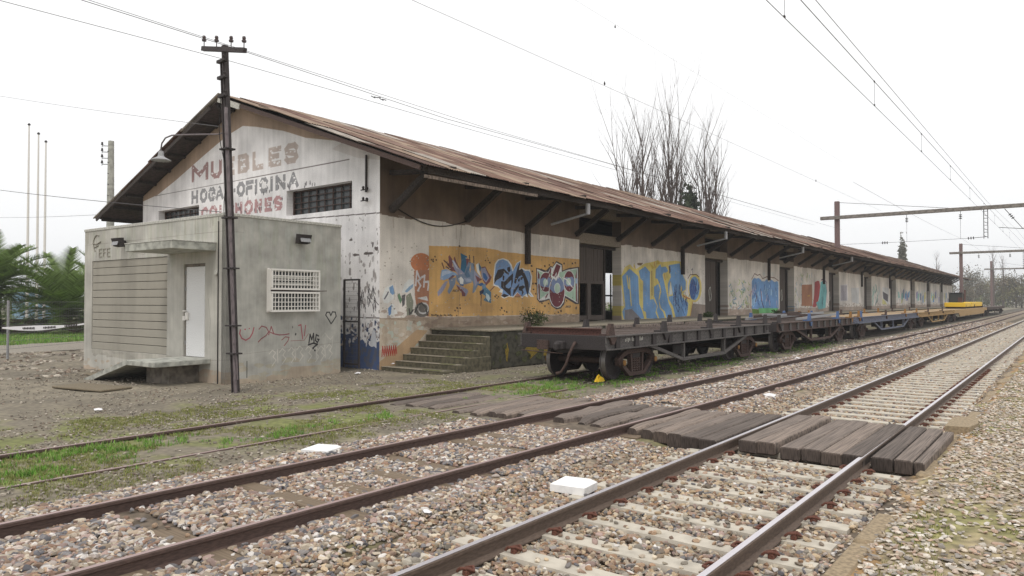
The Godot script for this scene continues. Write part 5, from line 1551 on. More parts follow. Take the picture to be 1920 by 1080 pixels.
	cv.line([48.34, 2.65, 48.53, 2.38, 48.33, 2.11], 0.120, D8(84,64,90))
	cv.line([47.51, 2.78, 47.25, 2.46, 47.42, 1.66], 0.070, D8(150,60,60))
	cv.poly([48.88, 1.64, 53.07, 1.61, 52.62, 1.28, 49.06, 1.28], D8(112,190,120))
	cv.poly([47.59, 1.61, 48.91, 1.56, 49.03, 1.26, 47.71, 1.28], D8(84,120,40))
	cv.poly([49.62, 4.00, 50.03, 4.19, 50.37, 3.97, 50.10, 3.87], D8(220,220,216))
	cv.poly([51.36, 4.05, 51.80, 4.25, 52.16, 4.02, 51.86, 3.92], D8(220,220,216))


func paint_bay_d(cv: Cv) -> void:
	cv.line([57.65, 1.95, 57.76, 1.81, 57.87, 1.55], 0.090, D8(206,196,180))
	cv.line([57.50, 4.04, 57.57, 3.90, 57.79, 3.77], 0.090, D8(180,190,170))
	cv.line([59.21, 1.83, 59.07, 1.67, 59.04, 1.67], 0.090, D8(206,196,180))
	cv.line([59.00, 2.90, 59.15, 2.73, 58.72, 2.61], 0.090, D8(150,170,190))
	cv.line([57.87, 1.87, 57.96, 1.74, 57.89, 1.55], 0.090, D8(180,190,170))
	cv.line([60.20, 3.99, 60.22, 3.90, 60.05, 3.80], 0.090, D8(196,204,150))
	cv.line([59.37, 4.23, 59.10, 4.11, 59.14, 3.87], 0.090, D8(170,180,130))
	cv.line([57.54, 3.74, 57.42, 3.54, 57.20, 3.47], 0.090, D8(206,196,180))
	cv.line([60.12, 4.06, 60.17, 3.88, 60.45, 3.70], 0.090, D8(206,196,180))
	cv.line([61.51, 3.14, 61.32, 2.95, 61.38, 2.97], 0.090, D8(180,190,170))
	cv.line([58.00, 2.44, 58.23, 2.32, 58.07, 2.07], 0.090, D8(206,196,180))
	cv.line([59.99, 3.30, 59.91, 3.08, 60.34, 2.93], 0.090, D8(206,196,180))
	cv.line([57.33, 3.17, 57.21, 3.08, 57.43, 2.82], 0.090, D8(150,170,190))
	cv.line([61.78, 1.90, 61.87, 1.72, 61.74, 1.66], 0.090, D8(170,180,130))
	cv.line([60.96, 4.26, 61.02, 4.16, 60.96, 4.05], 0.090, D8(150,170,190))
	cv.line([58.95, 3.98, 58.80, 3.87, 58.97, 3.77], 0.090, D8(150,170,190))
	cv.line([60.75, 3.23, 60.62, 3.08, 60.89, 3.05], 0.090, D8(206,196,180))
	cv.line([60.54, 4.38, 60.37, 4.18, 60.19, 4.07], 0.090, D8(170,180,130))
	cv.line([58.24, 2.31, 58.04, 2.22, 58.39, 2.04], 0.090, D8(196,204,150))
	cv.line([58.88, 3.51, 58.82, 3.42, 59.05, 3.31], 0.090, D8(150,170,190))
	cv.line([59.07, 3.78, 59.18, 3.58, 59.02, 3.53], 0.090, D8(180,190,170))
	cv.line([61.22, 4.26, 61.01, 4.09, 61.22, 3.89], 0.090, D8(180,190,170))
	cv.line([57.24, 2.59, 57.00, 2.42, 57.08, 2.24], 0.090, D8(170,180,130))
	cv.line([62.30, 4.59, 62.16, 4.48, 62.55, 4.17], 0.090, D8(206,196,180))
	cv.line([57.46, 1.90, 57.48, 1.71, 57.67, 1.52], 0.090, D8(150,170,190))
	cv.line([60.31, 3.79, 60.13, 3.70, 60.19, 3.55], 0.090, D8(206,196,180))
	cv.line([58.98, 4.32, 58.80, 4.12, 59.02, 4.10], 0.090, D8(170,180,130))
	cv.line([57.46, 3.07, 57.34, 2.88, 57.19, 2.82], 0.090, D8(170,180,130))
	cv.line([61.10, 3.05, 61.14, 2.84, 61.23, 2.76], 0.090, D8(206,196,180))
	cv.line([57.80, 2.12, 57.89, 2.03, 57.92, 1.80], 0.090, D8(150,170,190))
	cv.line([60.83, 3.04, 60.71, 2.87, 60.96, 2.63], 0.090, D8(180,190,170))
	cv.line([58.94, 2.99, 58.85, 2.87, 59.02, 2.73], 0.090, D8(170,180,130))
	cv.line([61.51, 3.56, 61.36, 3.42, 61.18, 3.32], 0.090, D8(180,190,170))
	cv.line([61.78, 2.10, 61.86, 1.95, 61.84, 1.82], 0.090, D8(150,170,190))
	cv.line([61.54, 1.98, 61.68, 1.77, 61.34, 1.56], 0.090, D8(150,170,190))
	cv.line([57.99, 4.17, 58.04, 4.09, 58.31, 4.02], 0.090, D8(206,196,180))
	cv.line([58.59, 3.56, 58.36, 3.41, 58.56, 3.35], 0.090, D8(180,190,170))
	cv.line([58.74, 3.46, 58.74, 3.37, 59.03, 3.13], 0.090, D8(150,170,190))
	cv.line([59.54, 2.54, 59.34, 2.37, 59.47, 2.15], 0.090, D8(180,190,170))
	cv.line([57.60, 2.94, 57.58, 2.76, 57.74, 2.57], 0.090, D8(150,170,190))
	cv.line([57.80, 3.97, 57.64, 3.83, 57.83, 3.73], 0.090, D8(206,196,180))
	cv.line([61.92, 2.26, 62.09, 2.15, 62.03, 1.84], 0.090, D8(170,180,130))
	cv.line([60.59, 1.89, 60.33, 1.74, 60.43, 1.61], 0.090, D8(196,204,150))
	cv.line([60.81, 2.44, 60.87, 2.28, 60.82, 2.09], 0.090, D8(180,190,170))
	cv.line([58.59, 4.39, 58.65, 4.20, 58.36, 4.16], 0.090, D8(180,190,170))
	cv.line([61.75, 4.44, 61.64, 4.31, 61.72, 4.07], 0.090, D8(150,170,190))
	cv.line([57.51, 3.57, 57.55, 3.37, 57.61, 3.40], 0.090, D8(150,170,190))
	cv.line([56.92, 1.71, 57.07, 1.53, 56.82, 1.38], 0.090, D8(150,170,190))
	cv.line([60.40, 4.36, 60.55, 4.17, 60.35, 4.02], 0.090, D8(170,180,130))
	cv.line([59.47, 3.18, 59.49, 2.99, 59.45, 2.87], 0.090, D8(206,196,180))
	cv.poly([58.85, 3.41, 61.72, 3.50, 61.79, 1.71, 58.80, 1.74], D8(166,112,82))
	cv.line([60.46, 2.53, 61.03, 2.57], 0.100, D8(206,160,70))
	cv.poly([62.50, 3.70, 63.40, 3.84, 63.91, 3.80, 64.34, 3.24, 63.49, 2.10, 62.68, 1.59, 61.86, 1.65, 62.32, 2.66], D8(166,66,70))
	cv.poly([64.31, 3.74, 65.15, 3.88, 65.79, 3.84, 66.24, 2.97, 65.76, 1.52, 63.64, 1.41, 62.85, 1.98, 63.70, 2.15], D8(112,182,186))
	cv.line([65.03, 2.55, 65.19, 2.20], 0.100, D8(70,120,130))
	cv.line([65.14, 3.03, 65.30, 2.68], 0.100, D8(70,120,130))
	cv.line([64.69, 2.22, 64.84, 1.88], 0.100, D8(70,120,130))
	cv.line([64.79, 2.48, 64.95, 2.14], 0.100, D8(70,120,130))
	cv.line([64.66, 2.01, 64.82, 1.67], 0.100, D8(70,120,130))
	cv.line([64.61, 2.98, 64.76, 2.64], 0.100, D8(70,120,130))
	cv.line([64.81, 2.20, 64.96, 1.85], 0.100, D8(70,120,130))
	cv.line([65.37, 3.26, 65.53, 2.92], 0.100, D8(70,120,130))
	cv.line([64.63, 2.43, 64.79, 2.08], 0.100, D8(70,120,130))
	cv.line([64.95, 3.40, 65.11, 3.05], 0.100, D8(70,120,130))
	cv.line([64.53, 3.93, 65.37, 4.05, 66.21, 3.73, 66.34, 1.98], 0.100, D8(120,80,120))


func paint_bay_e(cv: Cv) -> void:
	cv.poly([70.91, 3.61, 73.54, 3.72, 73.64, 2.16, 70.86, 2.10], D8(212,210,214))
	cv.poly([74.97, 3.39, 78.30, 3.47, 78.15, 1.83, 75.33, 2.03], D8(206,206,206))
	cv.line([71.27, 3.52, 71.18, 2.22], 0.120, D8(110,100,120))
	cv.line([71.52, 3.53, 71.42, 2.22], 0.120, D8(110,100,120))
	cv.line([71.76, 3.53, 71.67, 2.22], 0.120, D8(110,100,120))
	cv.line([72.01, 3.54, 71.92, 2.22], 0.120, D8(110,100,120))
	cv.line([72.26, 3.54, 72.17, 2.22], 0.120, D8(110,100,120))
	cv.line([72.51, 3.54, 72.42, 2.22], 0.120, D8(110,100,120))
	cv.line([72.77, 3.55, 72.67, 2.22], 0.120, D8(110,100,120))
	cv.line([73.02, 3.55, 72.93, 2.22], 0.120, D8(110,100,120))
	cv.line([73.28, 3.56, 73.18, 2.22], 0.120, D8(110,100,120))


func paint_bay_f(cv: Cv) -> void:
	cv.line([84.66, 2.86, 84.97, 2.43, 84.43, 2.07], 0.200, D8(150,190,180))
	cv.line([86.71, 2.87, 87.04, 2.43, 86.47, 2.07], 0.200, D8(150,190,180))
	cv.line([86.03, 3.88, 86.35, 3.45, 85.80, 3.08], 0.200, D8(150,190,180))
	cv.line([84.58, 2.45, 84.89, 2.02, 84.35, 1.66], 0.200, D8(150,190,180))
	cv.line([86.33, 3.85, 86.66, 3.42, 86.09, 3.04], 0.200, D8(110,120,120))
	cv.line([84.87, 3.65, 85.18, 3.22, 84.64, 2.85], 0.200, D8(150,190,180))
	cv.line([85.22, 3.60, 85.54, 3.17, 84.99, 2.80], 0.200, D8(150,190,180))
	cv.line([86.85, 2.72, 87.18, 2.28, 86.61, 1.91], 0.200, D8(110,120,120))
	cv.line([85.77, 2.41, 86.08, 1.97, 85.53, 1.61], 0.200, D8(200,210,210))
	cv.line([86.13, 2.54, 86.45, 2.10, 85.89, 1.74], 0.200, D8(110,120,120))
	cv.line([84.51, 3.34, 84.82, 2.91, 84.28, 2.55], 0.200, D8(150,190,180))
	cv.line([87.02, 3.25, 87.35, 2.81, 86.78, 2.44], 0.200, D8(150,190,180))
	cv.line([87.61, 3.64, 87.94, 3.20, 87.36, 2.82], 0.200, D8(200,210,210))
	cv.line([87.92, 3.68, 88.25, 3.24, 87.67, 2.87], 0.200, D8(200,210,210))
	cv.poly([89.60, 3.68, 93.16, 3.65, 93.07, 1.78, 89.70, 1.94], D8(206,206,206))
	cv.poly([89.76, 3.22, 92.74, 2.87, 92.70, 2.01, 90.09, 2.39], D8(80,76,84))
	cv.poly([89.54, 2.39, 91.19, 2.09, 92.30, 1.70, 89.52, 1.79], D8(206,200,130))

# ---------------------------------------------------------------- concrete kiosk
const KH := 4.32
const KW := 7.75
const KD := 3.78

func build_kiosk() -> void:
	var k := thing("concrete_kiosk", "small flat-roofed grey concrete kiosk with white door, block panel and barred window", "kiosk", Vector3(-17.03, 0, -9.92), deg_to_rad(2.5))
	var g := RandomNumberGenerator.new()
	g.seed = 5
	# left facade
	var cv := Cv.new(-KW, 0, -0.3, KH, 1024, C8(179, 176, 168))
	for q in 60:
		var x := g.randf_range(-KW, 0)
		cv.dab(x, g.randf_range(3.3, KH), g.randf_range(0.04, 0.16), g.randf_range(0.3, 0.8), C8(173, 172, 161) if q % 3 else C8(181, 180, 172), g)
	cv.line([-KW, 3.9, 0, 3.93], 0.012, C8(150, 144, 136))
	cv.poly([-KW, -0.3, -KW, 0.1, -6.5, 0.02, -4, 0.12, -1.6, 0.08, -1, 0.35, 0, 0.3, 0, -0.3], C8(176, 160, 143))
	for q in 40:
		cv.dab(g.randf_range(-KW, 0), g.randf_range(0.0, 0.3), 0.14, 0.06, C8(172, 157, 140) if q % 2 else C8(174, 165, 151), g)
	cv.poly([-7.25, 0.62, -7.22, 0.5, -5.5, 0.42, -3.9, 0.34, -2.9, 0.44, -2.5, 0.62], C8(164, 160, 150))
	for q in 18:
		cv.dab(g.randf_range(-7.1, -2.7), g.randf_range(0.45, 0.6), 0.25, 0.06, C8(168, 163, 154) if q % 2 else C8(156, 152, 143), g)
	cv.line([-0.33, 0, -0.35, KH], 0.02, C8(84, 82, 76))
	cv.line([-1.3, 0.55, 0, 0.62], 0.012, C8(150, 144, 136))
	for q in 16:
		var x := g.randf_range(-KW, 0)
		cv.line([x, KH, x + g.randf_range(-0.02, 0.02), KH - g.randf_range(0.2, 0.9)], g.randf_range(0.02, 0.06), C8(158, 154, 142))
	for q in [[-4.9, 3.4, -4.7, 3.55, -4.1, 3.48, -3.8, 3.6], [-0.8, 2.2, -0.7, 1.6, -0.75, 0.9]]:
		cv.line(q, 0.012, C8(134, 130, 121))
	cv.weather(8, 0.1, 0.045, 0.06)
	var pm := painted(cv, 0.1)
	var m := Mh.new()
	wall_grid(m, Vector3(-KW, -0.3, 0), Vector3.RIGHT, Vector3.BACK, [0.0, 0.5, 4.93, 5.77, 6.8, KW], [0.0, 0.93, 3.43, 3.68, KH + 0.3], [[0.5, 4.93, 0.93, 3.68], [5.77, 6.8, 0.93, 3.43]], 0.22, null)
	# the coat follows the wall's own metres
	for i in m.v.size():
		m.t[i] = cv.uv(m.v[i].x, m.v[i].y)
	var lf := obj("front_wall", m, pm, k, true)
	for i in 12:
		m = Mh.new()
		var y0 := 0.63 + i * 0.2292
		m.cbox(Vector3(-5.035, y0 + 0.1135, -0.12 + g.randf_range(-0.004, 0.004)), Vector3(4.42, 0.215, 0.2), 0.009)
		for q in m.v.size():
			m.t[q] = cv.uv(m.v[q].x * 0.97 - 0.1, 4.3 - m.v[q].y * 0.25)
		obj("block_course", m, M.block if M.has("block") else block_material(), k, true)
	# door
	m = Mh.new()
	m.box(Vector3(-1.945, 1.88, -0.1), Vector3(0.07, 2.48, 0.1))
	m.box(Vector3(-0.985, 1.88, -0.1), Vector3(0.07, 2.48, 0.1))
	m.box(Vector3(-1.465, 3.09, -0.1), Vector3(0.88, 0.07, 0.1))
	obj("door_frame", m, M.concrete_dark, k, true)
	m = Mh.new()
	m.cbox(Vector3(-1.465, 1.845, -0.06), Vector3(0.89, 2.41, 0.05), 0.008)
	var d := obj("door", m, M.white, k, true)
	m = Mh.new()
	m.cbox(Vector3(-1.83, 1.72, -0.01), Vector3(0.13, 0.2, 0.05), 0.01)
	m.box(Vector3(-1.93, 1.86, 0.0), Vector3(0.16, 0.03, 0.03))
	m.box(Vector3(-1.95, 1.66, 0.0), Vector3(0.1, 0.12, 0.04))
	obj("lock", m, M.white_bar, d, true)
	for y in [1.0, 2.45, 2.9]:
		m = Mh.new()
		m.tube([Vector3(-1.92, y - 0.05, -0.02), Vector3(-1.92, y + 0.05, -0.02)], [0.016], 6)
		obj("hinge", m, M.steel, d, true)
	# right facade with its writing
	var rv := Cv.new(0, KD, -0.3, KH, 1024, C8(169, 167, 160))
	for q in 40:
		rv.dab(g.randf_range(0, KD), g.randf_range(2.8, KH), g.randf_range(0.03, 0.12), g.randf_range(0.3, 0.7), C8(165, 165, 155) if q % 2 else C8(170, 170, 163), g)
	rv.poly([0, -0.3, 0, 0.12, 1.2, 0.08, 2.0, 0.3, KD, 0.25, KD, -0.3], C8(172, 158, 140))
	for q in 30:
		rv.dab(g.randf_range(0, KD), g.randf_range(0.05, 0.5), 0.2, 0.08, C8(169, 161, 146) if q % 2 else C8(168, 163, 148), g)
	rv.line([0, 3.93, 0.5, 3.92], 0.01, C8(146, 143, 136))
	rv.line([0.05, 0.72, KD, 0.9], 0.01, C8(146, 142, 134))
	rv.line([0.62, 0.12, 0.62, 0.55], 0.025, C8(70, 68, 62))
	var red := C8(160, 88, 96)
	var scr := func(l: Array, w: float, c: Color) -> void: rv.line(l, w, c)
	scr.call([0.42, 1.38, 0.4, 1.28, 0.46, 1.16, 0.58, 1.1, 0.7, 1.16, 0.78, 1.28, 0.82, 1.42], 0.035, red)
	rv.dab(0.56, 1.39, 0.035, 0.025, red, g)
	rv.dab(0.68, 1.4, 0.025, 0.025, red, g)
	scr.call([0.98, 1.38, 1.06, 1.46, 1.2, 1.42, 1.28, 1.3, 1.2, 1.2, 1.05, 1.12, 0.96, 1.04], 0.03, C8(140, 84, 88))
	scr.call([1.28, 1.22, 1.36, 1.44, 1.44, 1.24, 1.34, 1.28], 0.03, C8(140, 84, 88))
	scr.call([1.44, 1.24, 1.62, 1.2, 1.78, 1.2, 1.94, 1.22], 0.03, C8(138, 82, 88))
	scr.call([1.7, 1.06, 1.82, 1.14, 1.94, 1.12, 1.9, 1.02, 1.78, 0.9], 0.028, C8(142, 96, 96))
	scr.call([2.26, 1.44, 2.34, 1.46, 2.4, 1.06], 0.035, red)
	scr.call([2.5, 1.44, 2.46, 1.14], 0.028, red)
	scr.call([2.0, 1.02, 2.46, 1.02, 2.6, 1.2], 0.016, C8(140, 100, 98))
	rv.dab(2.16, 1.2, 0.03, 0.04, C8(60, 58, 58), g)
	rv.dab(2.06, 1.4, 0.015, 0.05, C8(70, 66, 66), g)
	var bk := C8(52, 50, 52)
	scr.call([3.3, 1.62, 3.22, 1.72, 3.26, 1.8, 3.36, 1.8, 3.41, 1.7, 3.47, 1.81, 3.58, 1.8, 3.61, 1.68, 3.5, 1.54, 3.42, 1.46, 3.3, 1.62], 0.035, bk)
	scr.call([2.62, 0.93, 2.66, 1.18, 2.72, 1.02, 2.78, 1.2, 2.8, 0.95], 0.04, bk)
	scr.call([2.96, 1.12, 2.88, 1.16, 2.85, 1.0, 2.92, 0.93, 2.98, 1.02, 2.92, 1.03], 0.04, bk)
	scr.call([2.6, 0.88, 2.78, 0.92, 2.92, 0.88, 2.76, 0.78, 2.84, 0.7], 0.045, bk)
	# faint white scrawl: a string of round letters
	var wh := C8(196, 192, 183)
	for q in [[1.3, 0.0], [1.62, 1.0], [1.92, 2.0], [2.2, 3.0], [2.5, 2.0], [2.76, 0.0], [2.95, 1.0], [3.25, 3.0]]:
		var x: float = q[0]
		var y: float = 0.48 + 0.02 * q[1]
		scr.call([x, y + 0.22, x + 0.1, y + 0.32, x + 0.2, y + 0.24, x + 0.12, y + 0.14, x + 0.22, y + 0.04, x + 0.1, y - 0.1], 0.024, wh)
		if int(q[1]) % 2:
			scr.call([x - 0.06, y + 0.3, x - 0.04, y - 0.06], 0.024, wh)
	scr.call([3.1, 1.1, 3.2, 1.2, 3.3, 1.08, 3.4, 1.0, 3.5, 1.1, 3.46, 0.8], 0.02, C8(188, 185, 176))
	rv.weather(9, 0.1, 0.03, 0.06)
	m = Mh.new()
	wall_grid(m, Vector3(0, -0.3, 0), Vector3.FORWARD, Vector3.RIGHT, [0.0, 1.32, 2.75, KD], [0.0, 2.2, 3.26, KH + 0.3], [[1.32, 2.75, 2.2, 3.26]], 0.2, null)
	for i in m.v.size():
		m.t[i] = rv.uv(-m.v[i].z, m.v[i].y)
	obj("side_wall", m, painted(rv, 0.1), k, true)
	m = Mh.new()
	m.box(Vector3(-KW * 0.5, 2.0, -KD + 0.1), Vector3(KW - 0.5, 4.5, 0.2))
	m.box(Vector3(-KW + 0.1, 2.0, -KD * 0.5 - 0.05), Vector3(0.2, 4.5, KD - 0.5))
	m.box(Vector3(-KW * 0.5, 4.2, -KD * 0.5), Vector3(KW - 0.5, 0.15, KD - 0.45))
	obj("back_wall", m, M.concrete, k, true)
	m = Mh.new()
	m.cbox(Vector3(-KW * 0.5, KH + 0.045, 0.0 - 0.11), Vector3(KW + 0.04, 0.085, 0.26), 0.01)
	m.cbox(Vector3(-0.11, KH + 0.045, -KD * 0.5 - 0.12), Vector3(0.26, 0.083, KD - 0.2), 0.01)
	m.cbox(Vector3(-KW + 0.11, KH + 0.045, -KD * 0.5 - 0.12), Vector3(0.26, 0.083, KD - 0.2), 0.01)
	obj("coping", m, M.concrete_pale, k, true)
	# barred window cage
	m = Mh.new()
	var cage := func(y0: float, y1: float, mm: Mh) -> void:
		for q in [[y0, 0.045], [y1, 0.045]]:
			mm.box(Vector3(0.2, q[0], -2.02), Vector3(0.045, 0.05, 1.62))
		for z in [-1.23, -2.81]:
			mm.box(Vector3(0.2, (y0 + y1) * 0.5, z), Vector3(0.044, y1 - y0 - 0.06, 0.05))
			mm.box(Vector3(0.09, y0, z), Vector3(0.17, 0.045, 0.045))
			mm.box(Vector3(0.09, y1, z), Vector3(0.17, 0.045, 0.045))
	cage.call(2.46, 2.98, m)
	cage.call(1.86, 2.36, m)
	for z in [-1.23, -2.81]:
		m.box(Vector3(0.03, 2.42, z), Vector3(0.05, 1.2, 0.06))
	m.box(Vector3(0.1, 2.42, -1.2), Vector3(0.16, 1.12, 0.012))
	var wn := obj("window_cage", m, M.white_bar, k, true)
	for i in 14:
		for q in [[2.485, 2.955], [1.885, 2.335]]:
			m = Mh.new()
			m.box(Vector3(0.202, (q[0] + q[1]) * 0.5, -1.23 - 0.1054 * (i + 1)), Vector3(0.02, q[1] - q[0], 0.02))
			obj("bar", m, M.white_bar, wn, true)
	for y in [2.58, 2.7, 2.82, 1.98, 2.1, 2.22]:
		m = Mh.new()
		m.box(Vector3(0.208, y, -2.02), Vector3(0.014, 0.02, 1.56))
		obj("bar", m, M.white_bar, wn, true)
	m = Mh.new()
	m.box(Vector3(-0.1, 2.42, -2.035), Vector3(0.05, 1.05, 1.42))
	obj("pane", m, M.glass_dark, k, true)
	m = Mh.new()
	for i in 3:
		m.box(Vector3(-0.04, 2.6 + i * 0.19, -2.035), Vector3(0.03, 0.1, 1.4), Basis(Vector3(0, 0, 1), 0.5))
	obj("louvre", m, M.concrete_pale, k, true)
	m = Mh.new()
	m.bar(Vector3(0.16, 2.4, -2.5), Vector3(0.18, 2.42, -3.1), 0.02, 0.02)
	m.box(Vector3(0.1, 2.41, -2.02), Vector3(0.16, 0.02, 1.56))
	obj("shelf", m, M.iron_brown, k, true)
	# door canopy, landing and ramp
	m = Mh.new()
	m.cbox(Vector3(-1.6, 3.53, 0.6), Vector3(2.3, 0.2, 1.2), 0.012)
	obj("canopy", m, M.concrete, k, true)
	m = Mh.new()
	m.cbox(Vector3(-1.6, 3.642, 0.6), Vector3(2.32, 0.024, 1.22), 0.004)
	obj("canopy_flashing", m, M.concrete_pale, k, true)
	m = Mh.new()
	m.cbox(Vector3(-1.36, 0.56, 0.74), Vector3(1.38, 0.13, 1.48), 0.012)
	obj("landing", m, M.concrete, k, true)
	m = Mh.new()
	m.prism(PackedVector2Array([Vector2(-2.055, 0.625), Vector2(-2.055, 0.5), Vector2(-4.5, -0.16), Vector2(-4.5, -0.03)]), 0.004, 1.478)
	obj("ramp", m, M.concrete, k, true)
	m = Mh.new()
	m.box(Vector3(-1.75, 0.2, 0.42), Vector3(1.1, 0.58, 0.82))
	obj("landing_support", m, M.concrete_dark, k, true)
	# raised letters and the emblem beside them
	m = Mh.new()
	var lt := func(x: float, l: Array) -> void:
		for i in range(0, l.size() - 2, 2):
			m.bar(Vector3(x + l[i] * 0.17, 3.5 + l[i + 1] * 0.24, 0.008), Vector3(x + l[i + 2] * 0.17, 3.5 + l[i + 3] * 0.24, 0.006), 0.026, 0.02, Vector3(0, 0, 1))
	lt.call(-6.78, [1, 1, 0, 1, 0, 0, 1, 0])
	lt.call(-6.78, [0, 0.52, 0.8, 0.52])
	lt.call(-6.52, [1, 1, 0, 1, 0, 0])
	lt.call(-6.52, [0, 0.52, 0.8, 0.52])
	lt.call(-6.26, [1, 1, 0, 1, 0, 0, 1, 0])
	lt.call(-6.26, [0, 0.52, 0.8, 0.52])
	obj("letters", m, M.emblem, k, true)
	m = Mh.new()
	var arc := []
	for i in 12:
		var s := deg_to_rad(60.0 + 180.0 * i / 11.0)
		arc.append(Vector3(-6.92 + 0.24 * cos(s), 3.92 + 0.27 * sin(s), 0.01))
	m.tube(arc, [0.018], 6)
	m.tube([Vector3(-7.2, 3.94, 0.012), Vector3(-6.95, 3.9, 0.012), Vector3(-6.68, 3.97, 0.012)], [0.02], 6)
	m.tube([Vector3(-7.1, 3.8, 0.012), Vector3(-6.82, 3.86, 0.012)], [0.016], 6)
	obj("emblem", m, M.emblem, k, true)
	# conduit with a round box
	m = Mh.new()
	m.tube([Vector3(-0.33, -0.1, 0.02), Vector3(-0.33, 4.2, 0.02)], [0.014], 6)
	obj("conduit", m, M.iron, k, true)
	m = Mh.new()
	m.lathe([Vector2(0, 0), Vector2(0.07, 0), Vector2(0.07, 0.05), Vector2(0.05, 0.06), Vector2(0, 0.06)], 12, Transform3D(Basis(Vector3(1, 0, 0), PI * 0.5), Vector3(-0.4, 2.86, 0.0)))
	obj("junction_box", m, M.concrete_pale, k, true)
	# floodlights
	floodlight(Vector3(-17.03, 0, -9.92) + Vector3(0.02, 3.86, -2.24).rotated(Vector3.UP, deg_to_rad(2.5)), PI * 0.5 + deg_to_rad(2.5), "dark square floodlight on the kiosk wall above the barred window")
	floodlight(Vector3(-17.03, 0, -9.92) + Vector3(-5.15, 3.86, 0.02).rotated(Vector3.UP, deg_to_rad(2.5)), deg_to_rad(2.5), "grey floodlight on the kiosk wall beside the concrete door canopy")

func block_material() -> StandardMaterial3D:
	M.block = mat(C8(158, 153, 142), 0.97, noise_tex(256, 15, 0.012, 3, 0.9, 1.06), Vector3(0.33, 0.06, 0.33))
	return M.block

func floodlight(at: Vector3, turn: float, label: String) -> void:
	var f := thing("floodlight", label, "floodlight", at, turn, "floodlights on the kiosk")
	var m := Mh.new()
	m.box(Vector3(0, 0.0, 0.04), Vector3(0.12, 0.14, 0.08))
	m.bar(Vector3(0, -0.02, 0.05), Vector3(0, -0.05, 0.16), 0.05, 0.05)
	obj("bracket", m, M.iron, f, true)
	m = Mh.new()
	var pr := PackedVector2Array([Vector2(0.1, -0.13), Vector2(0.24, -0.11), Vector2(0.32, 0.12), Vector2(0.14, 0.14)])
	m.prism(pr, -0.2, 0.2, Transform3D(Basis(Vector3(0, 0, 1), Vector3(0, 1, 0), Vector3(-1, 0, 0)), Vector3.ZERO))
	obj("housing", m, M.iron, f, true)
	m = Mh.new()
	var b := Basis(Vector3(1, 0, 0), -0.335)
	m.box(Vector3(0, 0.0, 0.288), Vector3(0.34, 0.18, 0.012), b)
	obj("glass", m, M.steel, f, true)

# ---------------------------------------------------------------- tracks
func rail_run(parent: Node3D, cx: Array, off: float, top: float, m: Material, head: Material, join := 0.0) -> void:
	# cx: [z, x of the centre line] points
	var pr := [Vector2(-0.065, -0.16), Vector2(0.065, -0.16), Vector2(0.065, -0.148), Vector2(0.012, -0.125), Vector2(0.01, -0.045), Vector2(0.035, -0.032), Vector2(0.036, -0.006), Vector2(0.028, 0.0), Vector2(-0.028, 0.0), Vector2(-0.036, -0.006), Vector2(-0.035, -0.032), Vector2(-0.01, -0.045), Vector2(-0.012, -0.125), Vector2(-0.065, -0.148)]
	var a := Mh.new()
	var h := Mh.new()
	for i in cx.size() - 1:
		var p := Vector3(cx[i][1] + off, top, cx[i][0])
		var q := Vector3(cx[i + 1][1] + off, top, cx[i + 1][0])
		for k in pr.size():
			var e: Vector2 = pr[k]
			var f: Vector2 = pr[(k + 1) % pr.size()]
			a.quad(p + Vector3(f.x, f.y, 0), p + Vector3(e.x, e.y, 0), q + Vector3(e.x, e.y, 0), q + Vector3(f.x, f.y, 0))
		h.quad(p + Vector3(-0.026, 0.003, 0), p + Vector3(0.026, 0.003, 0), q + Vector3(0.026, 0.003, 0), q + Vector3(-0.026, 0.003, 0))
	var r := obj("rail", a, m, parent)
	obj("running_surface", h, head, r)

func curve_x(pts: Array, z: float) -> float:
	for i in pts.size() - 1:
		if z >= pts[i + 1][0]:
			return lerpf(pts[i][1], pts[i + 1][1], (z - pts[i][0]) / (pts[i + 1][0] - pts[i][0]))
	return pts[-1][1]

const T1 := [[6.0, -2.98], [-420.0, -2.98]]
const T2 := [[6.0, -6.68], [-3.0, -6.62], [-8.0, -6.54], [-14.0, -6.46], [-20.0, -6.45], [-30.0, -6.53], [-50.0, -6.58], [-90.0, -6.75], [-165.0, -7.3], [-420.0, -9.0]]
const T3 := [[6.0, -10.27], [-420.0, -10.4]]

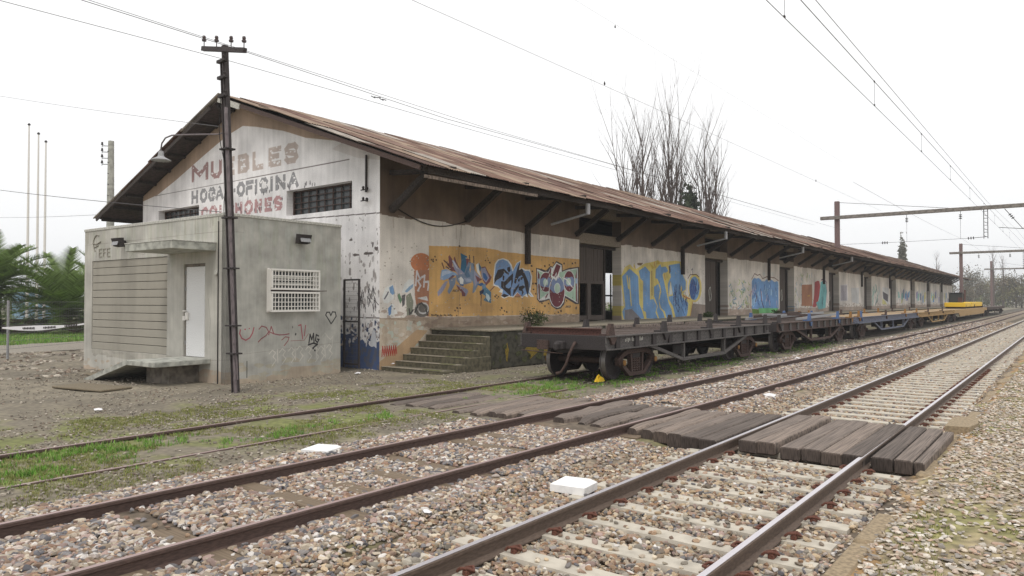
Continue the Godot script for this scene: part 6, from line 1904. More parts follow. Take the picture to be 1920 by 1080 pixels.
func build_tracks() -> void:
	var t := thing("main_track", "polished main railway line on pale concrete sleepers, nearest the platform edge", "railway track", Vector3(-2.98, 0, -10))
	rail_run(t, T1, -0.87, 0.16, M.rail, M.shine)
	rail_run(t, T1, 0.87, 0.16, M.rail, M.shine)
	var s := Mh.new()
	s.prism(PackedVector2Array([Vector2(-0.14, -0.2), Vector2(0.14, -0.2), Vector2(0.105, 0.018), Vector2(-0.105, 0.018)]), -1.35, 1.35, Transform3D(Basis(Vector3(0, 0, -1), Vector3(0, 1, 0), Vector3(1, 0, 0)), Vector3.ZERO))
	var sm := s.mesh()
	var c := Mh.new()
	# a sprung steel clip: shoulder, coil and toe on the rail's foot
	c.cbox(Vector3(0.1, 0.03, 0), Vector3(0.05, 0.05, 0.1), 0.008)
	c.tube([Vector3(0.03, 0.035, 0.05), Vector3(0.06, 0.065, 0.055), Vector3(0.12, 0.07, 0.03), Vector3(0.15, 0.045, -0.01), Vector3(0.11, 0.06, -0.05), Vector3(0.04, 0.04, -0.04)], [0.013], 6)
	var cm := c.mesh()
	var far := []
	for k in 480:
		var z := -1.78 - 0.603 * (k - 3)
		var tf := Transform3D(Basis(Vector3.UP, rng.randf_range(-0.012, 0.012)), Vector3(-2.98 + rng.randf_range(-0.02, 0.02), rng.randf_range(-0.006, 0.004), z))
		if k < 120:
			var o := put("sleeper", sm, M.sleeper, t, tf)
			if k < 44:
				for x in [-0.87, 0.87]:
					for sd in [-1, 1]:
						put("rail_clip", cm, M.clip, o, Transform3D(Basis(Vector3.UP, 0.0 if sd > 0 else PI), Vector3(-2.98 + x + sd * 0.045, 0.0, z)))
		else:
			far.append(tf)
	many("far_sleepers", sm, M.sleeper, far, [], t)
	# second line: timber sleepers, mostly under the ballast
	t = thing("second_track", "dull brown second railway line on buried timber sleepers in loose ballast", "railway track", Vector3(-6.5, 0, -10))
	rail_run(t, T2, -0.87, 0.155, M.rail_dull, M.shine_dull)
	rail_run(t, T2, 0.87, 0.155, M.rail_dull, M.shine_dull)
	s = Mh.new()
	s.cbox(Vector3(0, -0.07, 0), Vector3(2.6, 0.14, 0.24), 0.012)
	sm = s.mesh()
	for k in 60:
		var z := -1.2 - 0.68 * k
		put("sleeper", sm, M.timber_x if M.has("timber_x") else timber_x(), t, Transform3D(Basis(Vector3.UP, rng.randf_range(-0.03, 0.03)), Vector3(curve_x(T2, z) + rng.randf_range(-0.1, 0.1), 0.03 + rng.randf_range(-0.012, 0.01), z)))
	# siding: rails almost flush with the earth
	t = thing("siding_track", "old siding rails sunk in earth and grass under the flat wagons", "railway track", Vector3(-10.27, 0, -10))
	rail_run(t, T3, -0.87, 0.1, M.rail_dull, M.shine_dull)
	rail_run(t, T3, 0.87, 0.05, M.rail_dull, M.shine_dull)

func timber_x() -> StandardMaterial3D:
	M.timber_x = mat(C8(122, 106, 88), 0.95, noise_tex(512, 17, 0.03, 4, 0.8, 1.1, 8, 1), Vector3(0.4, 2.5, 2.5), 0, 0.6)
	return M.timber_x

# ---------------------------------------------------------------- level crossing
func plank(parent: Node3D, x0: float, x1: float, z0: float, z1: float, top: float, th: float, m: Material, rough := 0.0) -> void:
	var a := Mh.new()
	var w := x1 - x0
	var tilt := Basis(Vector3(0, 0, 1), rng.randf_range(-0.02, 0.02) * (1 + rough)) * Basis(Vector3.UP, rng.randf_range(-0.006, 0.006) * (1 + rough * 2))
	if rough <= 0.0:
		a.cbox(Vector3((x0 + x1) * 0.5, top - th * 0.5, (z0 + z1) * 0.5), Vector3(w - 0.012, th, absf(z1 - z0)), 0.014, tilt)
	else:
		# a weathered baulk: its section changes along its length
		var n := 9
		var sec := []
		for i in n:
			var s := float(i) / (n - 1)
			var end := 1.0 - rough * 0.35 * (1.0 if i == 0 or i == n - 1 else 0.0)
			var dw := rng.randf_range(-0.02, 0.02) * rough
			var dt := rng.randf_range(-0.03, 0.012) * rough
			var cx := (x0 + x1) * 0.5 + 0.05 * rough * sin(s * 4.0 + x0 * 7)
			var hw := (w * 0.5 - 0.008) * end + dw
			var y := top + dt - (0.03 * rough if i == 0 else 0.0)
			var z := lerpf(z0, z1, s)
			sec.append([Vector3(cx - hw, y - th, z), Vector3(cx + hw, y - th, z), Vector3(cx + hw, y - 0.03, z), Vector3(cx + hw - 0.03, y, z), Vector3(cx, y + 0.006, z), Vector3(cx - hw + 0.03, y, z), Vector3(cx - hw, y - 0.03, z)])
		for i in n - 1:
			for k in 7:
				var p: Array = sec[i]
				var q: Array = sec[i + 1]
				a.quad(p[(k + 1) % 7], p[k], q[k], q[(k + 1) % 7])
		for e in [0, n - 1]:
			var p: Array = sec[e]
			for k in range(1, 6):
				if e == 0:
					a.tri(p[0], p[k], p[k + 1])
				else:
					a.tri(p[0], p[k + 1], p[k])
	# creosote stays dark on the end grain
	for i in a.n.size():
		if absf(a.n[i].z) > 0.6:
			a.c[i] = Color(0.42, 0.4, 0.4)
	obj("plank", a, m, parent)

func build_crossing() -> void:
	var grp := "timber panels of the foot crossing"
	var c := thing("crossing_panel", "six squared dark planks of the crossing between the polished main rails", "crossing planks", Vector3(-2.9, 0, -11.3), 0.0, grp)
	plank(c, -3.72, -3.46, -9.9, -12.72, 0.185, 0.17, M.timber_z)
	plank(c, -3.46, -3.2, -9.92, -12.82, 0.19, 0.17, M.timber_pale)
	var xs := [-3.14, -2.88, -2.62, -2.36, -2.1]
	for k in 4:
		plank(c, xs[k] + 0.02, xs[k + 1] + 0.02, -9.86 + rng.randf_range(-0.03, 0.03), -12.72 + rng.randf_range(-0.06, 0.06), 0.17 + rng.randf_range(-0.006, 0.008), 0.17, [M.timber_z, M.timber_z, M.timber_pale, M.timber_dark][k])
	c = thing("crossing_panel", "narrow dark crossing planks on the platform side of the main line", "crossing planks", Vector3(-1.7, 0, -11.3), 0.0, grp)
	plank(c, -2.03, -1.78, -9.94, -12.76, 0.165, 0.18, M.timber_dark)
	plank(c, -1.775, -1.56, -9.98, -12.74, 0.16, 0.18, M.timber_z)
	plank(c, -1.55, -1.42, -10.0, -12.66, 0.15, 0.18, M.timber_z)
	c = thing("crossing_panel", "split grey crossing planks filling the gap between the main and second lines", "crossing planks", Vector3(-4.8, 0, -11.3), 0.0, grp)
	plank(c, -4.22, -3.95, -9.72, -12.62, 0.165, 0.2, M.timber_dark)
	plank(c, -4.5, -4.23, -9.76, -12.6, 0.165, 0.2, M.timber_dark)
	plank(c, -4.8, -4.51, -9.9, -12.45, 0.16, 0.2, M.timber_z, 0.3)
	plank(c, -5.08, -4.81, -9.96, -12.4, 0.155, 0.16, M.timber_pale, 0.4)
	plank(c, -5.34, -5.09, -10.05, -12.4, 0.15, 0.16, M.timber_z, 0.5)
	plank(c, -5.58, -5.35, -10.1, -12.5, 0.145, 0.16, M.timber_pale, 0.5)
	c = thing("crossing_panel", "three rotten rounded baulks lying between the second line's rails", "crossing planks", Vector3(-6.5, 0, -11.4), 0.0, grp)
	plank(c, -7.22, -6.8, -10.3, -12.75, 0.14, 0.17, M.timber_z, 1.0)
	plank(c, -6.78, -6.44, -10.35, -12.65, 0.12, 0.15, M.timber_dark, 1.2)
	plank(c, -6.42, -6.06, -10.3, -12.7, 0.115, 0.15, M.timber_z, 1.0)
	plank(c, -6.02, -5.78, -10.6, -12.8, 0.1, 0.13, M.timber_dark, 1.2)
	c = thing("crossing_panel", "flat worn brown planks of the crossing between second line and siding", "crossing planks", Vector3(-8.4, 0, -11.2), 0.0, grp)
	for k in 6:
		var x := -9.16 + k * 0.3
		plank(c, x, x + 0.29, -9.85 - rng.randf_range(0, 0.4), -12.35 + rng.randf_range(-0.2, 0.2), 0.1 + 0.008 * k, 0.1, M.timber_pale if k % 2 else M.timber_z, 0.7)
	c = thing("crossing_panel", "broken earth-brown crossing planks laid between the sunken siding rails", "crossing planks", Vector3(-10.2, 0, -11.2), 0.0, grp)
	for k in 4:
		var x := -10.95 + k * 0.34
		plank(c, x, x + 0.32, -9.9 - rng.randf_range(0, 0.3), -12.3 + rng.randf_range(-0.3, 0.3), 0.085, 0.08, M.timber_z if k % 2 else M.timber_dark, 0.8)

# ---------------------------------------------------------------- flat wagons
func bogie_parts(b: Node3D) -> void:
	# own metres: centre of the bogie at rail level
	var wheel := [Vector2(0.0, -0.07), Vector2(0.1, -0.08), Vector2(0.12, -0.03), Vector2(0.38, -0.02), Vector2(0.41, -0.07), Vector2(0.465, -0.07), Vector2(0.47, 0.03), Vector2(0.475, 0.04), Vector2(0.505, 0.045), Vector2(0.505, 0.07), Vector2(0.41, 0.07), Vector2(0.38, 0.03), Vector2(0.12, 0.02), Vector2(0.1, 0.06), Vector2(0.0, 0.06)]
	for z in [0.87, -0.87]:
		for s in [1, -1]:
			var m := Mh.new()
			var p := []
			for q in wheel:
				p.append(Vector2(q.x, q.y))
			m.lathe(p, 28, Transform3D(Basis(Vector3(0, 1, 0), Vector3(-s, 0, 0), Vector3(0, 0, 1) * s), Vector3(s * 0.84, 0.47, z)))
			var wo := obj("wheel", m, M.iron, b, true)
			m = Mh.new()
			m.lathe([Vector2(0.468, -0.072), Vector2(0.472, 0.028), Vector2(0.479, 0.042), Vector2(0.508, 0.047), Vector2(0.508, 0.068)], 28, Transform3D(Basis(Vector3(0, 1, 0), Vector3(-s, 0, 0), Vector3(0, 0, 1) * s), Vector3(s * 0.84, 0.47, z)))
			obj("tread", m, M.tread_steel, wo, true)
		var a := Mh.new()
		a.tube([Vector3(-0.8, 0.47, z), Vector3(0.8, 0.47, z)], [0.085], 12)
		obj("axle", a, M.iron_brown, b, true)
	for s in [1, -1]:
		var x: float = s * 1.06
		var m := Mh.new()
		var pr := func(l: Array) -> void:
			var pg := PackedVector2Array()
			for q in l:
				pg.append(Vector2(q[0], q[1]))
			m.prism(pg, x - 0.06, x + 0.06, Transform3D(Basis(Vector3(0, 0, -1), Vector3(0, 1, 0), Vector3(1, 0, 0)), Vector3.ZERO))
		pr.call([[-1.0, 0.56], [-0.75, 0.7], [-0.5, 0.76], [0.5, 0.76], [0.75, 0.7], [1.0, 0.56], [1.0, 0.46], [0.7, 0.58], [0.45, 0.65], [-0.45, 0.65], [-0.7, 0.58], [-1.0, 0.46]])
		pr.call([[-0.98, 0.46], [-0.8, 0.46], [-0.36, 0.16], [0.36, 0.16], [0.8, 0.46], [0.98, 0.46], [0.42, 0.06], [-0.42, 0.06]])
		pr.call([[-0.32, 0.16], [-0.24, 0.16], [-0.28, 0.66], [-0.36, 0.66]])
		pr.call([[0.24, 0.16], [0.32, 0.16], [0.36, 0.66], [0.28, 0.66]])
		obj("side_frame", m, M.iron_brown, b, true)
		for z in [0.87, -0.87]:
			m = Mh.new()
			m.cbox(Vector3(x, 0.45, z), Vector3(0.19, 0.2, 0.22), 0.04)
			m.lathe([Vector2(0, 0), Vector2(0.085, 0), Vector2(0.085, 0.04), Vector2(0.05, 0.06), Vector2(0, 0.06)], 14, Transform3D(Basis(Vector3(0, 1, 0), Vector3(s, 0, 0), Vector3(0, 0, -1) * s), Vector3(x + s * 0.09, 0.44, z)))
			obj("axle_box", m, M.iron_brown, b, true)
			m = Mh.new()
			m.lathe([Vector2(0, 0), Vector2(0.075, 0), Vector2(0.07, 0.02), Vector2(0, 0.03)], 12, Transform3D(Basis(Vector3(0, 1, 0), Vector3(s, 0, 0), Vector3(0, 0, -1) * s), Vector3(x + s * 0.152, 0.44, z)))
			obj("axle_cap", m, M.ochre if b.get_meta("caps") else M.iron, b, true)
		m = Mh.new()
		for q in [-0.14, 0.0, 0.14]:
			var p := []
			for i in 6:
				p.append_array([Vector2(0.05, 0.17 + i * 0.06), Vector2(0.068, 0.185 + i * 0.06), Vector2(0.068, 0.205 + i * 0.06), Vector2(0.05, 0.22 + i * 0.06)])
			m.lathe(p, 10, Transform3D(Basis(), Vector3(x, 0, q)))
		obj("springs", m, M.iron_brown, b, true)
	var m := Mh.new()
	m.cbox(Vector3(0, 0.58, 0), Vector3(2.2, 0.16, 0.46), 0.03)
	m.box(Vector3(0, 0.4, 0.35), Vector3(1.7, 0.1, 0.08))
	obj("bolster", m, M.iron, b, true)

func wagon(label: String, z0: float, ln: float, side: Material, deck: Material, o := {}) -> Node3D:
	var w := thing("flat_wagon", label, "railway wagon", Vector3(-10.27, 0.1, z0), 0.0, "flat wagons standing on the siding")
	var near: bool = o.get("near", false)
	var m: Mh
	if near:
		var n := int(ln / 0.27)
		for i in n:
			m = Mh.new()
			m.box(Vector3(rng.randf_range(-0.01, 0.01), 1.13 + rng.randf_range(-0.008, 0.008), -0.2 - (ln - 0.4) * (i + 0.5) / n), Vector3(2.5, 0.06, (ln - 0.4) / n - 0.014))
			obj("deck_board", m, deck, w, true)
	else:
		m = Mh.new()
		m.box(Vector3(0, 1.13, -ln * 0.5), Vector3(2.5, 0.06, ln - 0.3))
		obj("deck", m, deck, w, true)
	for s in [1, -1]:
		m = Mh.new()
		var x: float = s * 1.3
		if o.get("deep", false):
			var pg := PackedVector2Array([Vector2(0, 0.82), Vector2(3.4, 0.82), Vector2(4.4, 0.46), Vector2(ln - 4.4, 0.46), Vector2(ln - 3.4, 0.82), Vector2(ln, 0.82), Vector2(ln, 1.17), Vector2(0, 1.17)])
			m.prism(pg, x - 0.03, x + 0.03, Transform3D(Basis(Vector3(0, 0, -1), Vector3(0, 1, 0), Vector3(1, 0, 0)), Vector3.ZERO))
		else:
			m.box(Vector3(x, 0.995, -ln * 0.5), Vector3(0.03, 0.33, ln))
			m.box(Vector3(x + s * 0.04, 1.155, -ln * 0.5), Vector3(0.11, 0.03, ln))
			m.box(Vector3(x + s * 0.04, 0.835, -ln * 0.5), Vector3(0.11, 0.03, ln))
		var sd := obj("side_sill", m, side, w, true)
		if near:
			var n := int(ln / 0.95)
			for i in n:
				m = Mh.new()
				m.box(Vector3(x + s * 0.045, 0.995, -0.5 - (ln - 1.0) * i / (n - 1)), Vector3(0.05, 0.28, 0.2))
				obj("stake_pocket", m, o.get("rib", M.iron_brown), sd, true)
		# queen-post truss
		if not o.get("deep", false):
			m = Mh.new()
			var a: float = o.get("truss", 1.6)
			var ex: float = o.get("slope", 2.0)
			var c := -ln * 0.5
			m.bar(Vector3(x, 0.83, c + a + ex), Vector3(x, 0.34, c + a), 0.07, 0.09)
			m.bar(Vector3(x, 0.34, c + a), Vector3(x, 0.34, c - a), 0.07, 0.09)
			m.bar(Vector3(x, 0.34, c - a), Vector3(x, 0.83, c - a - ex), 0.07, 0.09)
			for q in ([a - 0.05, -a + 0.05] if a < 2.0 else [a - 0.05, 0.0, -a + 0.05]):
				m.bar(Vector3(x, 0.36, c + q), Vector3(x, 0.83, c + q), 0.08, 0.1)
			obj("truss", m, side, w, true)
	for z in [-0.04, -ln + 0.04]:
		m = Mh.new()
		m.cbox(Vector3(0, 0.99, z), Vector3(2.56, 0.36, 0.08), 0.01)
		m.cbox(Vector3(0, 0.9, z + (0.1 if z > -1 else -0.1)), Vector3(0.26, 0.22, 0.2), 0.03)
		var e := obj("end_beam", m, M.iron if near else side, w, true)
		m = Mh.new()
		m.cbox(Vector3(0, 0.88, z + (0.27 if z > -1 else -0.27)), Vector3(0.13, 0.2, 0.18), 0.04)
		obj("coupler", m, M.iron, e, true)
	m = Mh.new()
	m.box(Vector3(0, 0.9, -ln * 0.5), Vector3(0.5, 0.4, ln - 0.3))
	for i in 7:
		m.box(Vector3(0, 1.0, -1.0 - (ln - 2.0) * i / 6.0), Vector3(2.5, 0.16, 0.14))
	m.box(Vector3(0.5, 0.55, -ln * 0.5 + 0.6), Vector3(0.5, 0.3, 0.9))
	obj("centre_sill", m, M.iron, w, true)
	for z in [-1.95, -ln + 1.95]:
		var b := Node3D.new()
		b.name = "bogie"
		w.add_child(b, true)
		b.position = Vector3(0, 0, z)
		b.set_meta("caps", o.get("caps", false))
		bogie_parts(b)
	# upright stake plates along both edges
	for i in o.get("stakes", []):
		for s in [1, -1]:
			m = Mh.new()
			var z: float = -i[0]
			var x: float = s * 1.28
			m.prism(PackedVector2Array([Vector2(-0.17, 1.16), Vector2(0.17, 1.16), Vector2(0.09, 1.19 + i[1]), Vector2(-0.04, 1.19 + i[1])]), x - 0.045, x + 0.045, Transform3D(Basis(Vector3(0, 0, -1), Vector3(0, 1, 0), Vector3(1, 0, 0)), Vector3(0, 0, z)))
			m.box(Vector3(x - s * 0.1, 1.19, z), Vector3(0.24, 0.05, 0.34))
			m.prism(PackedVector2Array([Vector2(-0.17, 1.14), Vector2(0.17, 1.14), Vector2(0.05, 0.95), Vector2(-0.05, 0.95)]), x - 0.03, x + s * 0.1, Transform3D(Basis(Vector3(0, 0, -1), Vector3(0, 1, 0), Vector3(1, 0, 0)), Vector3(0, 0, z)))
			obj("stake", m, i[2], w, true)
	return w

func build_wagons() -> void:
	var st := []
	for q in [0.25, 3.2, 6.4, 8.9, 11.6]:
		st.append([q, 0.28 if q < 8 else 0.34, M.iron if q > 3 else M.iron_brown])
	var w := wagon("grey flat wagon with rusty end, first of the train beside the steps", -15.2, 11.9, M.iron_grey, M.deck, {"near": true, "stakes": st, "caps": true, "rib": M.iron})
	# what lies on and hangs from its near end
	var m := Mh.new()
	m.box(Vector3(-0.1, 1.33, -0.2), Vector3(2.3, 0.025, 0.12))
	m.box(Vector3(-0.1, 1.18, -0.2), Vector3(2.3, 0.025, 0.12))
	m.box(Vector3(-0.1, 1.255, -0.2), Vector3(2.3, 0.14, 0.02))
	obj("end_girder", m, M.iron_red, w, true)
	m = Mh.new()
	m.tube([Vector3(0.42, 0.98, 0.02), Vector3(0.45, 0.92, 0.14), Vector3(0.36, 0.7, 0.2), Vector3(0.28, 0.44, 0.22), Vector3(0.14, 0.24, 0.24), Vector3(0.02, 0.2, 0.26)], [0.045, 0.04, 0.035, 0.035, 0.035, 0.045], 8)
	obj("brake_hose", m, M.iron_brown, w, true)
	m = Mh.new()
	m.box(Vector3(-0.55, 0.9, 0.04), Vector3(0.34, 0.24, 0.08))
	m.tube([Vector3(-1.2, 0.74, 0.1), Vector3(0.1, 0.7, 0.1)], [0.015], 6)
	obj("brake_gear", m, M.iron_brown, w, true)
	m = Mh.new()
	for i in 14:
		if i % 5 == 4:
			continue
		m.box(Vector3(1.322, 1.03 + 0.02 * (i % 2), -0.95 - i * 0.07), Vector3(0.006, 0.07 + 0.02 * (i % 3), 0.035))
	obj("stencil_print", m, M.concrete_pale, w, true)
	m = Mh.new()
	for i in 5:
		m.cbox(Vector3(-1.1 + 0.02 * i, 1.2 + 0.02 * (i % 2), -3.0 - i * 1.9), Vector3(0.16, 0.1, 1.5), 0.01)
	obj("side_timber", m, M.timber_z, w, true)
	w = wagon("rust-brown flat wagon carrying loose steel bars, second in the train", -28.1, 12.2, M.iron_brown, M.deck, {"near": true, "stakes": [[0.3, 0.3, M.iron], [4.4, 0.3, M.stake_blue], [9.2, 0.34, M.stake_blue], [11.8, 0.3, M.ochre]], "rib": M.iron_grey})
	var bl := ["thin rusty bar on the brown wagon, nearest the shed wall", "bare grey bar on the brown wagon, next to the wall-side one", "rusty bar raised on others, third from the shed side", "pale steel bar in the middle of the brown wagon's load", "rusty bar just track-side of the middle pale one", "grey steel bar, second from the brown wagon's track-side edge", "rusty bar lying along the brown wagon's track-side edge"]
	for i in 7:
		m = Mh.new()
		m.bar(Vector3(-1.0 + i * 0.3, 1.24 + 0.1 * (i % 3), -3.0 - i * 0.2), Vector3(-0.9 + i * 0.28, 1.28 + 0.08 * ((i + 1) % 3), -9.5 - i * 0.3), 0.07, 0.1)
		solo("steel_bar", m, M.iron_brown if i % 2 else M.steel, Vector3(-10.27, 0.1, -28.1), bl[i], "bar", "loose bars on the brown wagon")
	w = wagon("blue-grey flat wagon with pale plank deck, third in the train", -41.3, 19.2, M.wagon_blue, M.deck_tan, {"stakes": [[0.4, 0.32, M.ochre], [0.9, 0.3, M.stake_blue], [7.5, 0.3, M.iron_brown], [14.0, 0.3, M.ochre], [18.6, 0.3, M.ochre]], "truss": 3.6})
	w = wagon("tan flat wagon with open truss frame, fourth in the train", -61.3, 18.8, M.wagon_tan, M.deck_tan, {"stakes": [[4.0, 0.3, M.iron_brown], [12.0, 0.3, M.iron_brown]], "truss": 3.6})
	w = wagon("tan deep-sided flat wagon under the yellow machine, fifth in the train", -81.2, 34.0, M.wagon_tan, M.deck_tan, {"deep": true})
	w = wagon("dark brown flat wagon at the far tail of the train", -117.0, 30.0, M.iron_brown, M.deck, {"truss": 4.0})
	# yellow machine riding on the fifth wagon
	var y := thing("track_machine", "low yellow track machine with dark cab loaded on the tan wagon", "machine", Vector3(-10.4, 1.28, -94.5))
	m = Mh.new()
	m.cbox(Vector3(0, 0.42, -3.2), Vector3(2.0, 0.5, 6.4), 0.05)
	m.cbox(Vector3(0, 0.45, -14.0), Vector3(1.9, 0.55, 13.0), 0.05)
	obj("body", m, M.yellow, y, true)
	m = Mh.new()
	m.cbox(Vector3(-0.1, 1.2, -2.6), Vector3(1.2, 1.1, 1.5), 0.08)
	obj("cab", m, M.glass_dark, y, true)
	m = Mh.new()
	for q in [-1.85, -3.35]:
		for s in [-1, 1]:
			m.box(Vector3(-0.1 + s * 0.62, 1.2, q), Vector3(0.07, 1.15, 0.08))
	m.box(Vector3(-0.1, 1.79, -2.6), Vector3(1.4, 0.06, 1.8))
	obj("cab_frame", m, M.iron, y, true)
	m = Mh.new()
	m.box(Vector3(0.5, 0.95, -0.6), Vector3(0.4, 0.6, 0.5))
	obj("engine_box", m, M.iron_red, y, true)
	m = Mh.new()
	m.bar(Vector3(0.2, 0.7, -8.0), Vector3(0.2, 2.2, -8.2), 0.16, 0.3)
	obj("jib", m, M.iron_red, y, true)
	for q in [-1.2, -5.2, -10.5, -20.5]:
		m = Mh.new()
		m.tube([Vector3(-1.0, 0.22, q), Vector3(1.0, 0.22, q)], [0.22], 12)
		obj("wheel", m, M.black, y, true)

# ---------------------------------------------------------------- poles
func insulator(m: Mh, at: Vector3, s := 1.0, up := true) -> void:
	var f := 1.0 if up else -1.0
	var b := Basis() if up else Basis(Vector3(1, 0, 0), PI)
	m.lathe([Vector2(0.012, -0.1 * s), Vector2(0.012, 0.02 * s), Vector2(0.055 * s, 0.03 * s), Vector2(0.06 * s, 0.07 * s), Vector2(0.038 * s, 0.09 * s), Vector2(0.048 * s, 0.13 * s), Vector2(0.036 * s, 0.17 * s), Vector2(0.0, 0.18 * s)], 10, Transform3D(b, at))

func build_poles() -> void:
	var p := thing("utility_pole", "leaning rusty steel pole with crossarm and conduit at the kiosk corner", "utility pole", Vector3(-15.42, 0, -9.27))
	var foot := Vector3(-15.42, -0.3, -9.27)
	var head := Vector3(-16.05, 8.3, -9.27)
	var at := func(y: float) -> Vector3: return foot.lerp(head, (y + 0.3) / 8.6)
	var m := Mh.new()
	m.bar(foot, head, 0.115, 0.12)
	m.bar(foot + Vector3(0.05, 0, 0.068), head + Vector3(0.05, -0.4, 0.068), 0.04, 0.03)
	m.bar(foot + Vector3(-0.05, 0, 0.068), head + Vector3(-0.05, -0.4, 0.068), 0.04, 0.03)
	obj("shaft", m, M.pole_dark, p)
	m = Mh.new()
	m.tube([at.call(-0.3) + Vector3(0.11, 0, 0.08), at.call(3.0) + Vector3(0.11, 0, 0.08), at.call(6.6) + Vector3(0.09, 0, 0.08), at.call(6.75) + Vector3(0.05, 0, 0.05)], [0.042], 10)
	obj("conduit", m, M.pipe, p)
	m = Mh.new()
	m.tube([at.call(0.3) + Vector3(0.17, 0, 0.06), at.call(0.8) + Vector3(0.17, 0, 0.07), at.call(1.0) + Vector3(0.14, 0, 0.1)], [0.02], 8)
	obj("cable_sleeve", m, M.pipe, p)
	for y in [0.9, 1.55, 2.9, 4.1, 5.75]:
		m = Mh.new()
		var c: Vector3 = at.call(y)
		m.box(c + Vector3(0.03, 0, 0.04), Vector3(0.3, 0.035, 0.25))
		m.bar(c + Vector3(0.12, 0, 0.1), c + Vector3(0.27, 0.01, 0.1), 0.03, 0.03)
		obj("clamp", m, M.iron, p)
	m = Mh.new()
	m.bar(Vector3(-16.94, 8.4, -9.2), Vector3(-15.05, 7.95, -9.2), 0.09, 0.11)
	var arm := obj("crossarm", m, M.pole_dark, p)
	for q in [-16.88, -16.3, -15.65, -15.1]:
		m = Mh.new()
		insulator(m, Vector3(q, 8.4 + (q + 16.94) * -0.238 + 0.16, -9.2), 0.95)
		obj("insulator", m, M.porcelain, arm)
	for y in [7.9, 7.5, 7.05]:
		m = Mh.new()
		var c: Vector3 = at.call(y)
		m.box(c + Vector3(0, 0, 0.09), Vector3(0.36, 0.07, 0.08))
		m.lathe([Vector2(0, -0.08), Vector2(0.04, -0.06), Vector2(0.03, 0), Vector2(0.045, 0.05), Vector2(0, 0.08)], 8, Transform3D(Basis(), c + Vector3(0.17, 0.02, 0.14)))
		obj("bracket", m, M.iron, p)
	# gooseneck lamp on a long arm
	m = Mh.new()
	m.tube([at.call(6.15) + Vector3(0, 0.02, 0.05), Vector3(-16.3, 6.18, -9.25), Vector3(-17.6, 6.36, -9.25), Vector3(-18.55, 6.48, -9.25), Vector3(-18.9, 6.46, -9.25), Vector3(-19.1, 6.34, -9.25), Vector3(-19.15, 6.18, -9.25), Vector3(-19.14, 6.1, -9.25)], [0.02], 8)
	obj("lamp_arm", m, M.pipe, p)
	m = Mh.new()
	m.lathe([Vector2(0.25, -0.02), Vector2(0.25, 0.0), Vector2(0.11, 0.07), Vector2(0.08, 0.1), Vector2(0.06, 0.24), Vector2(0.0, 0.24)], 20, Transform3D(Basis(), Vector3(-19.14, 5.9, -9.25)))
	obj("lamp_shade", m, M.steel, p)
	m = Mh.new()
	var loose := []
	for i in 16:
		var s := i / 15.0
		loose.append(at.call(7.0 - 2.9 * s) + Vector3(-0.1 - 0.14 * sin(s * 7.0) * sin(PI * s), 0, 0.1))
	m.tube(loose, [0.01], 4)
	obj("cable", m, M.black, p)
	# concrete pole behind the kiosk, insulators up one side
	p = thing("concrete_pole", "weathered grey concrete pole with side insulators rising behind the kiosk roof", "utility pole", Vector3(-38.1, 0, -15.9))
	m = Mh.new()
	m.tube([Vector3(-38.1, -0.3, -15.9), Vector3(-38.1, 10.2, -15.9)], [0.24, 0.135], 12)
	obj("shaft", m, M.concrete, p)
	for k in 4:
		m = Mh.new()
		var y := 9.95 - k * 0.31
		m.bar(Vector3(-38.15, y, -15.9), Vector3(-38.4, y, -15.6), 0.03, 0.03)
		insulator(m, Vector3(-38.4, y + 0.02, -15.6), 1.0)
		obj("insulator", m, M.iron, p)
	for k in 7:
		m = Mh.new()
		m.bar(Vector3(-37.9, 9.6 - k * 0.55, -15.72), Vector3(-37.78, 9.6 - k * 0.55, -15.6), 0.025, 0.025)
		obj("step_bolt", m, M.iron, p)
	var lb := ["tallest white flagpole, standing farthest from the kiosk", "middle white flagpole of the three by the palms", "thin white flagpole of the three, closest to the kiosk"]
	for k in 3:
		m = Mh.new()
		var f: Vector3 = [Vector3(-71.3, 0, -23.0), Vector3(-70.6, 0, -23.5), Vector3(-70.1, 0, -23.9)][k]
		var hh: float = [17.4, 16.6, 15.9][k]
		var fp := thing("flagpole", lb[k], "flagpole", f, 0.0, "white flagpoles beyond the palms")
		m.tube([f + Vector3(0, -0.2, 0), f + Vector3(0, hh * 0.5, 0), f + Vector3(0, hh, 0)], [0.13, 0.1, 0.06], 10)
		obj("shaft", m, M.white_bar, fp)
		m = Mh.new()
		m.lathe([Vector2(0, -0.12), Vector2(0.1, -0.06), Vector2(0.12, 0), Vector2(0.08, 0.08), Vector2(0, 0.14)], 10, Transform3D(Basis(), f + Vector3(0, hh + 0.08, 0)))
		obj("finial", m, M.iron, fp)

# ---------------------------------------------------------------- overhead line
func line_insulator(m: Mh, a: Vector3, b: Vector3) -> void:
	var d := (b - a).normalized()
	var x := d.cross(Vector3(0.3, 0.2, 1)).normalized()
	var pr := [Vector2(0.01, 0)]
	for i in 3:
		var y := a.distance_to(b) * (i + 0.5) / 3.0
		pr.append_array([Vector2(0.025, y - 0.04), Vector2(0.13, y - 0.02), Vector2(0.11, y + 0.03), Vector2(0.025, y + 0.04)])
	pr.append(Vector2(0.01, a.distance_to(b)))
	m.lathe(pr, 10, Transform3D(Basis(x, d, x.cross(d)), a))

